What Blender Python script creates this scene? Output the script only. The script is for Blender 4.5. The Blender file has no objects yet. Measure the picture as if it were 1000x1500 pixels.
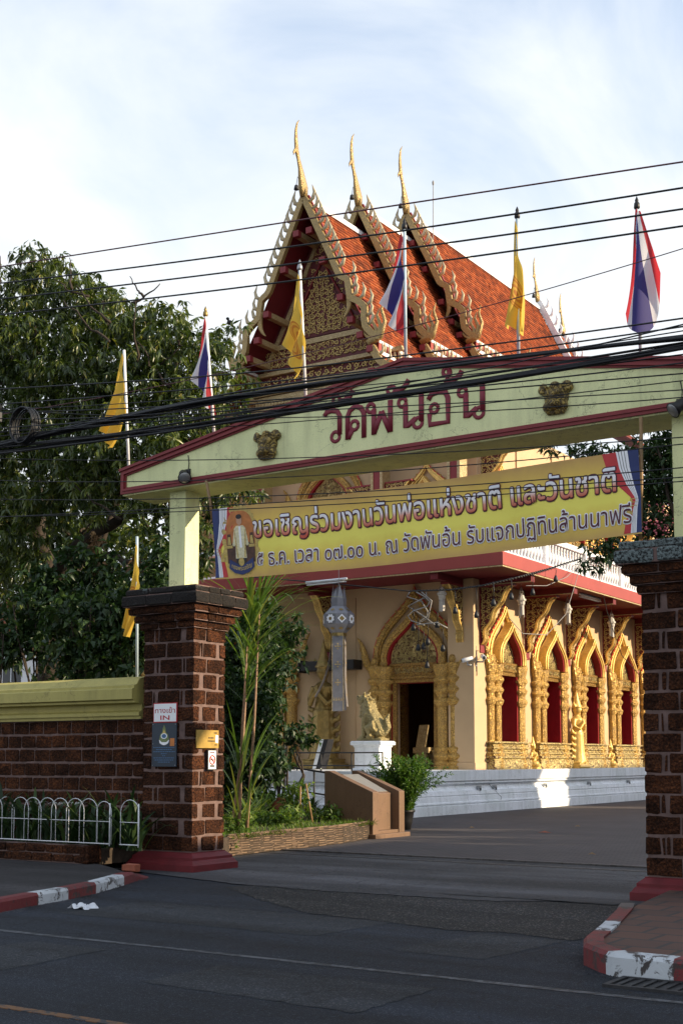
import bpy, math, random
import numpy as np
from mathutils import Vector, Matrix

random.seed(7)
RNG = np.random.default_rng(7)
R = math.radians
SC = bpy.context.scene
COL = SC.collection

# ------------------------------------------------------------------ camera
F_PX, YAW, PITCH, HZ, EYE = 1855.0, 33.2, 5.1, 1112.0, 1.6
PCY = HZ - F_PX * math.tan(R(PITCH))
cam_d = bpy.data.cameras.new('camera')
cam = bpy.data.objects.new('camera', cam_d)
COL.objects.link(cam)
cam.location = (0, 0, EYE)
cam.rotation_euler = (R(90 + PITCH), 0, R(YAW))
cam_d.sensor_fit = 'VERTICAL'
cam_d.sensor_height = 36.0
cam_d.lens = F_PX / 1500 * 36.0
cam_d.shift_y = (PCY - 750) / 1500
cam_d.clip_start = 0.1
cam_d.clip_end = 3000
SC.camera = cam

# ------------------------------------------------------------------ sky and sun
SUN_EL, SUN_AZ = 19.5, 20.0            # degrees; azimuth measured from +X towards +Y
world = bpy.data.worlds.new('World')
SC.world = world
world.use_nodes = True
wn, wl = world.node_tree.nodes, world.node_tree.links
wn.clear()
w_out = wn.new('ShaderNodeOutputWorld')
w_bg = wn.new('ShaderNodeBackground')
w_bg.inputs['Strength'].default_value = 0.12
sky = wn.new('ShaderNodeTexSky')
sky.sky_type = 'NISHITA'
sky.sun_disc = False
sky.sun_elevation = R(SUN_EL)
sky.sun_rotation = R(90 - SUN_AZ)
w_tc = wn.new('ShaderNodeTexCoord')
w_map = wn.new('ShaderNodeMapping')
w_map.inputs['Rotation'].default_value = (0.25, 0.5, 0.4)
w_map.inputs['Scale'].default_value = (3.0, 1.3, 4.0)
w_n1 = wn.new('ShaderNodeTexNoise')
w_n1.inputs['Scale'].default_value = 1.6
w_n1.inputs['Detail'].default_value = 9
w_n1.inputs['Roughness'].default_value = 0.55
w_n1.inputs['Distortion'].default_value = 0.7
w_sep = wn.new('ShaderNodeSeparateXYZ')
w_el = wn.new('ShaderNodeMapRange')      # more cloud towards the horizon
w_el.inputs['From Min'].default_value = 0.12
w_el.inputs['From Max'].default_value = 0.55
w_el.inputs['To Min'].default_value = 0.55
w_el.inputs['To Max'].default_value = 0.02
w_add = wn.new('ShaderNodeMath'); w_add.operation = 'ADD'
w_rmp = wn.new('ShaderNodeValToRGB')
w_rmp.color_ramp.elements[0].position = 0.42
w_rmp.color_ramp.elements[0].color = (0.36, 0.36, 0.36, 1)
w_rmp.color_ramp.elements[1].position = 0.80
w_mix = wn.new('ShaderNodeMixRGB')
w_mix.inputs['Color2'].default_value = (5.15, 5.4, 5.65, 1)
wl.new(w_tc.outputs['Generated'], w_map.inputs['Vector'])
wl.new(w_map.outputs['Vector'], w_n1.inputs['Vector'])
wl.new(w_tc.outputs['Generated'], w_sep.inputs[0])
wl.new(w_sep.outputs['Z'], w_el.inputs['Value'])
wl.new(w_n1.outputs['Fac'], w_add.inputs[0])
wl.new(w_el.outputs['Result'], w_add.inputs[1])
wl.new(w_add.outputs[0], w_rmp.inputs['Fac'])
wl.new(w_rmp.outputs['Color'], w_mix.inputs['Fac'])
w_gain = wn.new('ShaderNodeMixRGB'); w_gain.blend_type = 'MULTIPLY'; w_gain.inputs['Fac'].default_value = 1.0
w_gain.inputs['Color2'].default_value = (1.55, 1.62, 1.66, 1)
wl.new(sky.outputs['Color'], w_gain.inputs['Color1'])
wl.new(w_gain.outputs['Color'], w_mix.inputs['Color1'])
wl.new(w_mix.outputs['Color'], w_bg.inputs['Color'])
wl.new(w_bg.outputs[0], w_out.inputs['Surface'])

sun_d = bpy.data.lights.new('sun', 'SUN')
sun_d.energy = 5.0
sun_d.angle = R(0.7)
sun_d.color = (1.0, 0.81, 0.55)
sun = bpy.data.objects.new('sun', sun_d)
COL.objects.link(sun)
SUN_DIR = Vector((math.cos(R(SUN_EL)) * math.cos(R(SUN_AZ)), math.cos(R(SUN_EL)) * math.sin(R(SUN_AZ)), math.sin(R(SUN_EL))))
sun.rotation_euler = SUN_DIR.to_track_quat('Z', 'Y').to_euler()
sun.location = (30, 30, 40)

SC.view_settings.view_transform = 'Standard'
SC.view_settings.look = 'None'
SC.view_settings.exposure = 0.72
SC.view_settings.gamma = 1.0

# ------------------------------------------------------------------ where a sight line of the survey camera meets a plane
_fw = Vector((-math.sin(R(YAW)) * math.cos(R(PITCH)), math.cos(R(YAW)) * math.cos(R(PITCH)), math.sin(R(PITCH))))
_rt = Vector((math.cos(R(YAW)), math.sin(R(YAW)), 0))
_up = _rt.cross(_fw)
def ray(x, y): return _fw + _rt * ((x - 500) / F_PX) - _up * ((y - PCY) / F_PX)
def atY(x, y, Y):
    r = ray(x, y); return Vector((0, 0, EYE)) + r * (Y / r.y)
def atX(x, y, X):
    r = ray(x, y); return Vector((0, 0, EYE)) + r * (X / r.x)
def atZ(x, y, Z=0.0):
    r = ray(x, y); return Vector((0, 0, EYE)) + r * ((Z - EYE) / r.z)

# ------------------------------------------------------------------ materials
MATS = {}
def mat(name):
    m = bpy.data.materials.new(name); m.use_nodes = True
    nt = m.node_tree; nt.nodes.clear()
    o = nt.nodes.new('ShaderNodeOutputMaterial'); b = nt.nodes.new('ShaderNodeBsdfPrincipled')
    nt.links.new(b.outputs[0], o.inputs[0])
    MATS[name] = m
    return m, nt, b, o
def nd(nt, t, **kw):
    n = nt.nodes.new(t)
    for k, v in kw.items():
        if k in n.inputs: n.inputs[k].default_value = v
        else: setattr(n, k, v)
    return n
def noise(nt, scale, detail=4, rough=0.55, dist=0.0, vec=None):
    n = nd(nt, 'ShaderNodeTexNoise', Scale=scale, Detail=detail, Roughness=rough, Distortion=dist)
    if vec is None:
        vec = nt.nodes.new('ShaderNodeTexCoord').outputs['Object']
    nt.links.new(vec, n.inputs['Vector'])
    return n
def ramp(nt, src, stops):
    r = nt.nodes.new('ShaderNodeValToRGB')
    while len(r.color_ramp.elements) < len(stops): r.color_ramp.elements.new(0.5)
    for e, (p, c) in zip(r.color_ramp.elements, stops):
        e.position = p; e.color = (c[0], c[1], c[2], 1) if not isinstance(c, (int, float)) else (c, c, c, 1)
    nt.links.new(src, r.inputs['Fac'])
    return r
def bump(nt, b, src, strength=0.3, dist=0.02):
    n = nd(nt, 'ShaderNodeBump', Strength=strength, Distance=dist)
    nt.links.new(src, n.inputs['Height']); nt.links.new(n.outputs[0], b.inputs['Normal'])
def paint(name, c, var=0.15, rough=0.6, scale=3.0, metallic=0.0, bmp=0.15, fine=60.0, spec=0.4):
    """a painted or plain surface: broad blotches, fine grain"""
    m, nt, b, o = mat(name)
    n = noise(nt, scale, 6, 0.6, 0.3)
    d = tuple(x * (1 - var) for x in c); l = tuple(min(1, x * (1 + var)) for x in c)
    r = ramp(nt, n.outputs['Fac'], [(0.3, d), (0.7, l)])
    nt.links.new(r.outputs[0], b.inputs['Base Color'])
    b.inputs['Roughness'].default_value = rough; b.inputs['Metallic'].default_value = metallic
    b.inputs['Specular IOR Level'].default_value = spec
    if bmp:
        f = noise(nt, fine, 3); bump(nt, b, f.outputs['Fac'], bmp, 0.01)
    return m

# carved and gilded plaster: scrolls with red paint in the hollows
def gilt(name, gold=(0.68, 0.43, 0.12), deep=(0.10, 0.03, 0.012), scale=5.0, lines=3.0, metallic=0.35, lo=0.28, hi=0.48, strength=0.8, dist=0.05, rough=0.36):
    m, nt, b, o = mat(name)
    n = noise(nt, scale, 2.0, 0.45, 1.2)
    mu = nd(nt, 'ShaderNodeMath', operation='MULTIPLY'); mu.inputs[1].default_value = lines
    nt.links.new(n.outputs['Fac'], mu.inputs[0])
    pp = nd(nt, 'ShaderNodeMath', operation='PINGPONG'); pp.inputs[1].default_value = 0.5
    nt.links.new(mu.outputs[0], pp.inputs[0])
    d2 = nd(nt, 'ShaderNodeMath', operation='MULTIPLY'); d2.inputs[1].default_value = 2.0
    nt.links.new(pp.outputs[0], d2.inputs[0])
    f = noise(nt, scale * 7, 3, 0.6)
    a = nd(nt, 'ShaderNodeMath', operation='MULTIPLY_ADD'); a.inputs[1].default_value = 0.35
    nt.links.new(f.outputs['Fac'], a.inputs[0]); nt.links.new(d2.outputs[0], a.inputs[2])
    s = nd(nt, 'ShaderNodeMath', operation='SUBTRACT'); s.inputs[1].default_value = 0.17
    nt.links.new(a.outputs[0], s.inputs[0])
    r = ramp(nt, s.outputs[0], [(lo, deep), (hi, gold)])
    mr = ramp(nt, s.outputs[0], [(lo, 0.0), (hi, metallic)])
    nt.links.new(r.outputs[0], b.inputs['Base Color']); nt.links.new(mr.outputs[0], b.inputs['Metallic'])
    b.inputs['Roughness'].default_value = rough
    bump(nt, b, s.outputs[0], strength, dist)
    return m

gilt('gilt', deep=(0.28, 0.15, 0.035), scale=13, lines=2.2, lo=0.05, hi=0.45, dist=0.03, strength=0.9, rough=0.3, metallic=.5)
gilt('gilt_fine', deep=(0.24, 0.10, 0.03), scale=20, lines=2.2, lo=0.08, hi=0.42, dist=0.045, strength=1.0, rough=0.3, metallic=.5)
gilt('gilt_red', gold=(0.56, 0.44, 0.19), deep=(0.13, 0.012, 0.018), scale=5.0, lines=3.2, lo=0.34, hi=0.46, dist=0.05, metallic=.3)
gilt('gilt_panel', gold=(0.54, 0.42, 0.17), deep=(0.11, 0.035, 0.02), scale=8, lines=2.8, lo=0.22, hi=0.40, dist=0.05, metallic=.4)
gilt('gilt_pale', gold=(0.50, 0.40, 0.22), deep=(0.30, 0.20, 0.08), scale=16, lines=2.0, lo=0.1, hi=0.4, metallic=0.35, dist=0.015, strength=0.5, rough=0.45)
gilt('mosaic_gold', gold=(0.46, 0.33, 0.12), deep=(0.24, 0.15, 0.06), scale=26, lines=2.0, lo=0.05, hi=0.5, metallic=0.5, dist=0.012, strength=0.6, rough=0.3)
gilt('gold_smooth', gold=(.36,.29,.13), deep=(.20,.15,.06), scale=22, lines=1.6, lo=.0, hi=.5, dist=.025, metallic=.5, rough=.42, strength=.7)
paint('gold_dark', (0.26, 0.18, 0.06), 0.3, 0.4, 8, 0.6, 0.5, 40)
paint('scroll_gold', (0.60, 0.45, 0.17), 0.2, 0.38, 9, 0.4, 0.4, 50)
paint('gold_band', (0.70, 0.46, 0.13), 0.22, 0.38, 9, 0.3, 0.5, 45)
paint('panel_red', (0.10, 0.014, 0.016), 0.3, 0.6, 6)
paint('cream_wall', (0.50, 0.35, 0.205), 0.05, 0.75, 1.2, bmp=0.12, fine=120)
paint('maroon', (0.20, 0.022, 0.026), 0.12, 0.55, 3)
paint('maroon_dark', (0.085, 0.008, 0.012), 0.12, 0.6, 3)
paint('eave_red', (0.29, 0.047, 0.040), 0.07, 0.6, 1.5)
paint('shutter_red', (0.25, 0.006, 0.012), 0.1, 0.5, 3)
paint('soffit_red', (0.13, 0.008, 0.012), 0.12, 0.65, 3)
paint('bright_red', (0.5, 0.02, 0.02), 0.1, 0.5, 5)
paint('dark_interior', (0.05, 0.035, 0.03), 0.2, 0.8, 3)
paint('black_wood', (0.012, 0.011, 0.012), 0.3, 0.45, 8)
paint('black_cable', (0.010, 0.011, 0.014), 0.3, 0.5, 20, bmp=0)
paint('red_cable', (0.10, 0.03, 0.04), 0.3, 0.5, 20, bmp=0)
paint('grey_wire', (0.25, 0.24, 0.23), 0.2, 0.5, 20, bmp=0)
paint('white_enamel', (0.66, 0.68, 0.71), 0.12, 0.4, 8, bmp=0.05)
paint('grey_metal', (0.35, 0.36, 0.37), 0.15, 0.35, 10, 0.6, 0.05)
paint('pale_blue_steel', (0.42, 0.52, 0.60), 0.12, 0.4, 6, 0.1, 0.05)
paint('cast_iron', (0.03, 0.03, 0.032), 0.3, 0.6, 12, 0.3, 0.3)
paint('red_base', (0.12, 0.009, 0.013), 0.25, 0.6, 3)
paint('terracotta', (0.25, 0.07, 0.035), 0.25, 0.7, 6)
paint('bamboo', (0.24, 0.15, 0.07), 0.25, 0.6, 14)
paint('plaque_stone', (0.20, 0.20, 0.20), 0.12, 0.3, 10)
paint('sign_white', (0.78, 0.80, 0.82), 0.03, 0.4, 4, bmp=0)
paint('sign_red', (0.42, 0.02, 0.03), 0.08, 0.4, 4, bmp=0)
paint('letter_maroon', (0.20, 0.018, 0.035), 0.12, 0.55, 6, bmp=0.1)
paint('sign_navy', (0.016, 0.03, 0.05), 0.1, 0.35, 6, bmp=0)
paint('print_navy', (0.015, 0.03, 0.13), 0.1, 0.5, 6, bmp=0)
paint('print_blue', (0.05, 0.13, 0.26), 0.1, 0.4, 6, bmp=0)
paint('print_green', (0.16, 0.20, 0.08), 0.3, 0.5, 40, bmp=0)
paint('print_gold', (0.50, 0.36, 0.10), 0.3, 0.5, 30, bmp=0)
paint('print_white', (0.86, 0.86, 0.89), 0.03, 0.5, 6, bmp=0)
paint('print_red', (0.5, 0.03, 0.035), 0.1, 0.5, 6, bmp=0)
paint('print_maroon', (0.085, 0.010, 0.025), 0.1, 0.5, 6, bmp=0)
paint('print_skin', (0.52, 0.30, 0.19), 0.1, 0.5, 6, bmp=0)
paint('print_brown', (0.07, 0.025, 0.012), 0.5, 0.5, 14, bmp=0)
paint('print_robe', (0.66, 0.60, 0.38), 0.25, 0.5, 30, bmp=0)
paint('print_orange', (0.50, 0.17, 0.04), 0.3, 0.5, 6, bmp=0)
paint('brass_plate', (0.50, 0.33, 0.09), 0.15, 0.35, 10, 0.4, 0.02)
paint('bag_plastic', (0.62, 0.64, 0.68), 0.1, 0.35, 10)
paint('feather_black', (0.012, 0.012, 0.014), 0.3, 0.6, 20, bmp=0)
paint('bark', (0.034, 0.024, 0.017), 0.4, 0.9, 5, bmp=1.0, fine=18)
paint('twig', (0.11, 0.075, 0.045), 0.4, 0.9, 8, bmp=0.5, fine=30)
paint('cane', (0.26, 0.16, 0.10), 0.4, 0.6, 10, bmp=0.2, fine=30)
paint('soil', (0.045, 0.032, 0.022), 0.4, 0.95, 8, bmp=1.0, fine=25)
paint('lantern_silver', (0.20, 0.20, 0.225), 0.12, 0.45, 9, 0.15, 0.1)
paint('lantern_white', (0.50, 0.47, 0.43), 0.08, 0.7, 9)
paint('blocker_wall', (0.50, 0.47, 0.42), 0.1, 0.8, 1)  # walls of the unseen added blocks
paint('house_white', (0.75, 0.75, 0.76), 0.05, 0.7, 1)
paint('window_dark', (0.03, 0.035, 0.04), 0.2, 0.2, 2, bmp=0)
paint('petal_pink', (0.62, 0.16, 0.20), 0.25, 0.6, 10, bmp=0)
paint('petal_white', (0.72, 0.72, 0.70), 0.05, 0.6, 10, bmp=0)
paint('petal_orange', (0.62, 0.30, 0.08), 0.25, 0.6, 10, bmp=0)

# pale lime paint of the gateway, streaked and faintly stained
def lime(name, c):
    m, nt, b, o = mat(name)
    tc = nt.nodes.new('ShaderNodeTexCoord')
    mp = nd(nt, 'ShaderNodeMapping'); mp.inputs['Scale'].default_value = (6, 6, 0.7)
    nt.links.new(tc.outputs['Object'], mp.inputs[0])
    n1 = noise(nt, 1.0, 6, 0.6, 0.4, mp.outputs[0]); n2 = noise(nt, 1.1, 5, 0.6)
    r1 = ramp(nt, n1.outputs['Fac'], [(0.22, tuple(x * 0.66 for x in c)), (0.36, tuple(x * 0.88 for x in c)), (0.55, c)])
    r2 = ramp(nt, n2.outputs['Fac'], [(0.3, (0.84, 0.86, 0.83)), (0.6, (1, 1, 1))])
    mx = nd(nt, 'ShaderNodeMixRGB', blend_type='MULTIPLY'); mx.inputs[0].default_value = 1
    nt.links.new(r1.outputs[0], mx.inputs[1]); nt.links.new(r2.outputs[0], mx.inputs[2])
    n3 = noise(nt, 0.7, 7, 0.65, 0.3); sb_ = nd(nt, 'ShaderNodeMath', operation='SUBTRACT'); sb_.inputs[1].default_value = 0.5; nt.links.new(n3.outputs['Fac'], sb_.inputs[0])
    ab = nd(nt, 'ShaderNodeMath', operation='ABSOLUTE'); nt.links.new(sb_.outputs[0], ab.inputs[0]); ck = ramp(nt, ab.outputs[0], [(0.0, 0.55), (0.004, 1.0)])
    n4 = noise(nt, 70, 3, 0.8); sp4 = ramp(nt, n4.outputs['Fac'], [(0.3, 0.8), (0.5, 1.0)])
    for extra in (ck, sp4):
        m2 = nd(nt, 'ShaderNodeMixRGB', blend_type='MULTIPLY'); m2.inputs[0].default_value = 1
        nt.links.new(mx.outputs[0], m2.inputs[1]); nt.links.new(extra.outputs[0], m2.inputs[2]); mx = m2
    nt.links.new(mx.outputs[0], b.inputs['Base Color'])
    b.inputs['Roughness'].default_value = 0.6
    f = noise(nt, 25, 4); bump(nt, b, f.outputs['Fac'], 0.25, 0.01)
lime('lime', (0.78, 0.80, 0.42))
lime('white_plaster', (0.82, 0.84, 0.88))
lime('granite', (0.165, 0.092, 0.052))
lime('lime_coping', (0.44, 0.38, 0.11))

def laterite():
    m, nt, b, o = mat('laterite')
    v = nd(nt, 'ShaderNodeTexVoronoi', Scale=26.0); tc = nt.nodes.new('ShaderNodeTexCoord')
    nt.links.new(tc.outputs['Object'], v.inputs['Vector'])
    n = noise(nt, 2.6, 8, 0.7, 0.5); n2 = noise(nt, 38, 6, 0.75)
    r = ramp(nt, n2.outputs['Fac'], [(0.36, (0.016, 0.010, 0.008)), (0.53, (0.068, 0.028, 0.015)), (0.74, (0.22, 0.09, 0.034))])
    r2 = ramp(nt, n.outputs['Fac'], [(0.35, (0.45, 0.42, 0.42)), (0.65, (1.15, 1.1, 1.05))])
    mx = nd(nt, 'ShaderNodeMixRGB', blend_type='MULTIPLY'); mx.inputs[0].default_value = 1
    nt.links.new(r.outputs[0], mx.inputs[1]); nt.links.new(r2.outputs[0], mx.inputs[2])
    vb = nd(nt, 'ShaderNodeTexVoronoi', Scale=3.4); nt.links.new(tc.outputs['Object'], vb.inputs['Vector']); vs_ = nd(nt, 'ShaderNodeSeparateColor'); nt.links.new(vb.outputs['Color'], vs_.inputs[0])
    r4 = ramp(nt, vs_.outputs[0], [(0.0, (0.55, 0.52, 0.50)), (0.6, (1.0, 0.95, 0.92)), (1.0, (1.5, 1.35, 1.2))]); m4 = nd(nt, 'ShaderNodeMixRGB', blend_type='MULTIPLY'); m4.inputs[0].default_value = 1
    nt.links.new(mx.outputs[0], m4.inputs[1]); nt.links.new(r4.outputs[0], m4.inputs[2]); mx = m4
    nt.links.new(mx.outputs[0], b.inputs['Base Color'])
    b.inputs['Roughness'].default_value = 0.95; b.inputs['Specular IOR Level'].default_value = 0.15
    a = nd(nt, 'ShaderNodeMath', operation='ADD')
    nt.links.new(n2.outputs['Fac'], a.inputs[0]); nt.links.new(v.outputs['Distance'], a.inputs[1])
    bump(nt, b, a.outputs[0], 1.0, 0.03)
laterite()
paint('mortar', (0.145, 0.095, 0.085), 0.35, 0.95, 6, bmp=0.6, fine=40)
# weathered cap of the pillars: black algae, pale lichen
def weathered(name, lich):
    m, nt, b, o = mat(name)
    n = noise(nt, 5, 8, 0.75, 0.3); n2 = noise(nt, 30, 6, 0.7)
    r = ramp(nt, n2.outputs['Fac'], [(0.40, (0.004, 0.0035, 0.004)), (0.62, (0.016, 0.011, 0.009)), (0.8, (0.06, 0.032, 0.02))])
    f = ramp(nt, n.outputs['Fac'], [(lich, 0.0), (lich + 0.09, 1.0)])
    f2 = ramp(nt, n2.outputs['Fac'], [(0.42, 0.0), (0.56, 1.0)])
    mm = nd(nt, 'ShaderNodeMath', operation='MULTIPLY'); nt.links.new(f.outputs[0], mm.inputs[0]); nt.links.new(f2.outputs[0], mm.inputs[1])
    mx = nd(nt, 'ShaderNodeMixRGB'); nt.links.new(mm.outputs[0], mx.inputs[0]); nt.links.new(r.outputs[0], mx.inputs[1])
    mx.inputs[2].default_value = (0.20, 0.25, 0.25, 1)
    nt.links.new(mx.outputs[0], b.inputs['Base Color']); b.inputs['Roughness'].default_value = 0.95
    bump(nt, b, n2.outputs['Fac'], 1.0, 0.04)
weathered('cap_dark', 0.60)
weathered('cap_lichen', 0.36)

def tinted(name, stops, rough=0.5, trans=0.0, spec=0.4, bmp=None, stain=False):
    """colour picked by the per-face random number stored on the mesh (leaves, tiles)"""
    m, nt, b, o = mat(name)
    at = nd(nt, 'ShaderNodeAttribute', attribute_name='rnd')
    r = ramp(nt, at.outputs['Fac'], stops)
    nt.links.new(r.outputs[0], b.inputs['Base Color'])
    b.inputs['Roughness'].default_value = rough; b.inputs['Specular IOR Level'].default_value = spec
    if trans:
        t = nt.nodes.new('ShaderNodeBsdfTranslucent')
        br = nd(nt, 'ShaderNodeMixRGB', blend_type='MULTIPLY'); br.inputs[0].default_value = 1
        nt.links.new(r.outputs[0], br.inputs[1]); br.inputs[2].default_value = (1.6, 1.7, 0.7, 1)
        nt.links.new(br.outputs[0], t.inputs['Color'])
        mx = nt.nodes.new('ShaderNodeMixShader'); mx.inputs[0].default_value = trans
        nt.links.new(b.outputs[0], mx.inputs[1]); nt.links.new(t.outputs[0], mx.inputs[2]); nt.links.new(mx.outputs[0], o.inputs[0])
    if bmp:
        f = noise(nt, bmp, 3); bump(nt, b, f.outputs['Fac'], 0.3, 0.01)
    if stain:     # patches of dark weathering
        n = noise(nt, 0.9, 7, 0.68, 0.5); r3 = ramp(nt, n.outputs['Fac'], [(0.30, (0.5, 0.47, 0.46)), (0.50, (1, 1, 1))])
        mx = nd(nt, 'ShaderNodeMixRGB', blend_type='MULTIPLY'); mx.inputs[0].default_value = 1
        nt.links.new(r.outputs[0], mx.inputs[1]); nt.links.new(r3.outputs[0], mx.inputs[2]); nt.links.new(mx.outputs[0], b.inputs['Base Color'])
tinted('mango_leaf', [(0.0, (0.018, 0.033, 0.008)), (0.5, (0.047, 0.074, 0.015)), (0.86, (0.135, 0.165, 0.032)), (1.0, (0.22, 0.17, 0.05))], 0.34, 0.28, 0.5)
tinted('bush_leaf', [(0.0, (0.012, 0.028, 0.010)), (0.6, (0.025, 0.055, 0.018)), (1.0, (0.06, 0.10, 0.025))], 0.45, 0.25)
tinted('cane_leaf', [(0.0, (0.05, 0.10, 0.02)), (0.7, (0.10, 0.17, 0.035)), (1.0, (0.24, 0.25, 0.07))], 0.5, 0.35)
tinted('light_leaf', [(0.0, (0.05, 0.10, 0.02)), (0.6, (0.10, 0.17, 0.03)), (1.0, (0.20, 0.24, 0.05))], 0.5, 0.35)
tinted('lily_leaf', [(0.0, (0.012, 0.030, 0.012)), (0.7, (0.028, 0.06, 0.02)), (1.0, (0.07, 0.11, 0.03))], 0.4, 0.2)
tinted('fern_leaf', [(0.0, (0.035, 0.085, 0.015)), (0.7, (0.075, 0.16, 0.025)), (1.0, (0.15, 0.22, 0.04))], 0.5, 0.3)
tinted('grass_blade', [(0.0, (0.05, 0.10, 0.015)), (0.7, (0.11, 0.19, 0.03)), (1.0, (0.22, 0.22, 0.07))], 0.6, 0.3)
tinted('dry_leaf', [(0.0, (0.08, 0.04, 0.018)), (1.0, (0.22, 0.13, 0.05))], 0.7)
tinted('roof_tile', [(0.0, (0.11, 0.025, 0.010)), (0.5, (0.28, 0.058, 0.016)), (1.0, (0.42, 0.12, 0.038))], 0.7, bmp=40, spec=0.2, stain=True)
tinted('wattle', [(0.0, (0.055, 0.036, 0.026)), (1.0, (0.19, 0.125, 0.08))], 0.85, bmp=60)

# ---- ground materials
def asphalt(name, c, speck, speck_amt, patch=0.35, coarse=130.0):
    m, nt, b, o = mat(name)
    n = noise(nt, 0.45, 7, 0.62, 0.6); n2 = noise(nt, coarse, 3, 0.7)
    tc = nt.nodes.new('ShaderNodeTexCoord')
    v = nd(nt, 'ShaderNodeTexVoronoi', Scale=coarse * 0.45); nt.links.new(tc.outputs['Object'], v.inputs['Vector'])
    r = ramp(nt, n.outputs['Fac'], [(0.28, tuple(x * (1 - patch) for x in c)), (0.72, tuple(x * (1 + patch) for x in c))])
    sv = nd(nt, 'ShaderNodeSeparateColor'); nt.links.new(v.outputs['Color'], sv.inputs[0])
    f = ramp(nt, sv.outputs[0], [(1 - speck_amt, 0.0), (min(1, 1 - speck_amt + 0.05), 1.0)])
    mx = nd(nt, 'ShaderNodeMixRGB'); nt.links.new(f.outputs[0], mx.inputs[0]); nt.links.new(r.outputs[0], mx.inputs[1]); mx.inputs[2].default_value = (*speck, 1)
    # thin wandering cracks
    n3 = noise(nt, 0.9, 6, 0.6, 0.2)
    s = nd(nt, 'ShaderNodeMath', operation='SUBTRACT'); s.inputs[1].default_value = 0.5; nt.links.new(n3.outputs['Fac'], s.inputs[0])
    ab = nd(nt, 'ShaderNodeMath', operation='ABSOLUTE'); nt.links.new(s.outputs[0], ab.inputs[0])
    ck = ramp(nt, ab.outputs[0], [(0.0, 0.25), (0.007, 1.0)])
    m2 = nd(nt, 'ShaderNodeMixRGB', blend_type='MULTIPLY'); m2.inputs[0].default_value = 1
    nt.links.new(mx.outputs[0], m2.inputs[1]); nt.links.new(ck.outputs[0], m2.inputs[2])
    mp = nd(nt, 'ShaderNodeMapping'); mp.inputs['Scale'].default_value = (0.12, 1.3, 1); nt.links.new(tc.outputs['Object'], mp.inputs[0])
    n5 = noise(nt, 1.0, 5, 0.6, 0.3, mp.outputs[0]); r5 = ramp(nt, n5.outputs['Fac'], [(0.32, 0.55), (0.5, 1.0), (0.68, 1.7)])
    n6 = noise(nt, 1.7, 4, 0.6, 0.8); r6 = ramp(nt, n6.outputs['Fac'], [(0.27, 0.5), (0.36, 1.0)])
    for extra in (r5, r6):
        m3 = nd(nt, 'ShaderNodeMixRGB', blend_type='MULTIPLY'); m3.inputs[0].default_value = 1
        nt.links.new(m2.outputs[0], m3.inputs[1]); nt.links.new(extra.outputs[0], m3.inputs[2]); m2 = m3
    nt.links.new(m2.outputs[0], b.inputs['Base Color']); b.inputs['Roughness'].default_value = 0.8
    b.inputs['Specular IOR Level'].default_value = 0.3
    bump(nt, b, n2.outputs['Fac'], 0.6, 0.012)
asphalt('asphalt', (0.0088, 0.0128, 0.0208), (0.05, 0.058, 0.07), 0.10, 0.32, 240.0)
asphalt('asphalt_old', (0.0155, 0.0185, 0.0235), (0.06, 0.062, 0.066), 0.14, 0.35, 200.0)
asphalt('rough_asphalt', (0.012, 0.0125, 0.0145), (0.12, 0.11, 0.095), 0.13, 0.4, 150.0)
asphalt('apron_concrete', (0.050, 0.050, 0.056), (0.09, 0.085, 0.085), 0.1, 0.42, 90.0)
asphalt('pavement_dark', (0.030, 0.028, 0.030), (0.05, 0.045, 0.045), 0.1, 0.3)
def pavers(name, c1, c2, mortar_c, sx, sy, ms=0.02):
    m, nt, b, o = mat(name)
    tc = nt.nodes.new('ShaderNodeTexCoord')
    br = nd(nt, 'ShaderNodeTexBrick', Scale=1.0); br.inputs['Brick Width'].default_value = sx; br.inputs['Row Height'].default_value = sy
    br.inputs['Mortar Size'].default_value = ms * sy; br.inputs['Color1'].default_value = (*c1, 1); br.inputs['Color2'].default_value = (*c2, 1); br.inputs['Mortar'].default_value = (*mortar_c, 1)
    nt.links.new(tc.outputs['Object'], br.inputs['Vector'])
    n = noise(nt, 0.6, 6, 0.65, 0.4); r = ramp(nt, n.outputs['Fac'], [(0.3, 0.68), (0.7, 1.15)])
    mx = nd(nt, 'ShaderNodeMixRGB', blend_type='MULTIPLY'); mx.inputs[0].default_value = 1
    nt.links.new(br.outputs['Color'], mx.inputs[1]); nt.links.new(r.outputs[0], mx.inputs[2])
    nt.links.new(mx.outputs[0], b.inputs['Base Color']); b.inputs['Roughness'].default_value = 0.8
    bump(nt, b, br.outputs['Fac'], -0.4, 0.01)
pavers('court_pavers', (0.074, 0.059, 0.061), (0.052, 0.043, 0.047), (0.018, 0.017, 0.019), 0.24, 0.12, 0.12)
pavers('pavement_tiles', (0.10, 0.043, 0.028), (0.07, 0.034, 0.025), (0.03, 0.026, 0.024), 0.4, 0.4, 0.05)
def chipped(name, c, under, thr=0.40, sc=7.0):
    m, nt, b, o = mat(name)
    n = noise(nt, sc, 8, 0.72, 0.6)
    r = ramp(nt, n.outputs['Fac'], [(thr - 0.02, under), (thr + 0.03, c)])
    n2 = noise(nt, 1.3, 4); r2 = ramp(nt, n2.outputs['Fac'], [(0.3, 0.7), (0.6, 1.0)])
    mx = nd(nt, 'ShaderNodeMixRGB', blend_type='MULTIPLY'); mx.inputs[0].default_value = 1
    nt.links.new(r.outputs[0], mx.inputs[1]); nt.links.new(r2.outputs[0], mx.inputs[2])
    nt.links.new(mx.outputs[0], b.inputs['Base Color']); b.inputs['Roughness'].default_value = 0.65
    bump(nt, b, n.outputs['Fac'], 0.5, 0.02)
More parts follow.
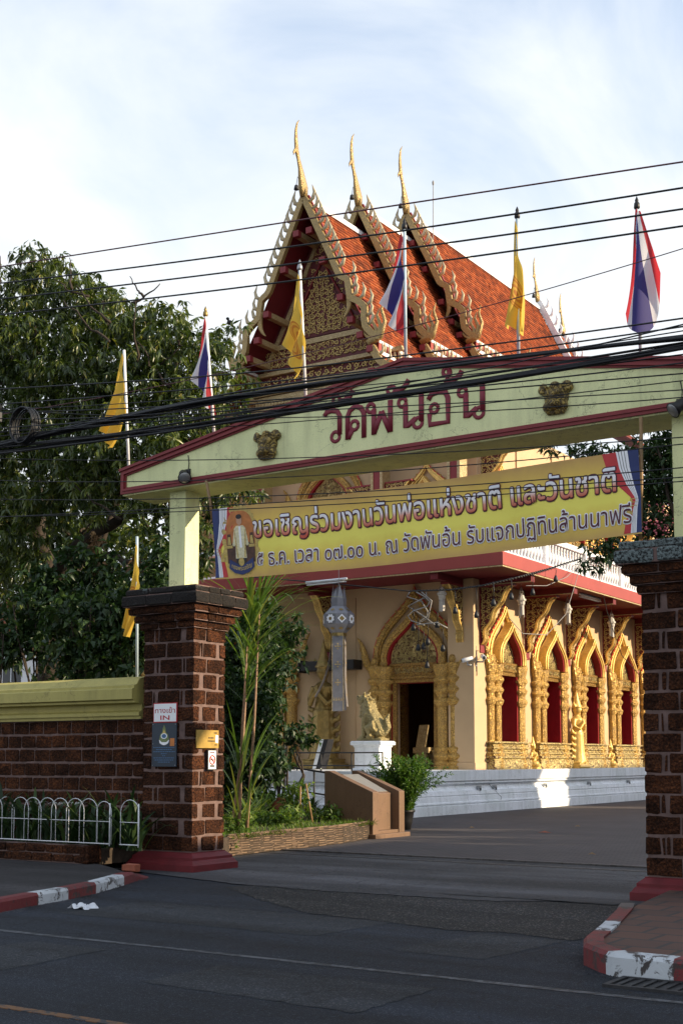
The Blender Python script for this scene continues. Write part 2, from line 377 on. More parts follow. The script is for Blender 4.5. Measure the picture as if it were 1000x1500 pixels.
chipped('kerb_white', (0.50, 0.53, 0.56), (0.05, 0.042, 0.04), 0.44)
chipped('kerb_red', (0.15, 0.014, 0.016), (0.045, 0.032, 0.03), 0.43)
chipped('worn_line', (0.085, 0.092, 0.105), (0.017, 0.020, 0.025), 0.50, 9.0)
chipped('worn_orange', (0.16, 0.07, 0.02), (0.016, 0.018, 0.022), 0.50, 9.0)
chipped('concrete_kerb', (0.085, 0.078, 0.078), (0.035, 0.032, 0.032), 0.45)
gilt('gold_ornament', gold=(0.42, 0.30, 0.09), deep=(0.06, 0.04, 0.015), scale=16, lines=2.0, lo=.12, hi=.5, dist=.03, metallic=.4)

# ------------------------------------------------------------------ mesh helpers
def _m(x): return MATS[x] if isinstance(x, str) else x
class MB:
    """collects shapes; build() links them as ONE mesh object"""
    def __init__(s): s.v = []; s.f = []; s.mi = []; s.sm = []
    def add(s, vs, fs, m=0, smooth=False):
        b = len(s.v); s.v.extend(tuple(p) for p in vs)
        for f in fs: s.f.append(tuple(i + b for i in f)); s.mi.append(m); s.sm.append(smooth)
    def box(s, x0, x1, y0, y1, z0, z1, m=0):
        s.add([(x0, y0, z0), (x1, y0, z0), (x1, y1, z0), (x0, y1, z0), (x0, y0, z1), (x1, y0, z1), (x1, y1, z1), (x0, y1, z1)],
              [(3, 2, 1, 0), (4, 5, 6, 7), (0, 1, 5, 4), (1, 2, 6, 5), (2, 3, 7, 6), (3, 0, 4, 7)], m)
    def rbox(s, x0, x1, y0, y1, z0, z1, m=0, j=0.009, c=0.014):
        """rough block: chamfered and jittered"""
        j_ = lambda: random.uniform(-j, j)
        vs = []
        for z, i in ((z0, c), (z0 + c, 0), (z1 - c, 0), (z1, c)):
            for (x, y) in ((x0 + i, y0 + i), (x1 - i, y0 + i), (x1 - i, y1 - i), (x0 + i, y1 - i)):
                vs.append((x + j_(), y + j_(), z + j_()))
        fs = [(3, 2, 1, 0), (12, 13, 14, 15)]
        for k in range(3):
            for q in range(4): fs.append((k * 4 + q, k * 4 + (q + 1) % 4, k * 4 + 4 + (q + 1) % 4, k * 4 + 4 + q))
        s.add(vs, fs, m)
    def prism(s, poly, a0, a1, axis='y', m=0, smooth=False):
        n = len(poly)
        def P(p, a):
            return (p[0], a, p[1]) if axis == 'y' else ((a, p[0], p[1]) if axis == 'x' else (p[0], p[1], a))
        vs = [P(p, a0) for p in poly] + [P(p, a1) for p in poly]
        fs = [tuple(range(n)), tuple(range(2 * n - 1, n - 1, -1))] + [(i, n + i, n + (i + 1) % n, (i + 1) % n) for i in range(n)]
        s.add(vs, fs, m, smooth)
    def band(s, inner, outer, a0, a1, axis='y', m=0):
        """a strip between two open polylines with depth a0..a1"""
        n = len(inner)
        def P(p, a): return (p[0], a, p[1]) if axis == 'y' else (a, p[0], p[1])
        vs = [P(p, a0) for p in inner] + [P(p, a0) for p in outer] + [P(p, a1) for p in inner] + [P(p, a1) for p in outer]
        fs = []
        for i in range(n - 1):
            fs += [(i, i + 1, n + i + 1, n + i), (2 * n + i + 1, 2 * n + i, 3 * n + i, 3 * n + i + 1),
                   (n + i, n + i + 1, 3 * n + i + 1, 3 * n + i), (i + 1, i, 2 * n + i, 2 * n + i + 1)]
        fs += [(0, n, 3 * n, 2 * n), (n - 1, 3 * n - 1, 4 * n - 1, 2 * n - 1)]
        s.add(vs, fs, m)
    def lathe(s, prof, c=(0, 0, 0), n=16, m=0, sx=1.0, sy=1.0, rot=0.0, smooth=True):
        vs = []; k = len(prof)
        for r, z in prof:
            for i in range(n):
                a = 2 * math.pi * i / n + rot
                vs.append((c[0] + r * sx * math.cos(a), c[1] + r * sy * math.sin(a), c[2] + z))
        fs = [(q * n + i, q * n + (i + 1) % n, (q + 1) * n + (i + 1) % n, (q + 1) * n + i) for q in range(k - 1) for i in range(n)]
        fs += [tuple(range(n - 1, -1, -1)), tuple((k - 1) * n + i for i in range(n))]
        s.add(vs, fs, m, smooth)
    def sq(s, prof, c=(0, 0, 0), m=0, sx=1.0, sy=1.0):
        """square 'turned' shape: r is the half side"""
        s.lathe([(r * math.sqrt(2), z) for r, z in prof], c, 4, m, sx, sy, math.pi / 4, False)
    def tube(s, pts, r, n=8, m=0, flat=(1, 1, 1), cap=True, smooth=True):
        pts = [Vector(p) for p in pts]; k = len(pts)
        rs = [r] * k if isinstance(r, (int, float)) else list(r)
        vs = []; prev = None
        for i, p in enumerate(pts):
            t = (pts[min(i + 1, k - 1)] - pts[max(i - 1, 0)])
            if t.length < 1e-9: t = Vector((0, 0, 1))
            t.normalize()
            if prev is None:
                a = Vector((0, 0, 1)) if abs(t.z) < 0.9 else Vector((1, 0, 0))
                u = t.cross(a).normalized()
            else:
                u = (prev - t * prev.dot(t))
                u = u.normalized() if u.length > 1e-6 else t.orthogonal().normalized()
            prev = u; w = t.cross(u)
            for q in range(n):
                an = 2 * math.pi * q / n
                o = (u * math.cos(an) + w * math.sin(an)) * rs[i]
                vs.append((p.x + o.x * flat[0], p.y + o.y * flat[1], p.z + o.z * flat[2]))
        fs = [(a * n + q, a * n + (q + 1) % n, (a + 1) * n + (q + 1) % n, (a + 1) * n + q) for a in range(k - 1) for q in range(n)]
        if cap: fs += [tuple(range(n - 1, -1, -1)), tuple((k - 1) * n + q for q in range(n))]
        s.add(vs, fs, m, smooth)
    def ball(s, c, r, m=0, n=12, rot=None):
        rx, ry, rz = (r, r, r) if isinstance(r, (int, float)) else r
        vs = []; h = n // 2
        for i in range(h + 1):
            th = math.pi * i / h
            for q in range(n):
                p = Vector((rx * math.sin(th) * math.cos(2 * math.pi * q / n), ry * math.sin(th) * math.sin(2 * math.pi * q / n), -rz * math.cos(th)))
                if rot: p = rot @ p
                vs.append((c[0] + p.x, c[1] + p.y, c[2] + p.z))
        fs = [(i * n + q, i * n + (q + 1) % n, (i + 1) * n + (q + 1) % n, (i + 1) * n + q) for i in range(h) for q in range(n)]
        s.add(vs, fs, m, True)
    def grid(s, fn, nu, nv, m=0, smooth=True):
        vs = [fn(i / nu, j / nv) for j in range(nv + 1) for i in range(nu + 1)]
        fs = [(j * (nu + 1) + i, j * (nu + 1) + i + 1, (j + 1) * (nu + 1) + i + 1, (j + 1) * (nu + 1) + i) for j in range(nv) for i in range(nu)]
        s.add(vs, fs, m, smooth)
    def xform(s, M, start=0):
        for i in range(start, len(s.v)): s.v[i] = tuple(M @ Vector(s.v[i]))
    def build(s, name, mats, parent=None, bevel=0.0, local=False):
        o = rawmesh(name, s.v, s.f, mats, parent, s.mi, s.sm, local)
        if bevel:
            b = o.modifiers.new('bevel', 'BEVEL'); b.width = bevel; b.segments = 2; b.limit_method = 'ANGLE'; b.angle_limit = R(40)
        return o
def wloc(o):
    p = Vector((0, 0, 0))
    while o is not None: p = p + o.location; o = o.parent
    return p
def rawmesh(name, v, f, mats, parent=None, mi=None, sm=None, local=False):
    me = bpy.data.meshes.new(name)
    if parent is not None and not local:
        L = wloc(parent); v = [(p[0] - L.x, p[1] - L.y, p[2] - L.z) for p in v]
    me.from_pydata(v, [], f)
    if isinstance(mats, (str, bpy.types.Material)): mats = [mats]
    for x in mats: me.materials.append(_m(x))
    if mi is not None and len(mats) > 1: me.polygons.foreach_set('material_index', mi)
    if sm is not None: me.polygons.foreach_set('use_smooth', sm)
    me.update()
    o = bpy.data.objects.new(name, me); COL.objects.link(o)
    if parent is not None: o.parent = parent
    return o
def npmesh(name, V, Fq, mats, parent=None, rnd=None, smooth=False):
    """fast mesh from numpy arrays; rnd = one random number per face"""
    me = bpy.data.meshes.new(name); nf, k = Fq.shape
    if parent is not None: V = V - np.array(wloc(parent))
    me.vertices.add(len(V)); me.vertices.foreach_set('co', V.astype(np.float32).ravel())
    me.loops.add(nf * k); me.loops.foreach_set('vertex_index', Fq.astype(np.int32).ravel())
    me.polygons.add(nf); me.polygons.foreach_set('loop_start', np.arange(0, nf * k, k, dtype=np.int32))
    me.polygons.foreach_set('loop_total', np.full(nf, k, dtype=np.int32))
    if smooth: me.polygons.foreach_set('use_smooth', np.ones(nf, dtype=bool))
    for x in ([mats] if isinstance(mats, str) else mats): me.materials.append(_m(x))
    if rnd is not None:
        a = me.attributes.new('rnd', 'FLOAT', 'FACE'); a.data.foreach_set('value', rnd.astype(np.float32))
    me.update(calc_edges=True); me.validate()
    o = bpy.data.objects.new(name, me); COL.objects.link(o)
    if parent is not None: o.parent = parent
    return o
def tag(o, label, cat, group=None):
    o['label'] = label; o['category'] = cat
    if group: o['group'] = group
    return o
def thing(name, label, cat, loc=(0, 0, 0), group=None):
    o = bpy.data.objects.new(name, None); COL.objects.link(o); o.location = loc
    o.empty_display_size = 0.3
    return tag(o, label, cat, group)
def struct(o): o['kind'] = 'structure'; return o
def copy_tree(o, parent=None):
    c = o.copy(); COL.objects.link(c)
    if parent is not None: c.parent = parent
    for ch in list(o.children): copy_tree(ch, c)
    return c
def fuse(mb, name, mats, parent=None, voxel=0.03, smooth_it=2, local=False):
    """one continuous skin over overlapping shapes"""
    o = rawmesh(name, mb.v, mb.f, mats, parent, None, None, local)
    r = o.modifiers.new('skin', 'REMESH'); r.mode = 'VOXEL'; r.voxel_size = voxel; r.use_smooth_shade = True
    s_ = o.modifiers.new('soften', 'SMOOTH'); s_.factor = 0.5; s_.iterations = smooth_it
    return o
def bez(p0, p1, p2, p3, n):
    out = []
    for i in range(n + 1):
        t = i / n; a = (1 - t) ** 3; b = 3 * t * (1 - t) ** 2; c = 3 * t * t * (1 - t); d = t ** 3
        out.append(tuple(a * x + b * y + c * z + d * w for x, y, z, w in zip(p0, p1, p2, p3)))
    return out

def scrolls(b, spots, y, m=0, flip=None):
    """carved S-scrolls and leaves standing proud of a panel in the x-z plane; spots: (x, z, size)"""
    for (x, z, s) in spots:
        a0 = random.uniform(0, 6.28); hand = random.choice((-1, 1)); pts = []
        for k in range(13):
            t = k / 12; a = a0 + hand * t * 8.2; r = s * (1 - t * .86); pts.append((x + r * math.cos(a), y - .02, z + r * math.sin(a)))
        b.tube(pts, [s * .25 * (1 - .5 * k / 12) for k in range(13)], 5, m, (1, .7, 1), True, True)
        for k in range(3):
            a = a0 + k * 2.1; q_ = (x + s * 1.05 * math.cos(a), z + s * 1.05 * math.sin(a)); a += hand * .8
            b.tube([(q_[0], y - .02, q_[1]), (q_[0] + s * .35 * math.cos(a), y - .04, q_[1] + s * .35 * math.sin(a)), (q_[0] + s * .55 * math.cos(a + .7), y - .02, q_[1] + s * .55 * math.sin(a + .7))], [s * .2, s * .24, .006], 5, m, (1, .7, 1))

# ------------------------------------------------------------------ lettering
def text_geo(body, size, bold=0.0):
    c = bpy.data.curves.new('lettering', 'FONT'); c.body = body; c.size = size; c.offset = bold
    c.resolution_u = 3
    o = bpy.data.objects.new('lettering', c); COL.objects.link(o)
    dg = bpy.context.evaluated_depsgraph_get(); dg.update()
    me = o.evaluated_get(dg).to_mesh()
    v = []; f = []
    for pg in me.polygons:      # faces unshared, each nudged a hair so that overlapping contours never lie in one plane
        j = random.random(); f.append(tuple(range(len(v), len(v) + len(pg.vertices)))); v += [(me.vertices[i].co.x, me.vertices[i].co.y, j) for i in pg.vertices]
    o.evaluated_get(dg).to_mesh_clear()
    COL.objects.unlink(o); bpy.data.objects.remove(o); bpy.data.curves.remove(c)
    return v, f
def text_on(mb, body, place, x0, x1, y0, h, bold=0.0, m=0):
    """fit text into x0..x1, letter height h above y0, mapped by place(x, y)"""
    v, f = text_geo(body, 1.0)
    xa = min(p[0] for p in v); xb = max(p[0] for p in v)
    sx = (x1 - x0) / (xb - xa); n = 10 if bold > .03 else (6 if bold else 1); out = []
    for k in range(n):         # heavier strokes: the letter repeated round a small circle, each a little deeper
        dx, dy = (bold * math.cos(6.2832 * k / n), bold * math.sin(6.2832 * k / n)) if bold else (0, 0)
        pts = [(p[0] + dx, p[1] + dy, p[2]) for p in v]
        mb.add([(lambda q_: (q_[0], q_[1] + .0004 * k + .0003 * p[2], q_[2]))(place(x0 + (p[0] - xa) * sx, y0 + p[1] * h)) for p in pts], f, m); out += pts
    return out

# ------------------------------------------------------------------ leaves
def leaf_arrays(P, D, N, L, Wd, fold=0.25, curl=0.25):
    """P base points, D directions, N up-ish normals, L lengths, Wd widths -> folded two-part leaves"""
    D = D / np.linalg.norm(D, axis=1, keepdims=True)
    S = np.cross(D, N); S /= (np.linalg.norm(S, axis=1, keepdims=True) + 1e-9)
    U = np.cross(S, D)
    L_ = L[:, None]; W_ = Wd[:, None]
    mid = P + D * L_ * 0.45
    tip = P + D * L_ - U * L_ * curl
    a = mid + S * W_ * 0.5 + U * W_ * fold
    b = mid - S * W_ * 0.5 + U * W_ * fold
    n = len(P)
    V = np.stack([P, a, tip, b, mid - U * W_ * 0.02], 1).reshape(-1, 3)
    i = np.arange(n) * 5
    F = np.concatenate([np.stack([i, i + 4, i + 1], 1), np.stack([i + 4, i + 2, i + 1], 1), np.stack([i, i + 3, i + 4], 1), np.stack([i + 4, i + 3, i + 2], 1)])
    return V, F
def unit(n):
    v = RNG.normal(size=(n, 3)); return v / np.linalg.norm(v, axis=1, keepdims=True)
def crown(name, blobs, per_m3, leaves, L, W, material, parent=None, droop=0.5, shell=0.55, flat=1.0, up=0.3, dense=None):
    """whorls of leaves in ellipsoidal clumps (centre, radius)"""
    C = []
    for (c, r) in blobs:
        rx, ry, rz = (r, r, r * flat) if isinstance(r, (int, float)) else r
        n = max(3, int(per_m3 * rx * ry * rz * 4.2))
        q = unit(n) * (shell + (1 - shell) * RNG.random((n, 1)) ** 0.6)
        q *= 1 + 0.22 * RNG.normal(size=(n, 1))
        C.append(np.array(c) + q * np.array([rx, ry, rz]))
    C = np.concatenate(C)
    n = len(C); k = leaves
    P = np.repeat(C, k, 0); m = len(P)
    ax = unit(n); ax[:, 2] = np.abs(ax[:, 2]) * 0.5 + up; AX = np.repeat(ax, k, 0)
    D = unit(m); D = D - AX * (np.sum(D * AX, 1, keepdims=True)) + AX * 0.35
    D[:, 2] -= droop * (0.5 + RNG.random(m))
    N = np.tile([0, 0, 1.0], (m, 1)) + 0.5 * RNG.normal(size=(m, 3))
    Ls = L * (0.6 + 0.7 * RNG.random(m)); Ws = W * (0.7 + 0.6 * RNG.random(m))
    P = P + D * 0.02
    V, F = leaf_arrays(P, D, N, Ls, Ws)
    rn = np.clip(np.repeat(RNG.random(n) * 0.55, k) + RNG.random(m) * 0.45, 0, 1)
    return npmesh(name, V, F, material, parent, np.tile(rn, 4))
def blades(name, specs, material, parent=None, seg=7, width_prof=None):
    """long arching blades. specs: (base, azimuth, lean from vertical, length, width, bend)"""
    V = []; F = []; rn = []
    for (b, az, lean, L, w, bend) in specs:
        p = np.array(b, float); th = lean; base = len(V); s = np.array([-math.sin(az), math.cos(az), 0]); r = random.random()
        for i in range(seg + 1):
            t = i / seg
            ww = w * (0.55 + 1.2 * t) * (1 - t) ** 0.6 if width_prof is None else w * width_prof(t)
            ww = max(ww, 0.0015)
            V.append(p - s * ww / 2); V.append(p + s * ww / 2)
            d = np.array([math.cos(az) * math.sin(th), math.sin(az) * math.sin(th), math.cos(th)])
            p = p + d * L / seg; th += bend / seg * (0.4 + 1.2 * t)
        for i in range(seg):
            F.append((base + 2 * i, base + 2 * i + 1, base + 2 * i + 3, base + 2 * i + 2)); rn.append(min(1, max(0, r + random.uniform(-.1, .1))))
    return npmesh(name, np.array(V), np.array(F), material, parent, np.array(rn), True)

# ------------------------------------------------------------------ the ground
def sheet(name, poly, z, m):
    b = MB(); b.add([(x, y, z) for x, y in poly], [tuple(range(len(poly)))]); return struct(b.build(name, m))
sheet('ground', [(-600, -300), (600, -300), (600, 900), (-600, 900)], -0.02, 'soil')
sheet('road', [(-200, -40), (200, -40), (200, 9.2), (-3.6, 9.2), (-3.6, 13.6), (-12.2, 13.6), (-12.2, 9.2), (-200, 9.2)], 0.0, 'asphalt')
strip = [atZ(x, y) for x, y in [(405, 1293), (520, 1300), (640, 1312), (760, 1318), (870, 1322), (935, 1325), (930, 1340), (890, 1352), (862, 1372), (840, 1378), (760, 1368), (650, 1362), (560, 1350), (450, 1338), (380, 1318), (330, 1300)]]
def ragged(pts, step, amp):
    out = []
    for a, c in zip(pts, pts[1:] + pts[:1]):
        n = max(1, int((Vector(a) - Vector(c)).length / step))
        out += [(a[0] + (c[0] - a[0]) * k / n + random.uniform(-amp, amp), a[1] + (c[1] - a[1]) * k / n + random.uniform(-amp, amp)) for k in range(n)]
    return out
random.seed(2)
sheet('rough_asphalt_strip', ragged([(p.x, p.y) for p in strip], .09, .035), 0.004, 'rough_asphalt')
apron = [atZ(x, y) for x, y in [(300, 1290), (345, 1296), (400, 1300), (470, 1306), (560, 1311), (640, 1316), (720, 1321), (800, 1321), (860, 1324), (940, 1328)]]
sheet('driveway_apron', ragged([(p.x, p.y) for p in apron], .08, .03)[:-40] + [(-4.6, 13.4), (-4.2, 18.15), (-13.6, 18.15), (-13.6, 14.0)], 0.010, 'apron_concrete')
sheet('courtyard', [(-30, 18.13), (12, 18.13), (12, 75), (-60, 75), (-60, 18.13)], 0.014, 'court_pavers')
b = MB(); b.box(-13.2, -4.3, 17.55, 17.62, 0.0, 0.016); b.box(-13.2, -4.3, 18.1, 18.22, 0.0, 0.035)
struct(b.build('drain_channel', 'concrete_kerb'))
b = MB(); b.box(-13.2, -4.3, 17.48, 17.53, 0.0, 0.013); struct(b.build('gate_track', 'cast_iron'))

# pavements behind painted kerbs
def kerb_path(px): return [atZ(x, y) for x, y in px]
def offset_path(p, d):
    out = []
    for i in range(len(p)):
        t = (p[min(i + 1, len(p) - 1)] - p[max(i - 1, 0)]).normalized()
        out.append(Vector((p[i].x - t.y * d, p[i].y + t.x * d, 0)))
    return out
def resample(p, step):
    out = [p[0]]
    for a, c in zip(p, p[1:]):
        n = max(1, int((c - a).length / step))
        out += [a.lerp(c, (i + 1) / n) for i in range(n)]
    return out
def kerb(name, path, side, colours, h=0.15, w=0.16, taper=0.0):
    """colours: list of (end distance, material index)"""
    p = resample(path, 0.08); q = offset_path(p, side * w); b_ = MB(); d = 0
    qi = offset_path(p, side * 0.025)
    for i in range(len(p) - 1):
        d += (p[i + 1] - p[i]).length
        mi = next((c for e, c in colours if d <= e), colours[-1][1])
        h0 = h; h = h * min(1, (d + .05) / taper) if taper else h
        b_.add([(p[i].x, p[i].y, 0), (p[i + 1].x, p[i + 1].y, 0), (p[i].x, p[i].y, h - .03), (p[i + 1].x, p[i + 1].y, h - .03),
                (qi[i].x, qi[i].y, h), (qi[i + 1].x, qi[i + 1].y, h), (q[i].x, q[i].y, h), (q[i + 1].x, q[i + 1].y, h), (q[i].x, q[i].y, 0), (q[i + 1].x, q[i + 1].y, 0)],
               [(0, 1, 3, 2), (2, 3, 5, 4), (4, 5, 7, 6), (6, 7, 9, 8)], mi)
        h = h0
    o = b_.build(name, ['kerb_red', 'kerb_white', 'concrete_kerb']); struct(o); return q
L_in = kerb_path([(219, 1286), (200, 1291), (179, 1298), (141, 1309), (95, 1319), (50, 1327), (0, 1337)])
L_path = L_in + [Vector((-10.75, 8.95, 0)), Vector((-11.4, 8.8, 0)), Vector((-14, 8.8, 0)), Vector((-40, 8.8, 0))]
cum = [0]
for a_, c_ in zip(L_path, L_path[1:]): cum.append(cum[-1] + (c_ - a_).length)
cols = [(cum[2], 0), (cum[3] + .02, 1), (cum[4] - .03, 0), (cum[5], 1), (cum[7] + .1, 0)]
e = cum[7] + .1
for k in range(40): e += 0.9; cols.append((e, (k + 1) % 2))
q = kerb('kerb', L_path, -1, cols, 0.135, 0.16, 0.75)
pv = [(p.x, p.y) for p in q] + [(-40, 13.3), (-12.8, 13.3), (-12.3, 13.0)]
sheet('pavement', pv[6:], 0.12, 'pavement_dark')
R_path = [Vector((-5.0, 13.1, 0)), Vector((-4.6, 11.9, 0))] + kerb_path([(880, 1398), (853, 1410), (856, 1424), (873, 1431), (893, 1433), (985, 1443)]) + [Vector((0, 9.05, 0)), Vector((40, 9.05, 0))]
R_path[2] = Vector((-4.26, 10.6, 0)); R_path[3] = Vector((-4.08, 9.82, 0)); R_path[4] = Vector((-3.93, 9.45, 0)); R_path[5] = Vector((-3.70, 9.2, 0)); R_path[6] = Vector((-3.55, 9.08, 0)); R_path[7] = Vector((-3.08, 9.05, 0))
cum = [0]
for a_, c_ in zip(R_path, R_path[1:]): cum.append(cum[-1] + (c_ - a_).length)
cols = [(cum[1], 2), (cum[2] - .2, 0), (cum[3] - .35, 1), (cum[6] - .02, 0), (cum[7], 1)]
e = cum[7]
for k in range(40): e += 0.9; cols.append((e, k % 2))
q = kerb('kerb', R_path, 1, cols, 0.17, .16, 1.0)
pv = [(p.x, p.y) for p in q]
pv = pv[12:]; sheet('pavement', pv + [(40, 13.9), (-4.75, 13.9)], 0.152, 'pavement_tiles')
b = MB(); b.add([(-3.0, 9.75, .156), (-2.0, 9.7, .156), (-2.0, 10.4, .156), (-3.2, 10.45, .156)], [(0, 1, 2, 3)]); b.add([(-3.3, 10.6, .156), (-2.2, 10.6, .156), (-2.2, 12.2, .156), (-3.9, 12.2, .156)], [(0, 1, 2, 3)])
struct(b.build('pavement_patch', 'rough_asphalt'))
# repairs in the road surface
random.seed(19)
for (xa, xb, ya, yb) in ((-9.8, -6.6, 9.6, 10.9), (-6.3, -4.4, 7.0, 7.9), (-8.6, -7.5, 6.3, 8.0), (-5.6, -4.7, 9.3, 10.6)):
    sheet('road_repair', ragged([(xa, ya), (xb, ya + random.uniform(-.15, .15)), (xb + random.uniform(-.2, .2), yb), (xa + random.uniform(-.2, .2), yb)], .1, .02), 0.0022 + random.uniform(0, .0006), 'asphalt_old')
# grit and crumbs of asphalt swept against the kerbs (nobody could count them)
V = []; F = []
def crumb(x, y, z, r):
    k = len(V)
    for i in range(4): a = i * 1.571 + random.uniform(-.4, .4); V.append((x + r * math.cos(a), y + r * math.sin(a), z))
    V.append((x + random.uniform(-.3, .3) * r, y, z + r * random.uniform(.5, 1.0))); F.extend([(k, k + 1, k + 4), (k + 1, k + 2, k + 4), (k + 2, k + 3, k + 4), (k + 3, k, k + 4)])
lp = resample(L_path[:9], .05); rp = resample(R_path[:9], .05)
for i in range(900):
    q_ = random.choice(lp); crumb(q_.x + abs(random.gauss(0, .10)) + .01, q_.y - abs(random.gauss(0, .05)), .001, random.uniform(.004, .013))
    q_ = random.choice(rp); crumb(q_.x - abs(random.gauss(0, .10)) - .01, q_.y - abs(random.gauss(0, .08)), .001, random.uniform(.004, .013))
for i in range(1500):
    t = random.random(); a = strip[int(t * 5)]; crumb(a.x + random.uniform(0, 1.2), a.y - random.uniform(-.15, 1.6), .005, random.uniform(.004, .012))
g = npmesh('road_grit', np.array(V), np.array(F), 'apron_concrete'); g['kind'] = 'stuff'
# worn edge lines
b = MB()
for i in range(30):
    xa = -30 + i * 1.6; b.add([(xa, 8.31 + random.uniform(-.015, .015), .003), (xa + 1.6, 8.31 + random.uniform(-.015, .015), .003), (xa + 1.6, 8.39, .003), (xa, 8.39, .003)], [(0, 1, 2, 3)])
struct(b.build('edge_line', 'worn_line'))
b = MB(); b.box(-9, -5.2, 5.78, 5.86, -0.01, 0.005); struct(b.build('centre_line', 'worn_orange'))
# drain grate let into the gutter
g = thing('drain_grate', 'dark iron drain grate in the gutter below the right kerb', 'drain grate', (-3.0, 8.83, 0))
b = MB(); b.box(-3.45, -2.2, 8.62, 8.66, 0, .022); b.box(-3.45, -2.2, 9.0, 9.03, 0, .022); b.box(-3.45, -3.41, 8.66, 9.0, 0, .022); b.box(-2.24, -2.2, 8.66, 9.0, 0, .022)
b.build('frame', 'cast_iron', g)
b = MB(); b.add([(-3.41, 8.66, .007), (-2.24, 8.66, .007), (-2.24, 9, .007), (-3.41, 9, .007)], [(0, 1, 2, 3)], 0)
for i in range(14): b.box(-3.38 + i * .083, -3.345 + i * .083, 8.665, 8.995, .008, .018)
b.build('grating', 'cast_iron', g)

# ------------------------------------------------------------------ the gateway
GY0, GY1 = 14.08, 14.80            # pillar depth
gate = thing('temple_gateway', 'pale green gateway beam with maroon trim and Thai lettering on two laterite pillars', 'gateway', (-8.3, 14.4, 0))
def pillar(x0, x1, capmat, seed):
    random.seed(seed)
    b = MB(); b.box(x0 + .012, x1 - .012, GY0 + .012, GY1 - .012, 0.2, 3.52, 1)
    z = 0.27; course = 0.2335; n = 14
    for k in range(n):
        za, zb = z + k * course + .014, z + (k + 1) * course - .014
        odd = k % 2
        for (lo, hi, face) in ((x0, x1, 'f'), (GY0, GY1, 's'), (GY0, GY1, 'l'), (x0, x1, 'b')):
            w = hi - lo
            cuts = [0, .20, .24, .30, .75, .79, .84, 1.0] if (odd == (face in 'fb')) else [0, .42, 1.0]
            if cuts[1] == .42 and face in 'fb': cuts = [0, .44, 1.0]
            cuts = [c if c in (0, 1.0) else c + random.uniform(-.02, .02) for c in cuts]
            for ca, cb in zip(cuts, cuts[1:]):
                if cb - ca < .035: continue
                a_, c_ = lo + ca * w + (.015 if ca > 0 else .0), lo + cb * w - (.015 if cb < 1 else .0)
                if c_ - a_ < .02: continue
                pr = random.uniform(-.004, .006)
                if face == 'f': b.rbox(a_, c_, GY0 - pr, GY0 + .12, za, zb, 0)
                elif face == 's': b.rbox(x1 - .12, x1 + pr, a_ + (.004 if ca == 0 else 0), c_, za, zb, 0)
                elif face == 'l': b.rbox(x0 - pr, x0 + .12, a_ + (.004 if ca == 0 else 0), c_, za, zb, 0)
                else: b.rbox(a_, c_, GY1 - .12, GY1 + pr, za, zb, 0)
    o = b.build('pillar', ['laterite', 'mortar'], gate)
    b = MB()
    tiers = [(3.50, 3.60, .05, 0), (3.605, 3.715, .11, 0), (3.72, 3.83, .175, 0), (3.835, 4.0, .245, 1), (4.0, 4.1, .20, 1)]
    for (za, zb, ov, mi) in tiers:
        X0, X1, Y0, Y1 = x0 - ov, x1 + ov, GY0 - ov, GY1 + ov
        m_ = 2 if mi == 2 else mi
        b.box(X0 + .02, X1 - .02, Y0 + .02, Y1 - .02, za, zb, 3)
        n = 3
        for i in range(n):
            s0 = X0 + (X1 - X0) * max(0, (i + random.uniform(-.12, .12) if i else 0)) / n; s1 = X0 + (X1 - X0) * (i + 1) / n
            b.rbox(s0 + .006, s1 - .006, Y0, Y0 + .3, za + .003, zb - .003, m_, .008, .02)
            b.rbox(s0 + .006, s1 - .006, Y1 - .3, Y1, za + .003, zb - .003, m_, .008, .02)
        for i in range(2):
            s0 = Y0 + .302 + (Y1 - Y0 - .604) * i / 2; s1 = Y0 + .298 + (Y1 - Y0 - .604) * (i + 1) / 2
            b.rbox(X1 - .3, X1, s0 + .006, s1 - .006, za + .003, zb - .003, m_, .008, .02)
            b.rbox(X0, X0 + .3, s0 + .006, s1 - .006, za + .003, zb - .003, m_, .008, .02)
    b.build('capital', ['laterite', capmat, 'cap_dark' , 'mortar'], gate)
    b = MB()
    b.sq([(0, 0), (0, .0)], (0, 0, 0)) if False else None
    prof = [(.0, .155), (.10, .155), (.115, .135), (.15, .115), (.165, .095), (.20, .095), (.26, .02), (.27, .02)]
    vs = []; fs = []
    for z_, ov in prof: vs += [(x0 - ov, GY0 - ov, z_), (x1 + ov, GY0 - ov, z_), (x1 + ov, GY1 + ov, z_), (x0 - ov, GY1 + ov, z_)]
    for k in range(len(prof) - 1):
        for q_ in range(4): fs.append((k * 4 + q_, k * 4 + (q_ + 1) % 4, k * 4 + 4 + (q_ + 1) % 4, k * 4 + 4 + q_))
    fs.append(tuple(len(vs) - 4 + i for i in range(4)))
    b.add(vs, fs); b.build('pillar_base', 'red_base', gate)
PLX0, PLX1, PRX0, PRX1 = -12.71, -11.76, -5.07, -4.12
pillar(PLX0, PLX1, 'cap_dark', 3)
pillar(PRX0, PRX1, 'cap_lichen', 5)
SB, SY0, SY1 = 5.60, 14.13, 14.86           # underside of the beam, front, back
b = MB(); b.box(-12.44, -12.13, 14.30, 14.62, 4.09, SB + .02); b.build('column', 'lime', gate, 0.008)
b = MB(); b.box(-4.74, -4.43, 14.30, 14.62, 4.09, SB + .02); b.build('column', 'lime', gate, 0.008)
SX0, SX1, SXC, SZE, SZA = -13.24, -3.26, -8.25, 5.97, 6.83
sign_poly = [(SX0, SB), (SX1, SB), (SX1, SZE), (SXC, SZA), (SX0, SZE)]
b = MB(); b.prism(sign_poly, SY0, SY1); b.build('beam', 'lime', gate, 0.006)
b = MB()
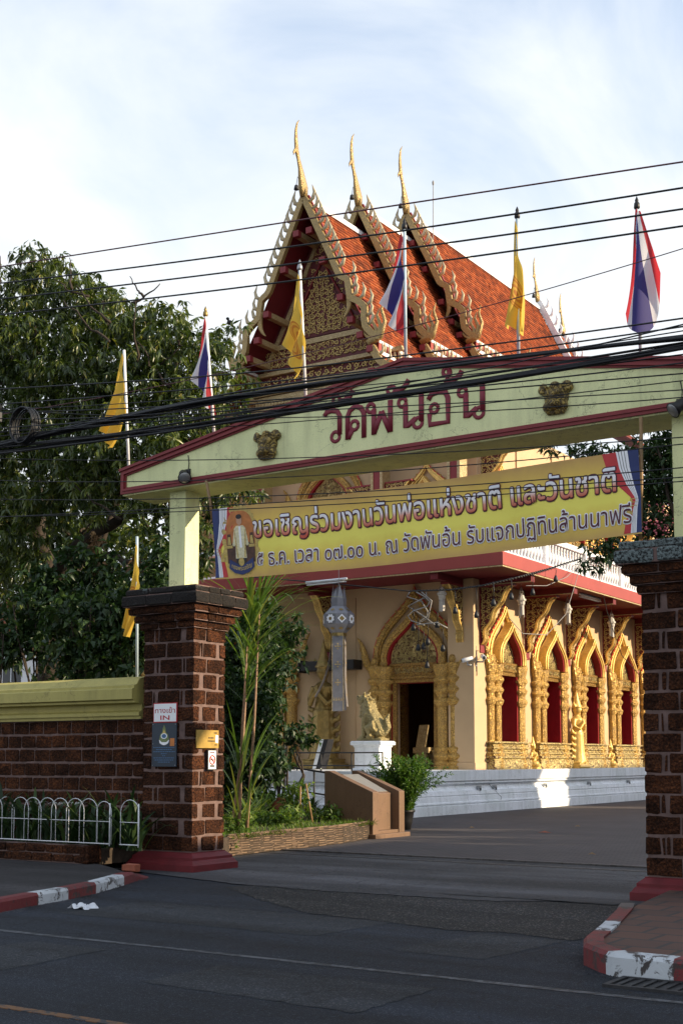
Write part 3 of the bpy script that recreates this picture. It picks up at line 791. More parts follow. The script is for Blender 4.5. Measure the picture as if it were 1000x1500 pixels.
def trim_poly(i): # inset outline
    return [(SX0 + i, SB + .035 + i), (SX1 - i, SB + .035 + i), (SX1 - i, SZE - i * .8), (SXC, SZA - i * 1.02), (SX0 + i, SZE - i * .8)]
for i0, i1, pr in ((-.012, .03, .035), (.03, .06, .05), (.06, .085, .025)):
    o_, i_ = trim_poly(i0), trim_poly(i1)
    for k in range(5):
        a0, a1, c0, c1 = o_[k], o_[(k + 1) % 5], i_[k], i_[(k + 1) % 5]
        b.prism([a0, a1, c1, c0], SY0 - pr, SY0 + .02)
# cap strip over the top edge
tp = [(SX0 - .03, SZE), (SXC, SZA), (SX1 + .03, SZE)]
b.band([(p[0], p[1] + .002) for p in tp], [(p[0], p[1] + .045) for p in tp], SY0 - .06, SY1 + .04)
b.build('trim', 'maroon', gate)
# Thai lettering of the beam, drawn stroke by stroke: wat phan on
def arc(cx_, cz_, r, a0, a1, n=10): return [(cx_ + r * math.cos(R(a0 + (a1 - a0) * i / n)), cz_ + r * math.sin(R(a0 + (a1 - a0) * i / n))) for i in range(n + 1)]
GL = {
 'wo': ([[(.02, .86), (.10, .97), (.28, 1.0), (.48, .95), (.57, .80), (.57, .22)]], [(.42, .17, .15)]),
 'do': ([[(.10, .02), (.10, .72), (.18, .90), (.38, 1.0), (.58, .92), (.68, .74), (.68, .0)], [(.12, .04), (.27, .30)]], [(.34, .42, .14)]),
 'pho': ([[(.25, .80), (.25, .04)], [(.25, .06), (.52, .70)], [(.52, .70), (.80, .06)], [(.82, .04), (.82, 1.0)]], [(.14, .86, .13)]),
 'no': ([[(.27, .80), (.27, .10), (.34, .14), (.62, .32)], [(.80, 1.0), (.80, .22)]], [(.16, .86, .13), (.68, .18, .15)]),
 'o': ([[(.18, .50), (.14, .66), (.14, .02)] if False else [(.08, .80), (.18, .95), (.42, 1.0), (.64, .94), (.72, .76), (.72, .06), (.12, .06), (.12, .40)]], [(.27, .52, .13)]),
}
b = MB()
LET_H = .45
def stroke(pl, x, z, s): b.tube([(x + p[0] * s, SY0 - .006, z + p[1] * s) for p in pl], .039, 8, 0, (1, .35, 1))
def ring(c, x, z, s): 
    pl = arc(c[0], c[1], c[2] * 1.0, 0, 360, 12); b.tube([(x + p[0] * s, SY0 - .006, z + p[1] * s) for p in pl], .026, 8, 0, (1, .35, 1))
lx = [(-9.53, 'wo'), (-9.19, 'do'), (-8.84, 'pho'), (-8.36, 'no'), (-7.93, 'o'), (-7.47, 'no')]
for x_, gl in lx:
    st, rg = GL[gl]
    for pl in st: stroke(pl, x_, 5.90, LET_H)
    for c in rg: ring(c, x_, 5.90, LET_H)
for x_ in (-9.40, -8.53):           # the two short-a signs
    ring((.18, .16, .14), x_, 6.42, .40); stroke([(.30, .10), (.50, .10), (.72, .20), (.86, .40)], x_, 6.42, .40)
ring((.14, .42, .13), -7.68, 6.43, .38); stroke([(.26, .46), (.26, .30), (.12, .12), (.40, .10), (.62, .18), (.74, .36)], -7.68, 6.43, .38)
b.build('lettering', 'letter_maroon', gate)
# gilded masks on the beam
def mask(x, z, s):
    b = MB(); y = SY0
    b.ball((x, y, z), (.17 * s, .13, .15 * s)); b.ball((x, y - .08, z - .09 * s), (.11 * s, .10, .07 * s)); b.ball((x, y - .12, z + .0), (.04 * s, .06, .05 * s))
    for q_ in (-1, 1):
        b.ball((x + q_ * .07 * s, y - .10, z + .05 * s), (.045 * s, .05, .04 * s)); b.ball((x + q_ * .17 * s, y - .03, z + .11 * s), (.07 * s, .06, .06 * s)); b.ball((x + q_ * .12 * s, y - .05, z - .12 * s), (.05 * s, .06, .06 * s))
        b.tube([(x + q_ * .10 * s, y - .08, z + .12 * s), (x + q_ * .16 * s, y - .06, z + .17 * s), (x + q_ * .20 * s, y - .04, z + .15 * s)], .03 * s)
    for q_ in range(-2, 3): b.ball((x + q_ * .05 * s, y - .03, z - .17 * s), (.03 * s, .05, .05 * s))
    b.ball((x, y - .05, z + .15 * s), (.07 * s, .07, .05 * s))
    return fuse(b, 'mask', 'gold_ornament', gate, 0.018, 1)
p = atY(393, 652, SY0); mask(p.x, p.z, 1.0)
p = atY(815, 583, SY0); mask(p.x, p.z, .98)

# floodlights bolted on the beam
def floodlight(px, py, dx, label):
    p = atY(px, py, SY0 - .12)
    t = thing('floodlight', label, 'floodlight', (p.x, SY0, p.z), 'floodlights on the gateway beam')
    b = MB(); ax = Vector((-dx, -.5, -.55)).normalized(); c = Vector((p.x, SY0 - .10, p.z + .02))
    b.tube([c - ax * .10, c - ax * .06, c + ax * .02, c + ax * .09], [.05, .065, .07, .10], 14); b.build('housing', 'black_wood', t)
    b = MB(); b.tube([c + ax * .085, c + ax * .097], [.088, .08], 14); b.build('lens', 'grey_metal', t)
    b = MB(); b.tube([(p.x, SY0, p.z + .09), (p.x, SY0 - .05, p.z + .08), c], .016); b.box(p.x - .05, p.x + .05, SY0 - .02, SY0 - .001, p.z + .04, p.z + .13); b.tube([(p.x + .01, SY0 - .01, p.z + .12), (p.x + .02, SY0 - .008, p.z + .22), (p.x - .0, SY0 - .008, p.z + .34)], .006)
    b.build('bracket', 'cast_iron', t)
floodlight(268, 698, -.6, 'small black floodlight on the left end of the gateway beam')
floodlight(992, 597, .5, 'small black floodlight at the right edge above the gateway beam')

# ------------------------------------------------------------------ boundary wall on the left
wall = thing('boundary_wall', 'long laterite block wall with pale green moulded coping left of the gateway', 'wall', (-18, 14.4, 0))
random.seed(11)
b = MB(); b.box(-30, PLX0 - .03, 14.27, 14.6, 0, 2.2, 1)
for k in range(10):
    za, zb = .02 + k * .218 + .015, .02 + (k + 1) * .218 - .015
    x = -22 - (k % 2) * .17
    while x < PLX0 - .06:
        w = random.uniform(.30, .36); xe = min(x + w, PLX0 - .035)
        if xe - x > .08: b.rbox(x + .014, xe - .014, 14.255 + random.uniform(-.004, .004), 14.35, za, zb, 0, .006)
        x += w
b.build('masonry', ['laterite', 'mortar'], wall)
b = MB()
b.prism([(14.30, 2.2), (14.20, 2.2), (14.20, 2.25), (14.16, 2.25), (14.16, 2.30), (14.22, 2.33), (14.22, 2.42), (14.06, 2.44), (14.06, 2.47), (14.00, 2.49), (14.00, 2.64), (14.05, 2.66), (14.05, 2.70), (14.11, 2.72), (14.16, 2.80), (14.30, 2.84), (14.62, 2.84), (14.72, 2.6), (14.62, 2.2)], -30, PLX0 - .16, 'x')
b.build('coping', 'lime_coping', wall)

# planter with hooped fence in front of the wall
pl = thing('planter', 'low dark laterite planter along the foot of the boundary wall', 'planter', (-16, 13.5, .1))
random.seed(12); b = MB(); b.box(-24, -13.0, 13.17, 13.42, 0.0, .37, 1); b.rbox(-13.03, -12.88, 13.15, 13.43, .125, .375, 0, .012, .02)
for k in range(2):
    x = -23.7 + k * .2
    while x < -13.0:
        w = random.uniform(.36, .44); b.rbox(x + .012, min(x + w, -12.92) - .012, 13.145, 13.3, .135 + k * .125, .245 + k * .125, 0, .01); x += w
b.build('edging', ['laterite', 'mortar'], pl)
b = MB(); b.box(-24, -12.9, 13.421, 14.23, 0.1, .32); b.build('soil_bed', 'soil', pl)
def hoop_panel(x0, x1, n, label):
    t = thing('hoop_fence', label, 'fence', ((x0 + x1) / 2, 13.3, .38), 'white hooped fence panels on the planter')
    b = MB(); y = 13.3; w = (x1 - x0) / n
    for i in range(n):
        a = x0 + i * w; off = w * .62
        for j in range(1):
            c_ = a + w / 2; r = w * .62 if i < n - 1 else w * .5
            pts = [(c_ - r, y + (i % 2) * .02, .40), (c_ - r, y + (i % 2) * .02, .86)] + [(c_ + r * math.cos(R(180 - q * 18)), y + (i % 2) * .02, .86 + r * math.sin(R(180 - q * 18))) for q in range(1, 10)] + [(c_ + r, y + (i % 2) * .02, .86), (c_ + r, y + (i % 2) * .02, .40)]
            b.tube(pts, .0055, 5)
    b.build('hoops', 'white_enamel', t)
    b = MB(); b.tube([(x0, y - .015, .41), (x1, y - .015, .41)], .009, 6); b.build('rail', 'white_enamel', t)
    b = MB(); b.tube([(x0, y - .012, .72), (x1, y - .012, .72)], .006, 6); b.build('rail', 'white_enamel', t)
    b = MB(); b.tube([(x1, y - .012, .38), (x1, y - .012, .98)], .010, 6); b.build('post', 'white_enamel', t)
def fx(px): return atY(px, 1200, 13.3).x
hoop_panel(fx(162) - 3.4, fx(162), 12, 'long panel of white hooped wire fence on the planter')
hoop_panel(fx(177), fx(204), 1, 'single white hoop of wire fence beside the left pillar')
random.seed(21)
for k, px in enumerate([-20, 12, 38, 66, 96, 120, 146, 172, 196]):
    p = atY(px, 1200, 13.62 + .18 * (k % 2)); sp = []
    for i in range(26):
        sp.append(((p.x + random.uniform(-.16, .16), p.y + random.uniform(-.1, .1), .3), random.uniform(0, 6.28), random.uniform(.05, .7), random.uniform(.65, 1.1), random.uniform(.055, .085), random.uniform(.8, 2.0)))
    lily = thing('spider_lily', 'dark strap-leaved lily clump growing behind the white hooped fence', 'plant', (p.x, p.y, .3), 'lily clumps in the planter')
    blades('leaves', sp, 'lily_leaf', lily)
    if px in (120, 96, 66):
        bb = []
        for i in range(10): bb.append(((p.x, p.y - .15, .92), i * .63 + .2, 1.0, .2, .014, 1.5))
        blades('flower', bb, 'petal_white', lily)
        lily['label'] = {120: 'lily clump with a white spidery flower behind the fence, nearest the pillar', 96: 'lily clump with a white flower, middle one of three in bloom behind the fence', 66: 'lily clump with a white flower, farthest from the pillar of three in bloom'}[px]
        del lily['group']

# ------------------------------------------------------------------ the temple hall
XC, XR, XL, YF, YB = -26.8, -18.2, -35.4, 35.5, 68.0
PZ = 1.27
temple = thing('temple_hall', 'two-storey cream temple hall with tiered orange roof and gilded gables', 'temple', (XC, YF, 0))
T0 = Vector((XC, YF, 0))
# plinth: stepped mouldings, offset outwards from the terrace edge
prof = [(.0, .24), (.27, .24), (.275, .17), (.31, .17), (.315, .21), (.36, .20), (.365, .17), (.52, .15), (.525, .13), (.55, .13), (.555, .15), (.68, .12), (.685, .05), (.74, .03), (.745, .0), (.83, -.03), (.835, .0), (.87, .02), (.875, .05), (.92, .05), (.925, .02), (.96, .02), (.965, .08), (PZ, .08)]
PX1, PY0 = -17.62, 29.55
vs = []; fs = []
for z_, ov in prof: vs += [(XC - (PX1 - XC) - ov, PY0 - ov, z_), (PX1 + ov, PY0 - ov, z_), (PX1 + ov, YB + ov, z_), (XC - (PX1 - XC) - ov, YB + ov, z_)]
for k in range(len(prof) - 1):
    for q_ in range(4): fs.append((k * 4 + q_, k * 4 + (q_ + 1) % 4, k * 4 + 4 + (q_ + 1) % 4, k * 4 + 4 + q_))
fs.append(tuple(len(vs) - 4 + i for i in range(4)))
b = MB(); b.add(vs, fs); plinth = b.build('plinth', 'white_plaster', temple, 0.006)
# thin settlement crack and conduit boxes on the plinth
b = MB()
cr = [(35.2, 1.02), (35.24, .93), (35.16, .84), (35.3, .74), (35.36, .62), (35.55, .5), (35.7, .44), (35.55, .34)]
for (ya, za), (yb_, zb) in zip(cr, cr[1:]):
    oa = np.interp(za, [p[0] for p in prof], [p[1] for p in prof]); ob = np.interp(zb, [p[0] for p in prof], [p[1] for p in prof])
    b.tube([(PX1 + oa + .002, ya, za), (PX1 + ob + .002, yb_, zb)], .006, 5)
b.build('crack', 'black_cable', plinth)
for yy in (34.3, 35.35, 39.1, 42.9, 46.8):
    b = MB(); b.box(PX1 + .05, PX1 + .15, yy - .07, yy + .07, .70, .80); b.box(PX1 + .15, PX1 + .17, yy - .03, yy + .03, .66, .74, 1); b.build('socket_box', ['grey_metal', 'black_wood'], plinth)
b = MB(); b.tube([(PX1 + .06, 33.5, .88), (PX1 + .06, 50, .88)], .012, 6); b.build('conduit', 'grey_metal', plinth)

# lower walls with door and window openings
ZT = 7.28
def wall_with_openings(b, run, holes, a0, a1, z0, z1, axis):
    """run lo..hi, holes (lo, hi, zlo, zhi), thickness a0..a1"""
    lo, hi = run; x = lo
    def bx(p, q_, za, zb):
        if q_ - p < .001 or zb - za < .001: return
        if axis == 'x': b.box(p, q_, a0, a1, za, zb)
        else: b.box(a0, a1, p, q_, za, zb)
    for (h0, h1, za, zb) in sorted(holes):
        bx(x, h0, z0, z1); bx(h0, h1, z0, za); bx(h0, h1, zb, z1); x = h1
    bx(x, hi, z0, z1)
DOORS = [(XC - 6.45, .85), (XC, 1.0), (XC + 6.45, .85)]
WINY = [37.42 + 3.5 * k for k in range(6)]
b = MB(); wall_with_openings(b, (XL, XR), [(c - w, c + w, PZ, 4.06) for c, w in DOORS], YF, YF + .4, PZ, ZT, 'x')
b.build('front_wall', 'cream_wall', temple)
b = MB(); wall_with_openings(b, (YF + .4, YB - .5), [(y - .64, y + .64, 2.16, 4.30) for y in WINY], XR - .4, XR, PZ, ZT, 'y')
b.build('side_wall', 'cream_wall', temple)
b = MB(); b.box(XL, XL + .4, YF + .4, YB - .5, PZ, ZT); b.box(XL, XR, YB - .5, YB - .1, PZ, ZT); b.build('rear_wall', 'cream_wall', temple)
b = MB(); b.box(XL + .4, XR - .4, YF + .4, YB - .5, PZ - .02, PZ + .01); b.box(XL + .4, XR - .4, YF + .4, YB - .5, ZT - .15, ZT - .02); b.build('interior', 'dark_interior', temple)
for i in range(4):
    for q_ in (-1, 1):
        b = MB(); b.lathe([(.3, PZ), (.3, PZ + .4), (.22, PZ + .5), (.22, 6.5), (.32, 6.8), (.32, ZT - .16)], (XC + q_ * 3.3, 40 + i * 5.5, 0), 14); b.build('interior_column', 'gilt_fine', temple)
# corner pilasters and pilasters
def pil(x0, x1, y0, y1):
    b = MB(); b.box(x0, x1, y0, y1, PZ + .001, ZT - .01); b.box(x0 - .04, x1 + .04, y0 - .04, y1 + .04, PZ + .002, PZ + .22); return b.build('pilaster', 'cream_wall', temple, 0.01)
pil(XR - .86, XR + .06, YF - .24, YF + .62)
for x_ in (XC + 3.2, XC - 3.2): pil(x_ - .32, x_ + .32, YF - .05, YF + .1)
PILY = [39.17 + 3.5 * k for k in range(6)]
for y in PILY: pil(XR - .1, XR + .05, y - .22, y + .22)
b = MB(); b.tube([(XC + 4.15, YF - .012, PZ), (XC + 4.15, YF - .012, ZT - .3)], .018, 5); b.tube([(XC + 8.3, YF - .105, 5.0), (XR + .08, YF - .105, 5.0), (XR + .08, YF + .6, 5.0)], .006, 5)
b.build('conduit', 'cream_wall', temple)

# ---- gilded door and window surrounds, in a local frame: x along the wall, -y outwards
def colprof(z0, z1, r):
    h = z1 - z0
    P = [(1.4, 0), (1.4, .035), (1.15, .04), (1.3, .07), (.95, .085), (1.38, .12), (1.38, .135), (.95, .16), (1.2, .2), (1.0, .21), (.80, .215), (.80, .60), (1.0, .605), (1.36, .645), (1.36, .655), (.88, .68), (.88, .71), (1.36, .745), (1.36, .76), (.9, .785), (.9, .81), (1.4, .845), (1.4, .865), (.95, .885), (1.1, .91), (1.45, .97), (1.45, 1.0)]
    return [(r * a, z0 + h * t) for a, t in P]
def ogee(hw, h, n=22):
    r = bez((hw, 0), (hw * 1.16, h * .56), (hw * .26, h * .66), (0, h), n)
    return r + [(-x, z) for x, z in reversed(r[:-1])]
def up(pl, z, x=0): return [(p[0] + x, p[1] + z) for p in pl]
def surround(name, W, zs, zl0, zl1, hin, hout, base, dep, parent, scale_col=.17, kanok=.7, spring=None):
    spring = spring or zl1 - .1
    b = MB(); wi, we = W + .02, W - .0
    # red reveal, leaves folded back into the room
    for s in (-1, 1):
        b.box(min(s * (W - .012), s * (W + .05)), max(s * (W - .012), s * (W + .05)), -dep + .02 if base else -.06, .95 if base else .16, zs, zl0)
    b.box(-W, W, -.05, .42, zl0 - .001, zl0 + .05); b.box(-W, W, -.05, .42, zs - .05, zs + .001)
    o = b.build(name, 'shutter_red', parent, 0, True)
    # moulded gilt frame round the opening
    b = MB(); f = .13
    for s in (-1, 1):
        e0 = W - .16 if not base else W - .04
        if not base: b.box(min(s * e0, s * (W - .013)), max(s * e0, s * (W - .013)), -.10, .02, zs, zl0)
        b.box(min(s * (W + .051), s * (W + .051 + f)), max(s * (W + .051), s * (W + .051 + f)), -.16, -.061, zs, zl0)
    b.box(-W - f + .015, W + f - .015, -.16, -.061, zl0 + .001, zl0 + f)
    b.build('frame', 'gilt_fine', o, 0.01, True)
    c1, c2 = W + .17 + scale_col * .3, W + .17 + scale_col * 2.35
    # sill block with mouldings
    if base:
        b = MB(); hw = c2 + scale_col * 1.3
        for za, zb, e in ((PZ, PZ + .30, .05), (PZ + .30, PZ + .36, .0), (PZ + .36, PZ + .43, .06), (PZ + .43, PZ + .50, -.02), (PZ + .50, PZ + .56, .03), (PZ + .56, PZ + .66, -.05), (PZ + .66, PZ + .72, .02), (PZ + .72, zs - .06, -.04), (zs - .06, zs, .05)):
            b.box(-hw - e, hw + e, -dep - .10 - e, -.001, za + .002, zb)
        b.build('sill', 'gilt_panel', o, 0.012, True)
    zc = PZ if not base else PZ + .04
    for s in (-1, 1):
        b = MB(); b.lathe([(r_ * 1.2, z_) for r_, z_ in colprof(zc, spring, scale_col)], (s * c1, -dep, 0), 10, 0, 1, .8, .3, False); b.box(min(s * c1, s * c1) - scale_col * .8, s * c1 + scale_col * .8, -dep, -.005, zc, spring - .02); b.build('column', 'gilt', o, 0.008, True)
        b = MB(); b.lathe([(r_ * 1.2, z_) for r_, z_ in colprof(zc, spring + .05, scale_col)], (s * c2, -dep * .55, 0), 10, 0, 1, .8, .3, False); b.box(s * c2 - scale_col * .8, s * c2 + scale_col * .8, -dep * .55, -.006, zc, spring); b.build('column', 'gilt', o, 0.008, True)
    b = MB(); b.box(-W - .06, W + .06, -dep + .05, -.062, zl0 + f, zl1); b.box(-W - .1, W + .1, -dep + .01, -.063, zl1 - .08, zl1 + .001); b.box(-W - .1, W + .1, -dep + .01, -.063, zl0 + f + .001, zl0 + f + .07)
    b.build('lintel', 'gilt_fine', o, 0.01, True)
    ty = -.075 if base else -dep * .45; ex = .10 if base else 0.0
    b = MB(); b.prism(up(ogee(W + .08, hin * .86), zl1 - .02), ty, -.064)
    sp_ = []
    for i in range(-6, 7):
        for j in range(9):
            x, z = i * .15 + (j % 2) * .07, .06 + j * .135
            if abs(x) < (W + .02) * (1 - z / (hin * .84)): sp_.append((x, zl1 + z, .066))
    scrolls(b, sp_, ty, 0)
    sp_ = [(x * .17, zl1 - (zl1 - zl0 - .13) * .5, .07) for x in range(int(-W / .17), int(W / .17) + 1)]; scrolls(b, sp_, -dep + .05, 0)
    b.ball((0, ty, zl1 + hin * .32), (.11, .06, .2), 0, 8); b.ball((0, ty - .01, zl1 + hin * .50), (.06, .06, .08), 0, 8)
    b.build('tympanum', 'gilt_panel', o, 0, True)
    b = MB(); b.band(up(ogee(W + .02, hin * .88), zl1 - .05), up(ogee(W + .09, hin * .92), zl1 - .05), -dep - .02 - ex, -.065); b.build('arch_lining', 'shutter_red', o, 0, True)
    b = MB(); b.band(up(ogee(W + .095, hin * .925), zl1 - .06), up(ogee(W + .30, hin * 1.12), zl1 - .06), -dep - .07 - ex, -.066)
    b.band(up(ogee(W + .16, hin * .98), zl1 - .06), up(ogee(W + .24, hin * 1.05), zl1 - .06), -dep - .11 - ex, -dep - .065 - ex)
    b.build('arch', 'gold_band' if base else 'gilt', o, 0.012, True)
    b = MB(); b.band(up(ogee(W + .42, hout * .88), spring - .05), up(ogee(W + .66, hout), spring - .05), -dep * .62, -.067)
    ol = up(ogee(W + .66, hout), spring - .05, 0)
    b.band(up(ogee(W + .48, hout * .92), spring - .05), up(ogee(W + .58, hout * .97), spring - .05), -dep * .62 - .05, -dep * .61)
    b.build('arch', 'gold_band' if base else 'gilt', o, 0.012, True)
    b = MB(); b.band(ol, up(ogee(W + .69, hout * 1.02), spring - .05), -dep * .5, -.068)
    for i in range(len(ol) - 1):
        if i % 2 == 0 and 2 < i < len(ol) - 3:
            p = ol[i]; b.box(p[0] - .03, p[0] + .03, -dep * .56, -dep * .49, p[1] + .01, p[1] + .09, 1)
    b.build('arch_edge', ['bright_red', 'gilt'], o, 0, True)
    # upswept flame ornaments at the foot of the arch
    for s in (-1, 1):
        b = MB(); x0 = c2 - .1
        pts = bez((x0, spring - .05), (x0 + kanok * .9, spring - .1), (x0 + kanok * .5, spring + kanok * .8), (x0 + kanok * 1.1, spring + kanok * 1.35), 12)
        b.tube([(s * p[0], -dep * .6, p[1]) for p in pts], [.11, .16, .17, .15, .15, .14, .13, .12, .11, .09, .07, .05, .02], 8, 0, (1, .8, 1))
        for p in pts[2:10:2]:
            b.tube([(s * p[0], -dep * .7, p[1]), (s * (p[0] + .14 * kanok), -dep * .7, p[1] + .05), (s * (p[0] + .2 * kanok), -dep * .7, p[1] + .17 * kanok)], [.07, .06, .015], 6)
        b.ball((s * c1, -dep * 1.0, spring + .1), (.15, .14, .17), 0, 8); b.ball((s * c2, -dep * .8, spring + .15), (.16, .14, .2), 0, 8)
        b.build('flame_ornament', 'gilt', o, 0, True)
    return o
for i, (c, w) in enumerate(DOORS):
    if i == 1: d = surround('door', w, PZ, 4.25, 4.9, 1.75, 2.7, False, .26, temple, .19, .8)
    elif i == 0:
        d = surround('door', w, PZ, 4.06, 4.69, 1.62, 2.62, False, .22, temple, .18, .75); d0 = d
    else: d = copy_tree(d0, temple)
    d.location = (c - XC, 0, 0)
w0 = None
for y in WINY:
    if w0 is None: w0 = surround('window', .63, 2.16, 4.30, 4.72, 1.25, 2.05, True, .22, temple, .145, .42); w = w0
    else: w = copy_tree(w0, temple)
    w.rotation_euler = (0, 0, R(90)); w.location = (XR - XC, y - YF, 0)
# eave brackets
def bracket_mesh(name, reach, zb, zt, parent):
    """local frame: x outwards from the wall, y thickness"""
    h = zt - zb; out = [(.08, zb)]
    n = 20
    for i in range(1, n + 1):
        t = i / n; x = .06 + reach * (t ** 1.5) * (1 + .0) + .06 * math.sin(t * 19) * (1 - t * .5) + .05
        out.append((x, zb + h * t))
    poly = [(0.03, zb)] + out + [(0.03, zt)]
    b = MB(); b.prism(poly, -.085, .085, 'y', 2); b.band([(max(.03, x - .07), z) for x, z in out], out, -.125, .125, 'y', 0)
    sp_ = []
    for j in range(9):
        t = .18 + j * .098; w_ = reach * t ** 1.5; k = .10
        while k < w_ + .05: sp_.append((k + .02, zb + h * t, .078)); k += .185
    scrolls(b, sp_, -.085, 1); n0 = len(b.v); scrolls(b, sp_, -.085, 1)
    for i in range(n0, len(b.v)): b.v[i] = (b.v[i][0], -b.v[i][1], b.v[i][2])
    o = b.build(name, ['gold_band', 'scroll_gold', 'panel_red'], parent, 0, True)
    b = MB(); b.box(0.0, .028, -.15, .15, zb - .25, zt); b.box(.03, reach + .2, -.14, .14, zt, zt + .06); b.build('backboard', 'maroon', o, 0, True)
    return o
br0 = None
for y in [YF + .3] + PILY:
    if br0 is None: br0 = bracket_mesh('eave_bracket', .95, 5.2, 7.0, temple); o = br0
    else: o = copy_tree(br0, temple)
    o.location = (XR + (.07 if y < 36 else .055) - XC, y - YF, 0)
for x_ in (XC + 3.2, XR - .42, XC - 3.2):
    o = copy_tree(br0, temple); o.rotation_euler = (0, 0, R(-90)); o.location = (x_ - XC, -.1, 0)
# canopy between the storeys
EX, EY = -16.25, 33.5
b = MB(); b.box(2 * XC - EX, EX, EY, YB + 1.5, 7.31, 7.69); b.box(2 * XC - EX + .12, EX - .12, EY + .12, YB + 1.4, 7.69, 7.76); b.box(2 * XC - EX + .06, EX - .06, EY + .06, YB + 1.4, 7.7, 7.73)
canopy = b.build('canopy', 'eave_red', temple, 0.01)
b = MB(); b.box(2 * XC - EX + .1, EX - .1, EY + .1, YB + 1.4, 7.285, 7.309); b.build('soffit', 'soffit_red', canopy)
b = MB()
b.box(2 * XC - EX + .02, EX - .02, EY + .02, EY + .07, 7.27, 7.308); b.box(EX - .07, EX - .02, EY + .071, YB + 1.4, 7.27, 7.308); b.build('lip', 'gilt_pale', canopy)
for y in [YF + .3] + PILY:
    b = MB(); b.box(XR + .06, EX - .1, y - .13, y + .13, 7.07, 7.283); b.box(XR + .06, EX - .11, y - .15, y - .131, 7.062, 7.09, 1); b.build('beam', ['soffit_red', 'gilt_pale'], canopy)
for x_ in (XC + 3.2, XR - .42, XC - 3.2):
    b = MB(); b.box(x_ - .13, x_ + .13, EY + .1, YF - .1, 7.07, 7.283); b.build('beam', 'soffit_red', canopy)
# balustrade of the upper terrace
BX = -16.85
b = MB(); b.box(BX - .11, BX + .11, 34.2, 58, 7.765, 7.93); b.box(BX - .13, BX + .13, 34.2, 58, 8.66, 8.84); b.box(2 * XC - BX, BX - .11, 34.2, 34.42, 7.765, 7.93); b.box(2 * XC - BX, BX - .13, 34.2, 34.42, 8.66, 8.84)
bal = b.build('balustrade', 'white_plaster', temple, 0.015)
b = MB(); BP = [(.055, 0), (.055, .05), (.035, .07), (.05, .14), (.085, .24), (.09, .3), (.06, .42), (.036, .5), (.05, .56), (.036, .6), (.055, .66), (.055, .729)]
b.lathe(BP, (0, 0, 0), 10); bl0 = b.build('baluster', 'white_plaster', bal, 0, True)
bl0.location = (BX - XC, 34.6 - YF, 7.931)
for k in range(1, 75):
    if k % 14 == 13:
        continue
    c = bl0.copy(); COL.objects.link(c); c.parent = bal; c.location = (BX - XC, 34.6 + .24 * k - YF, 7.931)
for k in range(0, 6):
    b = MB(); yy = 34.6 + .24 * (14 * k + 13); b.box(BX - .14, BX + .14, yy - .11, yy + .11, 7.766, 8.95); b.build('post', 'white_plaster', bal)

# ---- upper storey
UX, UYF = -20.5, 40.2
UWY = [42.0 + 3.3 * k for k in range(5)]
b = MB(); wall_with_openings(b, (UYF, YB - 6), [], UX - .3, UX, 7.69, 14.2, 'y'); b.box(2 * XC - UX, 2 * XC - UX + .3, UYF, YB - 6, 7.69, 14.2); b.box(2 * XC - UX + .3, UX - .3, UYF, UYF + .3, 7.69, 14.2); b.build('upper_wall', 'cream_wall', temple)
def surround_at(src, x, y, z, rot):
    c = copy_tree(src, temple); c.location = (x - XC, y - YF, z); c.rotation_euler = (0, 0, R(rot)); return c
for y in UWY: surround_at(w0, UX, y, 5.9, 90)
surround_at(d0, XC + 0.0, UYF, 6.6, 0); surround_at(w0, XC + 4.3, UYF, 5.9, 0); surround_at(w0, XC - 4.3, UYF, 5.9, 0)
for y in [UYF + .35] + [v + 1.65 for v in UWY]:
    c = copy_tree(br0, temple); c.location = (UX + .02 - XC, y - YF, 5.6)
    b = MB(); b.box(UX - .1, UX + .06, y - .2, y + .2, 7.69, 14.0); b.build('upper_pilaster', 'cream_wall', temple)
for x_ in (XC - 2.7, XC + 2.7, XC + 5.9, XC - 5.9):
    b = MB(); b.box(x_ - .24, x_ + .24, UYF - 1.0, UYF - .5, 7.77, 13.9); o = b.build('porch_column', 'maroon', temple)
    b = MB()
    for s in (-1, 1): b.box(x_ + s * .2 - .055, x_ + s * .2 + .055, UYF - 1.03, UYF - .47, 7.771, 13.9)
    b.sq([(.34, 7.772), (.34, 8.1), (.28, 8.25), (.27, 8.6)], (x_, UYF - .75, 0)); b.sq([(.27, 12.6), (.36, 13.0), (.36, 13.3), (.42, 13.5), (.42, 13.91)], (x_, UYF - .75, 0))
    b.build('gilding', 'gilt_pale', o)
c = copy_tree(br0, temple); c.rotation_euler = (0, 0, R(180)); c.location = (XC + 2.45 - XC, UYF - .75 - YF, 4.7)
c = copy_tree(br0, temple); c.rotation_euler = (0, 0, 0); c.location = (XC + 2.95 - XC, UYF - .75 - YF, 4.7)

# ---- roofs
pA = atX(445, 288, XC); pB = atX(525, 301, XC); pC = atX(595, 313, XC); pD = atX(787, 442, XC); pE = atX(825, 492, XC)
YG = pA.y
zmap = lambda X, Y: atY(320 + X / 4.1667, 270 + Y / 4.1667, YG)
def rel(pts): return [((p.x - XC), (p.z - pA.z)) for p in (zmap(*q) for q in pts)]
BB = rel([(522, 92), (560, 160), (600, 250), (640, 335), (680, 420), (712, 495), (742, 560), (788, 578), (797, 640), (803, 692), (852, 712), (892, 745), (890, 812), (898, 868), (932, 908), (965, 925), (990, 930)])
BB[0] = (0, .0)
UP_LINE = [(0.05, -.16), (.55, -1.22), (1.05, -2.3), (1.6, -3.42), (2.2, -4.55), (2.75, -5.5), (3.2, -6.2)]
LOW_LINE = [(3.0, -6.55), (3.7, -7.25), (4.6, -7.95), (5.6, -8.55), (7.0, -9.2)]
LBB = [(3.05, -6.45), (3.35, -7.0), (3.75, -7.3), (4.1, -7.35), (4.45, -7.65), (4.9, -7.95), (5.4, -8.1), (5.75, -8.1)]
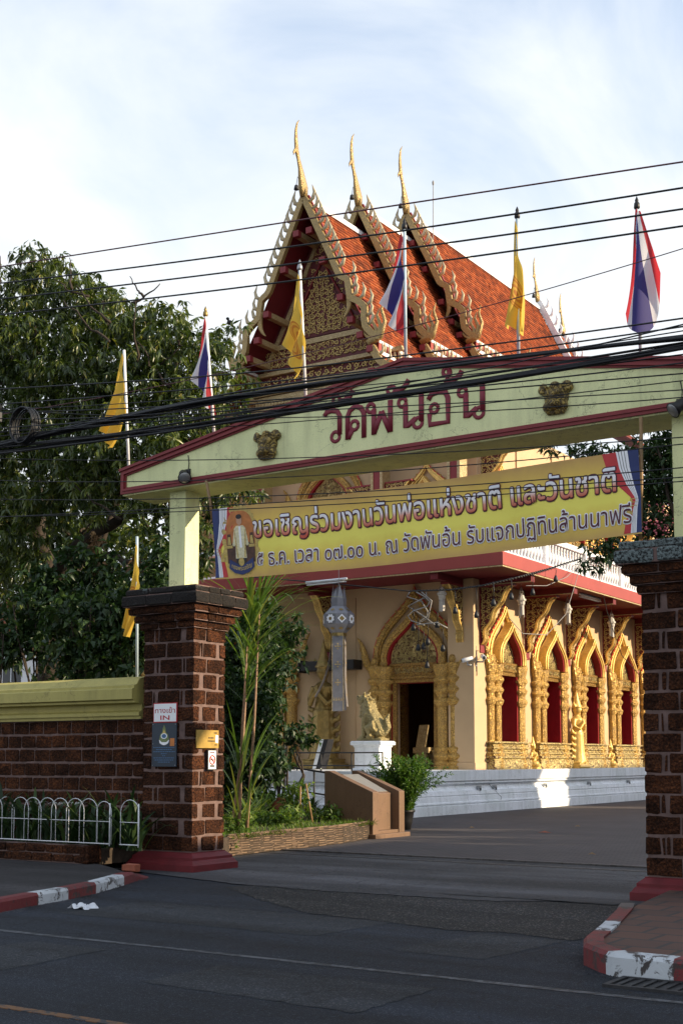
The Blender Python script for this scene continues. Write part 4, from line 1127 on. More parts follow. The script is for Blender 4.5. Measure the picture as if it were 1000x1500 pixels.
def seg_normals(pl):
    out = []
    for i in range(len(pl)):
        a, c = pl[max(i - 1, 0)], pl[min(i + 1, len(pl) - 1)]; t = np.array([c[0] - a[0], c[1] - a[1]]); t = t / np.linalg.norm(t); out.append((-t[1], t[0]))
    return out
def smooth_line(pl, n):
    P = np.array(pl); d = np.r_[0, np.cumsum(np.linalg.norm(np.diff(P, axis=0), axis=1))]; t = np.linspace(0, d[-1], n)
    return [(float(np.interp(q_, d, P[:, 0])), float(np.interp(q_, d, P[:, 1]))) for q_ in t]
def tiles(name, line, side, y0, y1, zr, parent, tw=.23, tr=.18):
    P = np.array(line); d = np.r_[0, np.cumsum(np.linalg.norm(np.diff(P, axis=0), axis=1))]
    nr = int(d[-1] / tr); nc = int((y1 - y0) / tw); V = []; F = []; rn = []
    for r in range(nr):
        t0, t1 = r * tr, (r + 1.35) * tr
        a = np.array([np.interp(t0, d, P[:, 0]), np.interp(t0, d, P[:, 1])]); c = np.array([np.interp(t1, d, P[:, 0]), np.interp(t1, d, P[:, 1])])
        if t1 > d[-1]: c = a + (P[-1] - P[-2]) / np.linalg.norm(P[-1] - P[-2]) * tr * 1.35
        tt = (c - a) / np.linalg.norm(c - a); nn = np.array([-tt[1], tt[0]]); nn = nn if nn[1] > 0 else -nn
        off = .5 * tw * (r % 2)
        for k in range(nc):
            ya = y0 + k * tw + off * .999; yb_ = ya + tw * .97; ym = (ya + yb_) / 2; j = random.uniform(-.012, .012) + (.03 if random.random() < .02 else 0)
            q0 = a + nn * .005; q1 = c + nn * (.075 + j); q2 = c + nn * .0; base = len(V)
            tipx = c + tt * .05 + nn * (.05 + j)
            V += [(XC + side * q0[0], ya, zr + q0[1]), (XC + side * q0[0], yb_, zr + q0[1]), (XC + side * q1[0], yb_, zr + q1[1]), (XC + side * q1[0], ya, zr + q1[1]),
                  (XC + side * q2[0], ya, zr + q2[1]), (XC + side * q2[0], yb_, zr + q2[1])]
            F += [(base, base + 1, base + 2, base + 3), (base + 3, base + 2, base + 5, base + 4)]; v = min(1, max(0, random.gauss(.45, .28) + (.4 if random.random() < .03 else 0))); rn += [v, v * .6]
    return npmesh(name, np.array(V), np.array(F), 'roof_tile', parent, np.array(rn))
def claw_row(b, line, side, y, zr, n, size, skip=0.0, m=0):
    L_ = smooth_line(line, n + 2); N_ = seg_normals(L_)
    for (p, nn) in list(zip(L_, N_))[1:-1]:
        o = (p[0] + nn[0] * .12, p[1] + nn[1] * .12)
        pts = [(o[0], o[1]), (o[0] + .13 * size, o[1] + .08 * size), (o[0] + .19 * size, o[1] + .28 * size), (o[0] + .10 * size, o[1] + .54 * size)]
        b.tube([(XC + side * q_[0], y, zr + q_[1]) for q_ in pts], [.06 * size, .075 * size, .06 * size, .010], 7, m, (1, .6, 1))
CH = [atX(*q, XC) for q in [(445, 290), (444, 276), (442, 262), (440, 248), (437, 234), (434.5, 222), (433.5, 205), (433.5, 192), (435, 182), (438, 177)]]
CHR = [.20, .25, .19, .125, .09, .115, .095, .07, .04, .012]
def chofa(parent, p, mirror=1, s=1.0, material='mosaic_gold'):
    b = MB(); pts = [(p.x, p.y + mirror * (c.y - CH[0].y) * s, p.z - .02 + (c.z - CH[0].z) * s) for c in CH]
    b.tube(pts, [r * s for r in CHR], 10, 0, (.62, 1, 1))
    k = Vector(pts[5]); b.tube([k, k + Vector((0, -.10 * mirror * s, -.02)), k + Vector((0, -.20 * mirror * s, -.14 * s)), k + Vector((0, -.21 * mirror * s, -.26 * s))], [.10 * s, .08 * s, .05 * s, .01], 8, 0, (.6, 1, 1))
    o = b.build('finial', material, parent)
    b = MB(); q_ = Vector((p.x, p.y - mirror * .5, p.z + .28)); b.tube([(p.x, p.y, p.z + .55), (p.x, p.y - mirror * .42, p.z + .62), q_], .012, 5); b.lathe([(.10, -.2), (.085, -.12), (.07, -.04), (.02, 0)], q_, 8); b.build('bell', 'cast_iron', o)
    return o
def hang_hong(b, x, y, z, side, s):
    """fan of upturned naga heads at the foot of a bargeboard"""
    for k in range(5):
        t = k / 4; h = s * (.40 + .75 * t); dx = side * s * (-.46 + .62 * t)
        pts = [(x - side * s * .35, y, z - .05), (x + dx * .5, y, z + .10 * s), (x + dx + side * .06 * s, y, z + h * .45), (x + dx - side * .06 * s, y, z + h * .78), (x + dx + side * .03 * s, y, z + h)]
        b.tube(pts, [.12 * s, .10 * s, .062 * s, .045 * s, .010], 7, 0, (1, .75, 1))
def gable_edge(roof, y, zr, mir=1, material='mosaic_gold', claws='claw', crest=16):
    for side in (1, -1):
        pl = smooth_line(BB, 44); N_ = seg_normals(pl)
        wd = .12
        if side == 1 or True:
            inn = [(p[0] - n_[0] * wd, p[1] - n_[1] * wd) for p, n_ in zip(pl, N_)]; out = [(p[0] + n_[0] * wd, p[1] + n_[1] * wd) for p, n_ in zip(pl, N_)]
            inn[0] = (0, inn[0][1] - .1); out[0] = (0, out[0][1] + .1)
        b = MB(); b.band([(XC + side * p[0], zr + p[1]) for p in inn], [(XC + side * p[0], zr + p[1]) for p in out], y - .09, y + .09)
        # hooked tail of the straight part
        hk = bez((2.05, -4.15), (2.12, -4.7), (2.02, -4.95), (1.78, -5.15), 6)
        b.tube([(XC + side * p[0], y, zr + p[1]) for p in hk], [.15, .14, .12, .10, .08, .05, .02], 7, 0, (1, .6, 1))
        o = b.build('bargeboard', material, roof, 0.01)
        b = MB(); claw_row(b, BB[:7], side, y, zr, 10, 1.2); claw_row(b, BB[6:15], side, y, zr, 7, 1.1); b.build('crest', claws, o)
        b = MB(); hang_hong(b, XC + side * (BB[-1][0] - .1), y, zr + BB[-1][1] - .1, side, 1.25); b.build('naga_finial', material, o)
        b = MB(); b.band([(XC + side * (p[0] - n_[0] * .02), zr + p[1] - n_[1] * .02) for p, n_ in zip(pl, N_)], [(XC + side * (p[0] + n_[0] * .17), zr + p[1] + n_[1] * .17) for p, n_ in zip(pl, N_)], y + .091, y + .2); b.build('backing', 'maroon', o)
        l2 = smooth_line(LBB, 20); N2 = seg_normals(l2)
        b = MB(); b.band([(XC + side * (p[0] - n_[0] * .13), zr + p[1] - n_[1] * .13) for p, n_ in zip(l2, N2)], [(XC + side * (p[0] + n_[0] * .13), zr + p[1] + n_[1] * .13) for p, n_ in zip(l2, N2)], y - .09, y + .09)
        hang_hong(b, XC + side * 5.6, y, zr - 8.15, side, 1.0)
        o = b.build('lower_bargeboard', material, roof, 0.01)
        b = MB(); claw_row(b, LBB, side, y, zr, 6, .8); b.build('crest', claws, o)
paint('claw', (0.46, 0.38, 0.24), 0.2, 0.5, 8, 0.2)
def soffit(roof, y0, y1, zr):
    b = MB()
    for side in (1, -1):
        for ln in (UP_LINE, LOW_LINE):
            b.band([(XC + side * p[0], zr + p[1] - .07) for p in ln], [(XC + side * p[0], zr + p[1] - .01) for p in ln], y0, y1)
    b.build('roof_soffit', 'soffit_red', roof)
TIERS = [(pA, pB.y + .9), (pB, pC.y + .9), (pC, pD.y)]
roofs = []
for ti, (p, y1) in enumerate(TIERS):
    zr = p.z; y0 = p.y
    b = MB(); b.tube([(XC, y0 + .1, zr - .02), (XC, y1, zr - .02)], .13, 10); roof = b.build('roof', 'white_plaster', temple); roofs.append(roof)
    b = MB(); b.box(XC - .2, XC + .2, y0 + .2, y1, zr - .22, zr - .06); b.build('ridge_cap', 'white_plaster', roof)
    for side in (1, -1):
        tiles('upper_tiles', UP_LINE, side, y0 + .22, y1, zr, roof)
        tiles('lower_tiles', LOW_LINE, side, y0 + .22, y1, zr, roof)
        # rail with small antefixes where the lower roof begins
        b = MB(); xx = XC + side * 3.22; b.box(min(xx, xx - side * .12), max(xx, xx - side * .12), y0 + .2, y1, zr - 6.62, zr - 6.22)
        b.box(min(xx + side * .02, xx - side * .2), max(xx + side * .02, xx - side * .2), y0 + .2, y1, zr - 6.27, zr - 6.16, 1); b.box(min(xx + side * .1, xx - side * .0), max(xx + side * .1, xx - side * .0), y0 + .2, y1, zr - 6.72, zr - 6.58, 1)
        k = y0 + .5
        while k < y1 - .1:
            b.tube([(xx + side * .05, k, zr - 6.58), (xx + side * .10, k - .02, zr - 6.42), (xx + side * .08, k - .06, zr - 6.18)], [.06, .055, .012], 6, 2); k += .34
        b.build('antefix_rail', ['eave_red', 'white_plaster', 'claw'], roof)
    soffit(roof, y0 + .1, y1, zr)
    gable_edge(roof, y0, zr)
    chofa(roof, p)
    ends = [(.35, -1.25), (.95, -2.55), (1.75, -4.15), (2.2, -5.1), (2.62, -5.75), (3.05, -6.35)]
    for side in (1, -1):
        for e_ in ends + [(3.1, -7.2), (3.9, -7.75)]:
            x_ = XC + side * (e_[0] - .05); z_ = zr + e_[1] - .18
            b = MB(); b.box(x_ - .13, x_ + .13, y0 - .12, y0 + .10, z_ - .12, z_ + .12, 0); b.box(x_ - .12, x_ + .12, y0 + .101, y0 + 1.35, z_ - .11, z_ + .11, 1); b.build('purlin', ['maroon', 'gilt_pale'], roof, .01)
    # triangular end wall behind the overhang
    yt = y0 + 1.3
    tri = [(XC - 3.0, zr - 6.1), (XC + 3.0, zr - 6.1), (XC, zr - .25)]
    b = MB(); b.prism([(XC - 4.4, zr - 8.0), (XC + 4.4, zr - 8.0), (XC + 3.0, zr - 6.3), (XC + 2.5, zr - 5.15), (XC + 1.5, zr - 3.3), (XC, zr - .3), (XC - 1.5, zr - 3.3), (XC - 2.5, zr - 5.15), (XC - 3.0, zr - 6.3)], yt, yt + .2)
    tymp = b.build('gable', 'panel_red' if ti == 0 else 'maroon_dark', roof)
    if ti == 0:
        # raised triangular panel, frame bars and moulded friezes
        zb_ = zr - 5.2; b = MB(); b.prism([(XC - 1.55, zb_ + .12), (XC + 1.55, zb_ + .12), (XC, zr - 2.35)], yt - .05, yt - .001)
        sp_ = []
        v_ = .2; row = 0
        while v_ < 2.6:
            hw_ = 1.45 * (1 - v_ / 2.85); u_ = -hw_ + .05 + (row % 2) * .1
            while u_ < hw_: sp_.append((XC + u_ + random.uniform(-.02, .02), zb_ + .12 + v_, .105)); u_ += .235
            v_ += .205; row += 1
        scrolls(b, sp_, yt - .05, 1)
        b.build('relief', ['panel_red', 'scroll_gold'], tymp)
        b = MB(); sp_ = []
        for k in range(400):
            u_, v_ = random.uniform(-2.8, 2.8), random.uniform(-6.1, -.6)
            lim = np.interp(-v_, [0, 3.3, 5.15, 6.3], [0, 1.35, 2.3, 2.75])
            if abs(u_) > lim - .3 or (v_ < -5.1) or (abs(u_) < 1.85 * (1 - (v_ + 5.2) / 3.1) and v_ > -5.2): continue
            if all((u_ - q_[0] + XC) ** 2 + (v_ + zr - q_[1]) ** 2 > .19 ** 2 for q_ in sp_): sp_.append((XC + u_, zr + v_, .10))
        b.prism([(XC - 2.6, zr - 5.9), (XC + 2.6, zr - 5.9), (XC + 2.2, zr - 5.0), (XC + 1.3, zr - 3.3), (XC, zr - .9), (XC - 1.3, zr - 3.3), (XC - 2.2, zr - 5.0)], yt - .014, yt - .001, 'y', 1)
        scrolls(b, sp_, yt, 0); b.build('relief', ['scroll_gold', 'panel_red'], tymp)
        b = MB()
        for (x0_, z0_, x1_, z1_) in ((-1.75, zb_ + .06, 0, zr - 2.1), (1.75, zb_ + .06, 0, zr - 2.1)):
            b.tube([(XC + x0_, yt - .06, z0_), (XC + x1_, yt - .06, z1_)], .05, 4)
        b.build('moulding', 'maroon', tymp)
        b = MB(); b.box(XC - 2.3, XC + 2.3, yt - .10, yt - .002, zb_ - .14, zb_ + .06)
        for side in (1, -1):
            ln = [(side * .15, -.95), (side * 1.3, -3.25), (side * 2.05, -4.65), (side * 2.75, -5.9)]
            b.band([(XC + q_[0], zr + q_[1] - .42) for q_ in ln], [(XC + q_[0], zr + q_[1] - .05) for q_ in ln], yt - .07, yt - .003)
        b.build('moulding', 'gilt_pale', tymp)
        b = MB(); b.box(XC - 2.75, XC + 2.75, yt - .05, yt - .004, zb_ - .95, zb_ - .16)
        scrolls(b, [(XC - 2.65 + .21 * i + random.uniform(-.02, .02), zb_ - .28 - .22 * j, .095) for i in range(26) for j in range(3)], yt - .05, 1); b.build('frieze', ['panel_red', 'scroll_gold'], tymp)
        b = MB()
        for za, zb2, e_ in ((-1.08, -.97, .12), (-1.16, -1.08, .20), (-1.64, -1.56, .10), (-1.76, -1.64, .18), (-1.95, -1.80, .26), (-2.15, -1.98, .18), (-2.40, -2.2, .30), (-2.7, -2.45, .22), (-3.0, -2.72, .12), (-3.4, -3.02, .06)):
            b.box(XC - 3.5 - e_, XC + 3.5 + e_, yt - e_ - .02, yt - .005, zb_ + za, zb_ + zb2)
        for k in range(46): b.box(XC - 3.6 + k * .16, XC - 3.52 + k * .16, yt - .36, yt - .28, zb_ - 2.40, zb_ - 2.24)
        b.build('cornice', 'gilt_pale', tymp, 0.006)
        b = MB(); b.box(XC - 3.4, XC + 3.4, yt - .04, yt - .006, zb_ - 1.55, zb_ - 1.17)
        scrolls(b, [(XC - 3.2 + .34 * i, zb_ - 1.36, .13) for i in range(20)], yt - .04, 1); b.build('frieze', ['panel_red', 'scroll_gold'], tymp)
        b = MB(); b.box(XC - 3.2, XC + 3.2, yt - .05, yt + .1, zb_ - 4.2, zb_ - 3.41); b.build('frieze', 'gilt_panel', tymp)
# rear gables, seen over the far end of the ridge
for k, p in enumerate((pD, pE)):
    rr = roofs[2]
    chofa(rr, p, 1 if k < 2 else -1, .8)
    pl = smooth_line(UP_LINE, 20)
    b = MB(); N_ = seg_normals(pl)
    b.band([(XC + q_[0] - n_[0] * .1, p.z + .1 + q_[1] - n_[1] * .1) for q_, n_ in zip(pl, N_)], [(XC + q_[0] + n_[0] * .2, p.z + .1 + q_[1] + n_[1] * .2) for q_, n_ in zip(pl, N_)], p.y - .1, p.y + .1)
    o = b.build('rear_bargeboard', 'white_plaster', rr)
    b = MB(); claw_row(b, UP_LINE, 1, p.y, p.z + .2, 11, 1.1); b.build('crest', 'white_plaster', o)
    if k == 1:
        tiles('rear_tiles', UP_LINE, 1, pD.y, pE.y, p.z, rr); tiles('rear_tiles', UP_LINE, -1, pD.y, pE.y, p.z, rr)
b = MB(); p = atX(634, 470, XC + .5); q_ = atX(634, 268, XC + .5); b.tube([p, q_], .02, 5); b.ball(q_, (.05, .05, .12)); b.build('lightning_rod', 'grey_wire', roofs[2])
b = MB(); c0 = atX(900, 430, -20)

# ------------------------------------------------------------------ gilded figures and fittings of the hall
def lion(px, base, label, face=1):
    """seated guardian lion, head raised; base = point on top of its pedestal"""
    t = thing('guardian_lion', label, 'statue', base, 'guardian lions')
    x, y, z = base; b = MB(); f = -face            # looks towards -x when face=1
    V3 = lambda a, c, d: (x + a * f, y + c, z + d)
    b.box(x - .42, x + .42, y - .24, y + .24, z + .004, z + .07)
    b.tube([V3(-.26, 0, .32), V3(-.12, 0, .50), V3(.06, 0, .74), V3(.17, 0, .98), V3(.24, 0, 1.10)], [.22, .25, .25, .20, .16], 12)
    b.ball(V3(-.24, 0, .30), (.23, .24, .25)); b.ball(V3(.30, 0, 1.20), (.17, .15, .15))
    b.tube([V3(.36, 0, 1.20), V3(.48, 0, 1.27), V3(.55, 0, 1.27)], [.11, .085, .06], 10); b.tube([V3(.36, 0, 1.11), V3(.46, 0, 1.12), V3(.51, 0, 1.15)], [.08, .06, .045], 8)
    for s in (-1, 1):
        b.tube([V3(.14, s * .15, .80), V3(.19, s * .17, .45), V3(.20, s * .17, .15), V3(.24, s * .17, .09), V3(.34, s * .17, .09)], [.13, .095, .08, .08, .06], 9)
        b.tube([V3(-.20, s * .20, .42), V3(.02, s * .25, .34), V3(-.06, s * .24, .14), V3(.06, s * .24, .09)], [.19, .13, .09, .07], 9)
        b.tube([V3(.24, s * .11, 1.30), V3(.20, s * .14, 1.38), V3(.16, s * .13, 1.43)], [.05, .045, .012], 7)
        b.ball(V3(.42, s * .08, 1.29), (.04, .035, .04), 0, 8)
        for k in range(4): b.tube([V3(.20 - k * .03, s * .15, 1.24 - k * .10), V3(.08 - k * .03, s * .19, 1.20 - k * .1), V3(.02 - k * .03, s * .18, 1.28 - k * .1)], [.06, .05, .012], 6)
    for k in range(3): b.tube([V3(.26 - k * .07, 0, 1.30 - k * .07), V3(.17 - k * .07, 0, 1.34 - k * .07), V3(.12 - k * .07, 0, 1.36 - k * .07)], [.06, .045, .012], 6)
    b.tube([V3(-.40, 0, .22), V3(-.52, 0, .40), V3(-.46, 0, .62), V3(-.56, 0, .78)], [.09, .10, .09, .02], 8)
    for k in range(3): b.ball(V3(.30 + .02 * k, 0, .98 - k * .13), (.12, .17, .07), 0, 8)
    fuse(b, 'body', 'gold_smooth', t, .022, 1)
    b = MB()
    for s in (-1, 1): b.ball(V3(.455, s * .095, 1.295), (.02, .018, .02), 0, 8)
    b.build('eye', 'black_wood', t); return t
def pedestal(cx_, cy_, label, w=.42):
    t = thing('pedestal', label, 'pedestal', (cx_, cy_, PZ), 'white pedestals of the guardian lions')
    b = MB(); b.sq([(w + .08, 0), (w + .08, .06), (w, .08), (w, .66), (w + .03, .68), (w + .03, .72), (w + .10, .74), (w + .10, .82), (w + .06, .85)], (cx_, cy_, PZ + .003), 0, 1, .8)
    b.build('block', 'white_plaster', t, .008); return t
p = atY(546, 1128, 31.4); pedestal(p.x, p.y, 'white moulded pedestal carrying the gilded lion right of the paper lantern')
lion(0, (p.x, p.y, PZ + .86), 'gilded seated guardian lion with raised head on the pedestal near the door')
p = atY(362, 1128, 31.4); pedestal(p.x, p.y, 'white moulded pedestal half hidden behind the tall cane plant')
lion(0, (p.x, p.y, PZ + .86), 'gilded seated guardian lion half hidden behind the tall cane plant', -1)

def deva(name, label, base, h, rot=0, kneel=False, group='gilded figures along the hall', praying=True):
    """crowned praying figure in relief, local -y to the front"""
    t = thing(name, label, 'statue', base, group); t.rotation_euler = (0, 0, R(rot)); b = MB(); s = h / 2.6
    P = lambda a, c, d: (a * s, c * s, d * s)
    if not kneel:
        b.sq([(.42 * s, 0), (.42 * s, .10 * s), (.34 * s, .13 * s), (.36 * s, .2 * s)], (0, -.30 * s, 0), 0, 1, .7)
        b.tube([P(0, -.3, .18), P(0, -.3, .5), P(0, -.3, .9), P(0, -.3, 1.15)], [.30 * s, .25 * s, .22 * s, .21 * s], 12)
        for q_ in (-1, 1):
            for k in range(5): b.tube([P(q_ * .22, -.28, .35 + k * .2), P(q_ * .34, -.28, .38 + k * .2), P(q_ * .38, -.28, .5 + k * .2)], [.07 * s, .06 * s, .01], 6)
            b.ball(P(q_ * .10, -.42, .22), (.07 * s, .12 * s, .05 * s), 0, 8)
        zt = 1.15
    else:
        b.sq([(.34 * s, 0), (.34 * s, .08 * s)], (0, -.35 * s, 0), 0, 1, 1)
        b.ball(P(0, -.30, .3), (.30 * s, .38 * s, .22 * s)); b.tube([P(0, -.1, .2), P(.0, -.55, .22), P(0, -.72, .14)], [.2 * s, .2 * s, .12 * s]); zt = .45
    b.tube([P(0, -.3, zt), P(0, -.3, zt + .2), P(0, -.3, zt + .45), P(0, -.3, zt + .55)], [.19 * s, .15 * s, .21 * s, .12 * s], 12)
    b.tube([P(0, -.3, zt + .5), P(0, -.3, zt + .66)], .075 * s, 8)
    b.ball(P(0, -.32, zt + .76), (.125 * s, .14 * s, .165 * s)); b.ball(P(0, -.46, zt + .75), (.025 * s, .03 * s, .04 * s), 0, 6)
    b.tube([P(0, -.3, zt + .84), P(0, -.3, zt + .9), P(0, -.3, zt + .98), P(0, -.3, zt + 1.1), P(0, -.3, zt + 1.42)], [.17 * s, .15 * s, .12 * s, .08 * s, .012], 10)
    for q_ in (-1, 1):
        b.tube([P(q_ * .2, -.3, zt + .46), P(q_ * .30, -.32, zt + .22), P(q_ * .20, -.48, zt + .12), P(q_ * .03, -.56, zt + .34)], [.085 * s, .07 * s, .06 * s, .045 * s], 8)
        b.tube([P(q_ * .02, -.55, zt + .30), P(q_ * .015, -.53, zt + .5)], [.04 * s, .012], 6)
        b.tube([P(q_ * .16, -.3, zt + .85), P(q_ * .22, -.3, zt + .95), P(q_ * .20, -.3, zt + 1.06)], [.05 * s, .04 * s, .01], 6)
    fuse(b, 'body', 'gold_band' if rot else 'gold_dark', t, .03 if h > 1.6 else .02, 1, True); return t  # side figures take a brighter gold to read as sunlit, the front one a darker
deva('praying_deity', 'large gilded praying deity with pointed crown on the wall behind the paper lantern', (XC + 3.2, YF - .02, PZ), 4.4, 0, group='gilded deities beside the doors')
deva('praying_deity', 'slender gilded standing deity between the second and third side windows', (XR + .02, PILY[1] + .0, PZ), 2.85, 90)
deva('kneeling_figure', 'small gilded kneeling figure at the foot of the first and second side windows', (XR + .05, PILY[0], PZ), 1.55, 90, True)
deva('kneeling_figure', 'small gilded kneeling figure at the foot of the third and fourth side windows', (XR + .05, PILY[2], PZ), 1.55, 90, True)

# paper lanterns
def big_lantern(p):
    t = thing('paper_lantern', 'large silver octagonal paper lantern with long tails in front of the cream wall', 'lantern', (p.x, p.y, p.z))
    x, y, z = p; k = .52
    b = MB(); b.lathe([(.24, -.42), (.50, -.16), (.50, .16), (.24, .42)], p, 8, 0, 1, 1, R(22.5), False); o = b.build('body', 'lantern_silver', t)
    b = MB()
    for i in range(8):
        a = R(45 * i); n_ = Vector((math.cos(a), math.sin(a), 0)); s_ = Vector((-n_.y, n_.x, 0)); c = Vector(p) + n_ * .468
        # eight-pointed cut-paper star on every panel
        if i % 2 == 0:
            pts = []
            for q_ in range(16):
                r = .15 if q_ % 2 else .115; pts.append(c + s_ * (r * math.cos(q_ * math.pi / 8)) + Vector((0, 0, r * math.sin(q_ * math.pi / 8))))
            b.add([q_ + n_ * 0 for q_ in pts] + [q_ + n_ * .012 for q_ in pts], [tuple(range(16, 32))] + [(q_, (q_ + 1) % 16, 16 + (q_ + 1) % 16, 16 + q_) for q_ in range(16)], 0)
            b.add([c + n_ * .016 + s_ * (.055 * math.cos(q_ * math.pi / 4)) + Vector((0, 0, .055 * math.sin(q_ * math.pi / 4))) for q_ in range(8)], [tuple(range(8))], 1)
        else:
            for r, m_, d_ in ((.14, 0, .010), (.085, 1, .014)):
                b.add([c + n_ * d_ + s_ * r, c + n_ * d_ + Vector((0, 0, r)), c + n_ * d_ - s_ * r, c + n_ * d_ - Vector((0, 0, r))], [(0, 1, 2, 3)], m_)
        for (zz, tilt) in ((.29, 1), (-.29, -1)):
            nn = (n_ * .7 + Vector((0, 0, .7 * tilt))).normalized(); up_ = s_.cross(nn); cc = Vector(p) + n_ * .345 + Vector((0, 0, zz)) + nn * .01
            b.add([cc + s_ * .085, cc + up_ * .06, cc - s_ * .085, cc - up_ * .06], [(0, 1, 2, 3)], 1)
    b.build('cut_paper_stars', ['print_white', 'gold_dark'], o)
    b = MB(); b.lathe([(.24, .42), (.25, .66)], p, 8, 0, 1, 1, R(22.5), False)
    for i in range(8):
        a0, a1, am = R(45 * i - 22), R(45 * i + 22), R(45 * i); z0 = z + .66; h = .45 if i % 2 else .34
        b.add([(x + .245 * math.cos(a0), y + .245 * math.sin(a0), z0), (x + .245 * math.cos(a1), y + .245 * math.sin(a1), z0), (x + .17 * math.cos(am), y + .17 * math.sin(am), z0 + h), (x + .2 * math.cos(am), y + .2 * math.sin(am), z0 - .01)], [(0, 1, 2), (0, 2, 3), (1, 3, 2)], 1)
    b.build('crown', ['lantern_silver', 'lantern_silver'], t)
    b = MB(); b.lathe([(.26, -.52), (.24, -.42)], p, 8, 0, 1, 1, R(22.5), False); b.build('collar', 'gold_dark', t)
    for i, (a, L_, lean) in enumerate(((-65, 2.35, 0), (25, 2.2, .05), (115, 2.3, .1), (205, 1.9, .38))):
        n_ = Vector((math.cos(R(a)), math.sin(R(a)), 0)); s_ = Vector((-n_.y, n_.x, 0)); b = MB(); c = Vector(p) + n_ * .20 + Vector((0, 0, -.52)); w = .19
        st = []
        for q_ in range(9):
            t_ = q_ / 8; st.append(c + n_ * (lean * t_ * t_ * 1.4) + Vector((0, 0, -L_ * t_)) + n_ * .01 * math.sin(t_ * 7))
        for q_ in range(8):
            A, C_ = st[q_], st[q_ + 1]; b.add([A - s_ * w, A + s_ * w, C_ + s_ * w, C_ - s_ * w], [(0, 1, 2, 3)], 0, True)
            for e_ in (-1, 1): b.add([A + s_ * e_ * w * .86 + n_ * .004, A + s_ * e_ * w * .98 + n_ * .004, C_ + s_ * e_ * w * .98 + n_ * .004, C_ + s_ * e_ * w * .86 + n_ * .004], [(0, 1, 2, 3)], 1)
        for q_ in (.14, .38, .62):
            A = c + n_ * (lean * q_ * q_ * 1.4 + .012) + Vector((0, 0, -L_ * q_))
            for dx, dz in ((0, 0), (0, .075), (0, -.075), (.065, 0), (-.065, 0)):
                B_ = A + s_ * dx + Vector((0, 0, dz)); b.add([B_ + s_ * .035, B_ + Vector((0, 0, .035)), B_ - s_ * .035, B_ - Vector((0, 0, .035))], [(0, 1, 2, 3)], 1)
        A = c + n_ * (lean * .7 + .012) + Vector((0, 0, -L_ * .86))
        for dx in (-.12, -.04, .04, .12): b.add([A + s_ * (dx - .03), A + s_ * (dx + .03), A + s_ * dx + Vector((0, 0, .12))], [(0, 1, 2)], 1)
        b.build('tail', ['lantern_silver', 'gilt_pale'], t)
    b = MB(); b.tube([(x, y, z + .42), (x, y, z + 1.6)], .008, 5); b.build('cord', 'grey_wire', t)
p = atY(496, 908, 33.0); big_lantern(p)
def small_lantern(px, py, plane, label):
    p = plane(px, py); t = thing('hanging_lantern', label, 'lantern', tuple(p), 'small white paper lanterns under the canopy')
    b = MB(); b.lathe([(.09, -.05), (.115, .0), (.12, .09), (.155, .10), (.155, .16), (.12, .17), (.09, .27), (.025, .34)], p, 8, 0, 1, 1, .2, False); b.build('body', 'lantern_white', t)
    b = MB()
    for i in range(8):
        a0, a1 = R(45 * i), R(45 * i + 38); L_ = random.uniform(.34, .46)
        b.add([(p.x + .09 * math.cos(a0), p.y + .09 * math.sin(a0), p.z - .04), (p.x + .09 * math.cos(a1), p.y + .09 * math.sin(a1), p.z - .04), (p.x + .10 * math.cos(a1), p.y + .10 * math.sin(a1), p.z - L_), (p.x + .10 * math.cos(a0), p.y + .10 * math.sin(a0), p.z - L_)], [(0, 1, 2, 3)])
    b.build('tassel', 'lantern_white', t)
    b = MB()
    for i in range(4): b.tube([(p.x + .09 * math.cos(i * 1.57), p.y + .09 * math.sin(i * 1.57), p.z + .3), (p.x, p.y, p.z + .58)], .007, 4)
    b.tube([(p.x, p.y, p.z + .58), (p.x, p.y, max(7.05, p.z + .8))], .006, 4); b.build('cord', 'grey_wire', t)
small_lantern(647, 876, lambda x, y: atY(x, y, 34.4), 'small white paper lantern hanging before the pointed door arch')
small_lantern(763, 885, lambda x, y: atX(x, y, -17.15), 'small white paper lantern hanging before the first side window, nearest of three')
small_lantern(831, 898, lambda x, y: atX(x, y, -17.15), 'small white paper lantern, middle of the three along the sunlit side wall')
small_lantern(895, 917, lambda x, y: atX(x, y, -17.15), 'small white paper lantern, farthest of the three along the sunlit side wall')

def tube_light(p, q_, label):
    m_ = (p + q_) / 2; t = thing('tube_light', label, 'light', tuple(m_), 'fluorescent fittings under the canopy'); d = (q_ - p).normalized(); s_ = d.cross(Vector((0, 0, 1)))
    b = MB(); b.tube([p + Vector((0, 0, .05)), q_ + Vector((0, 0, .05))], .045, 4); b.build('housing', 'white_enamel', t)
    b = MB()
    for k in (-1, 1): b.tube([p + d * .06 + s_ * .045 * k - Vector((0, 0, .035)), q_ - d * .06 + s_ * .045 * k - Vector((0, 0, .035))], .014, 8)
    b.build('tube', 'white_enamel', t)
tube_light(atZ(448, 856, 7.19), atZ(508, 850, 7.19), 'white fluorescent tube fitting under the shaded front canopy')
a_ = atX(842, 862, -16.9); tube_light(Vector((-16.75, a_.y, 7.19)), Vector((-16.75, a_.y + 1.9, 7.19)), 'white fluorescent tube fitting under the sunlit side canopy')
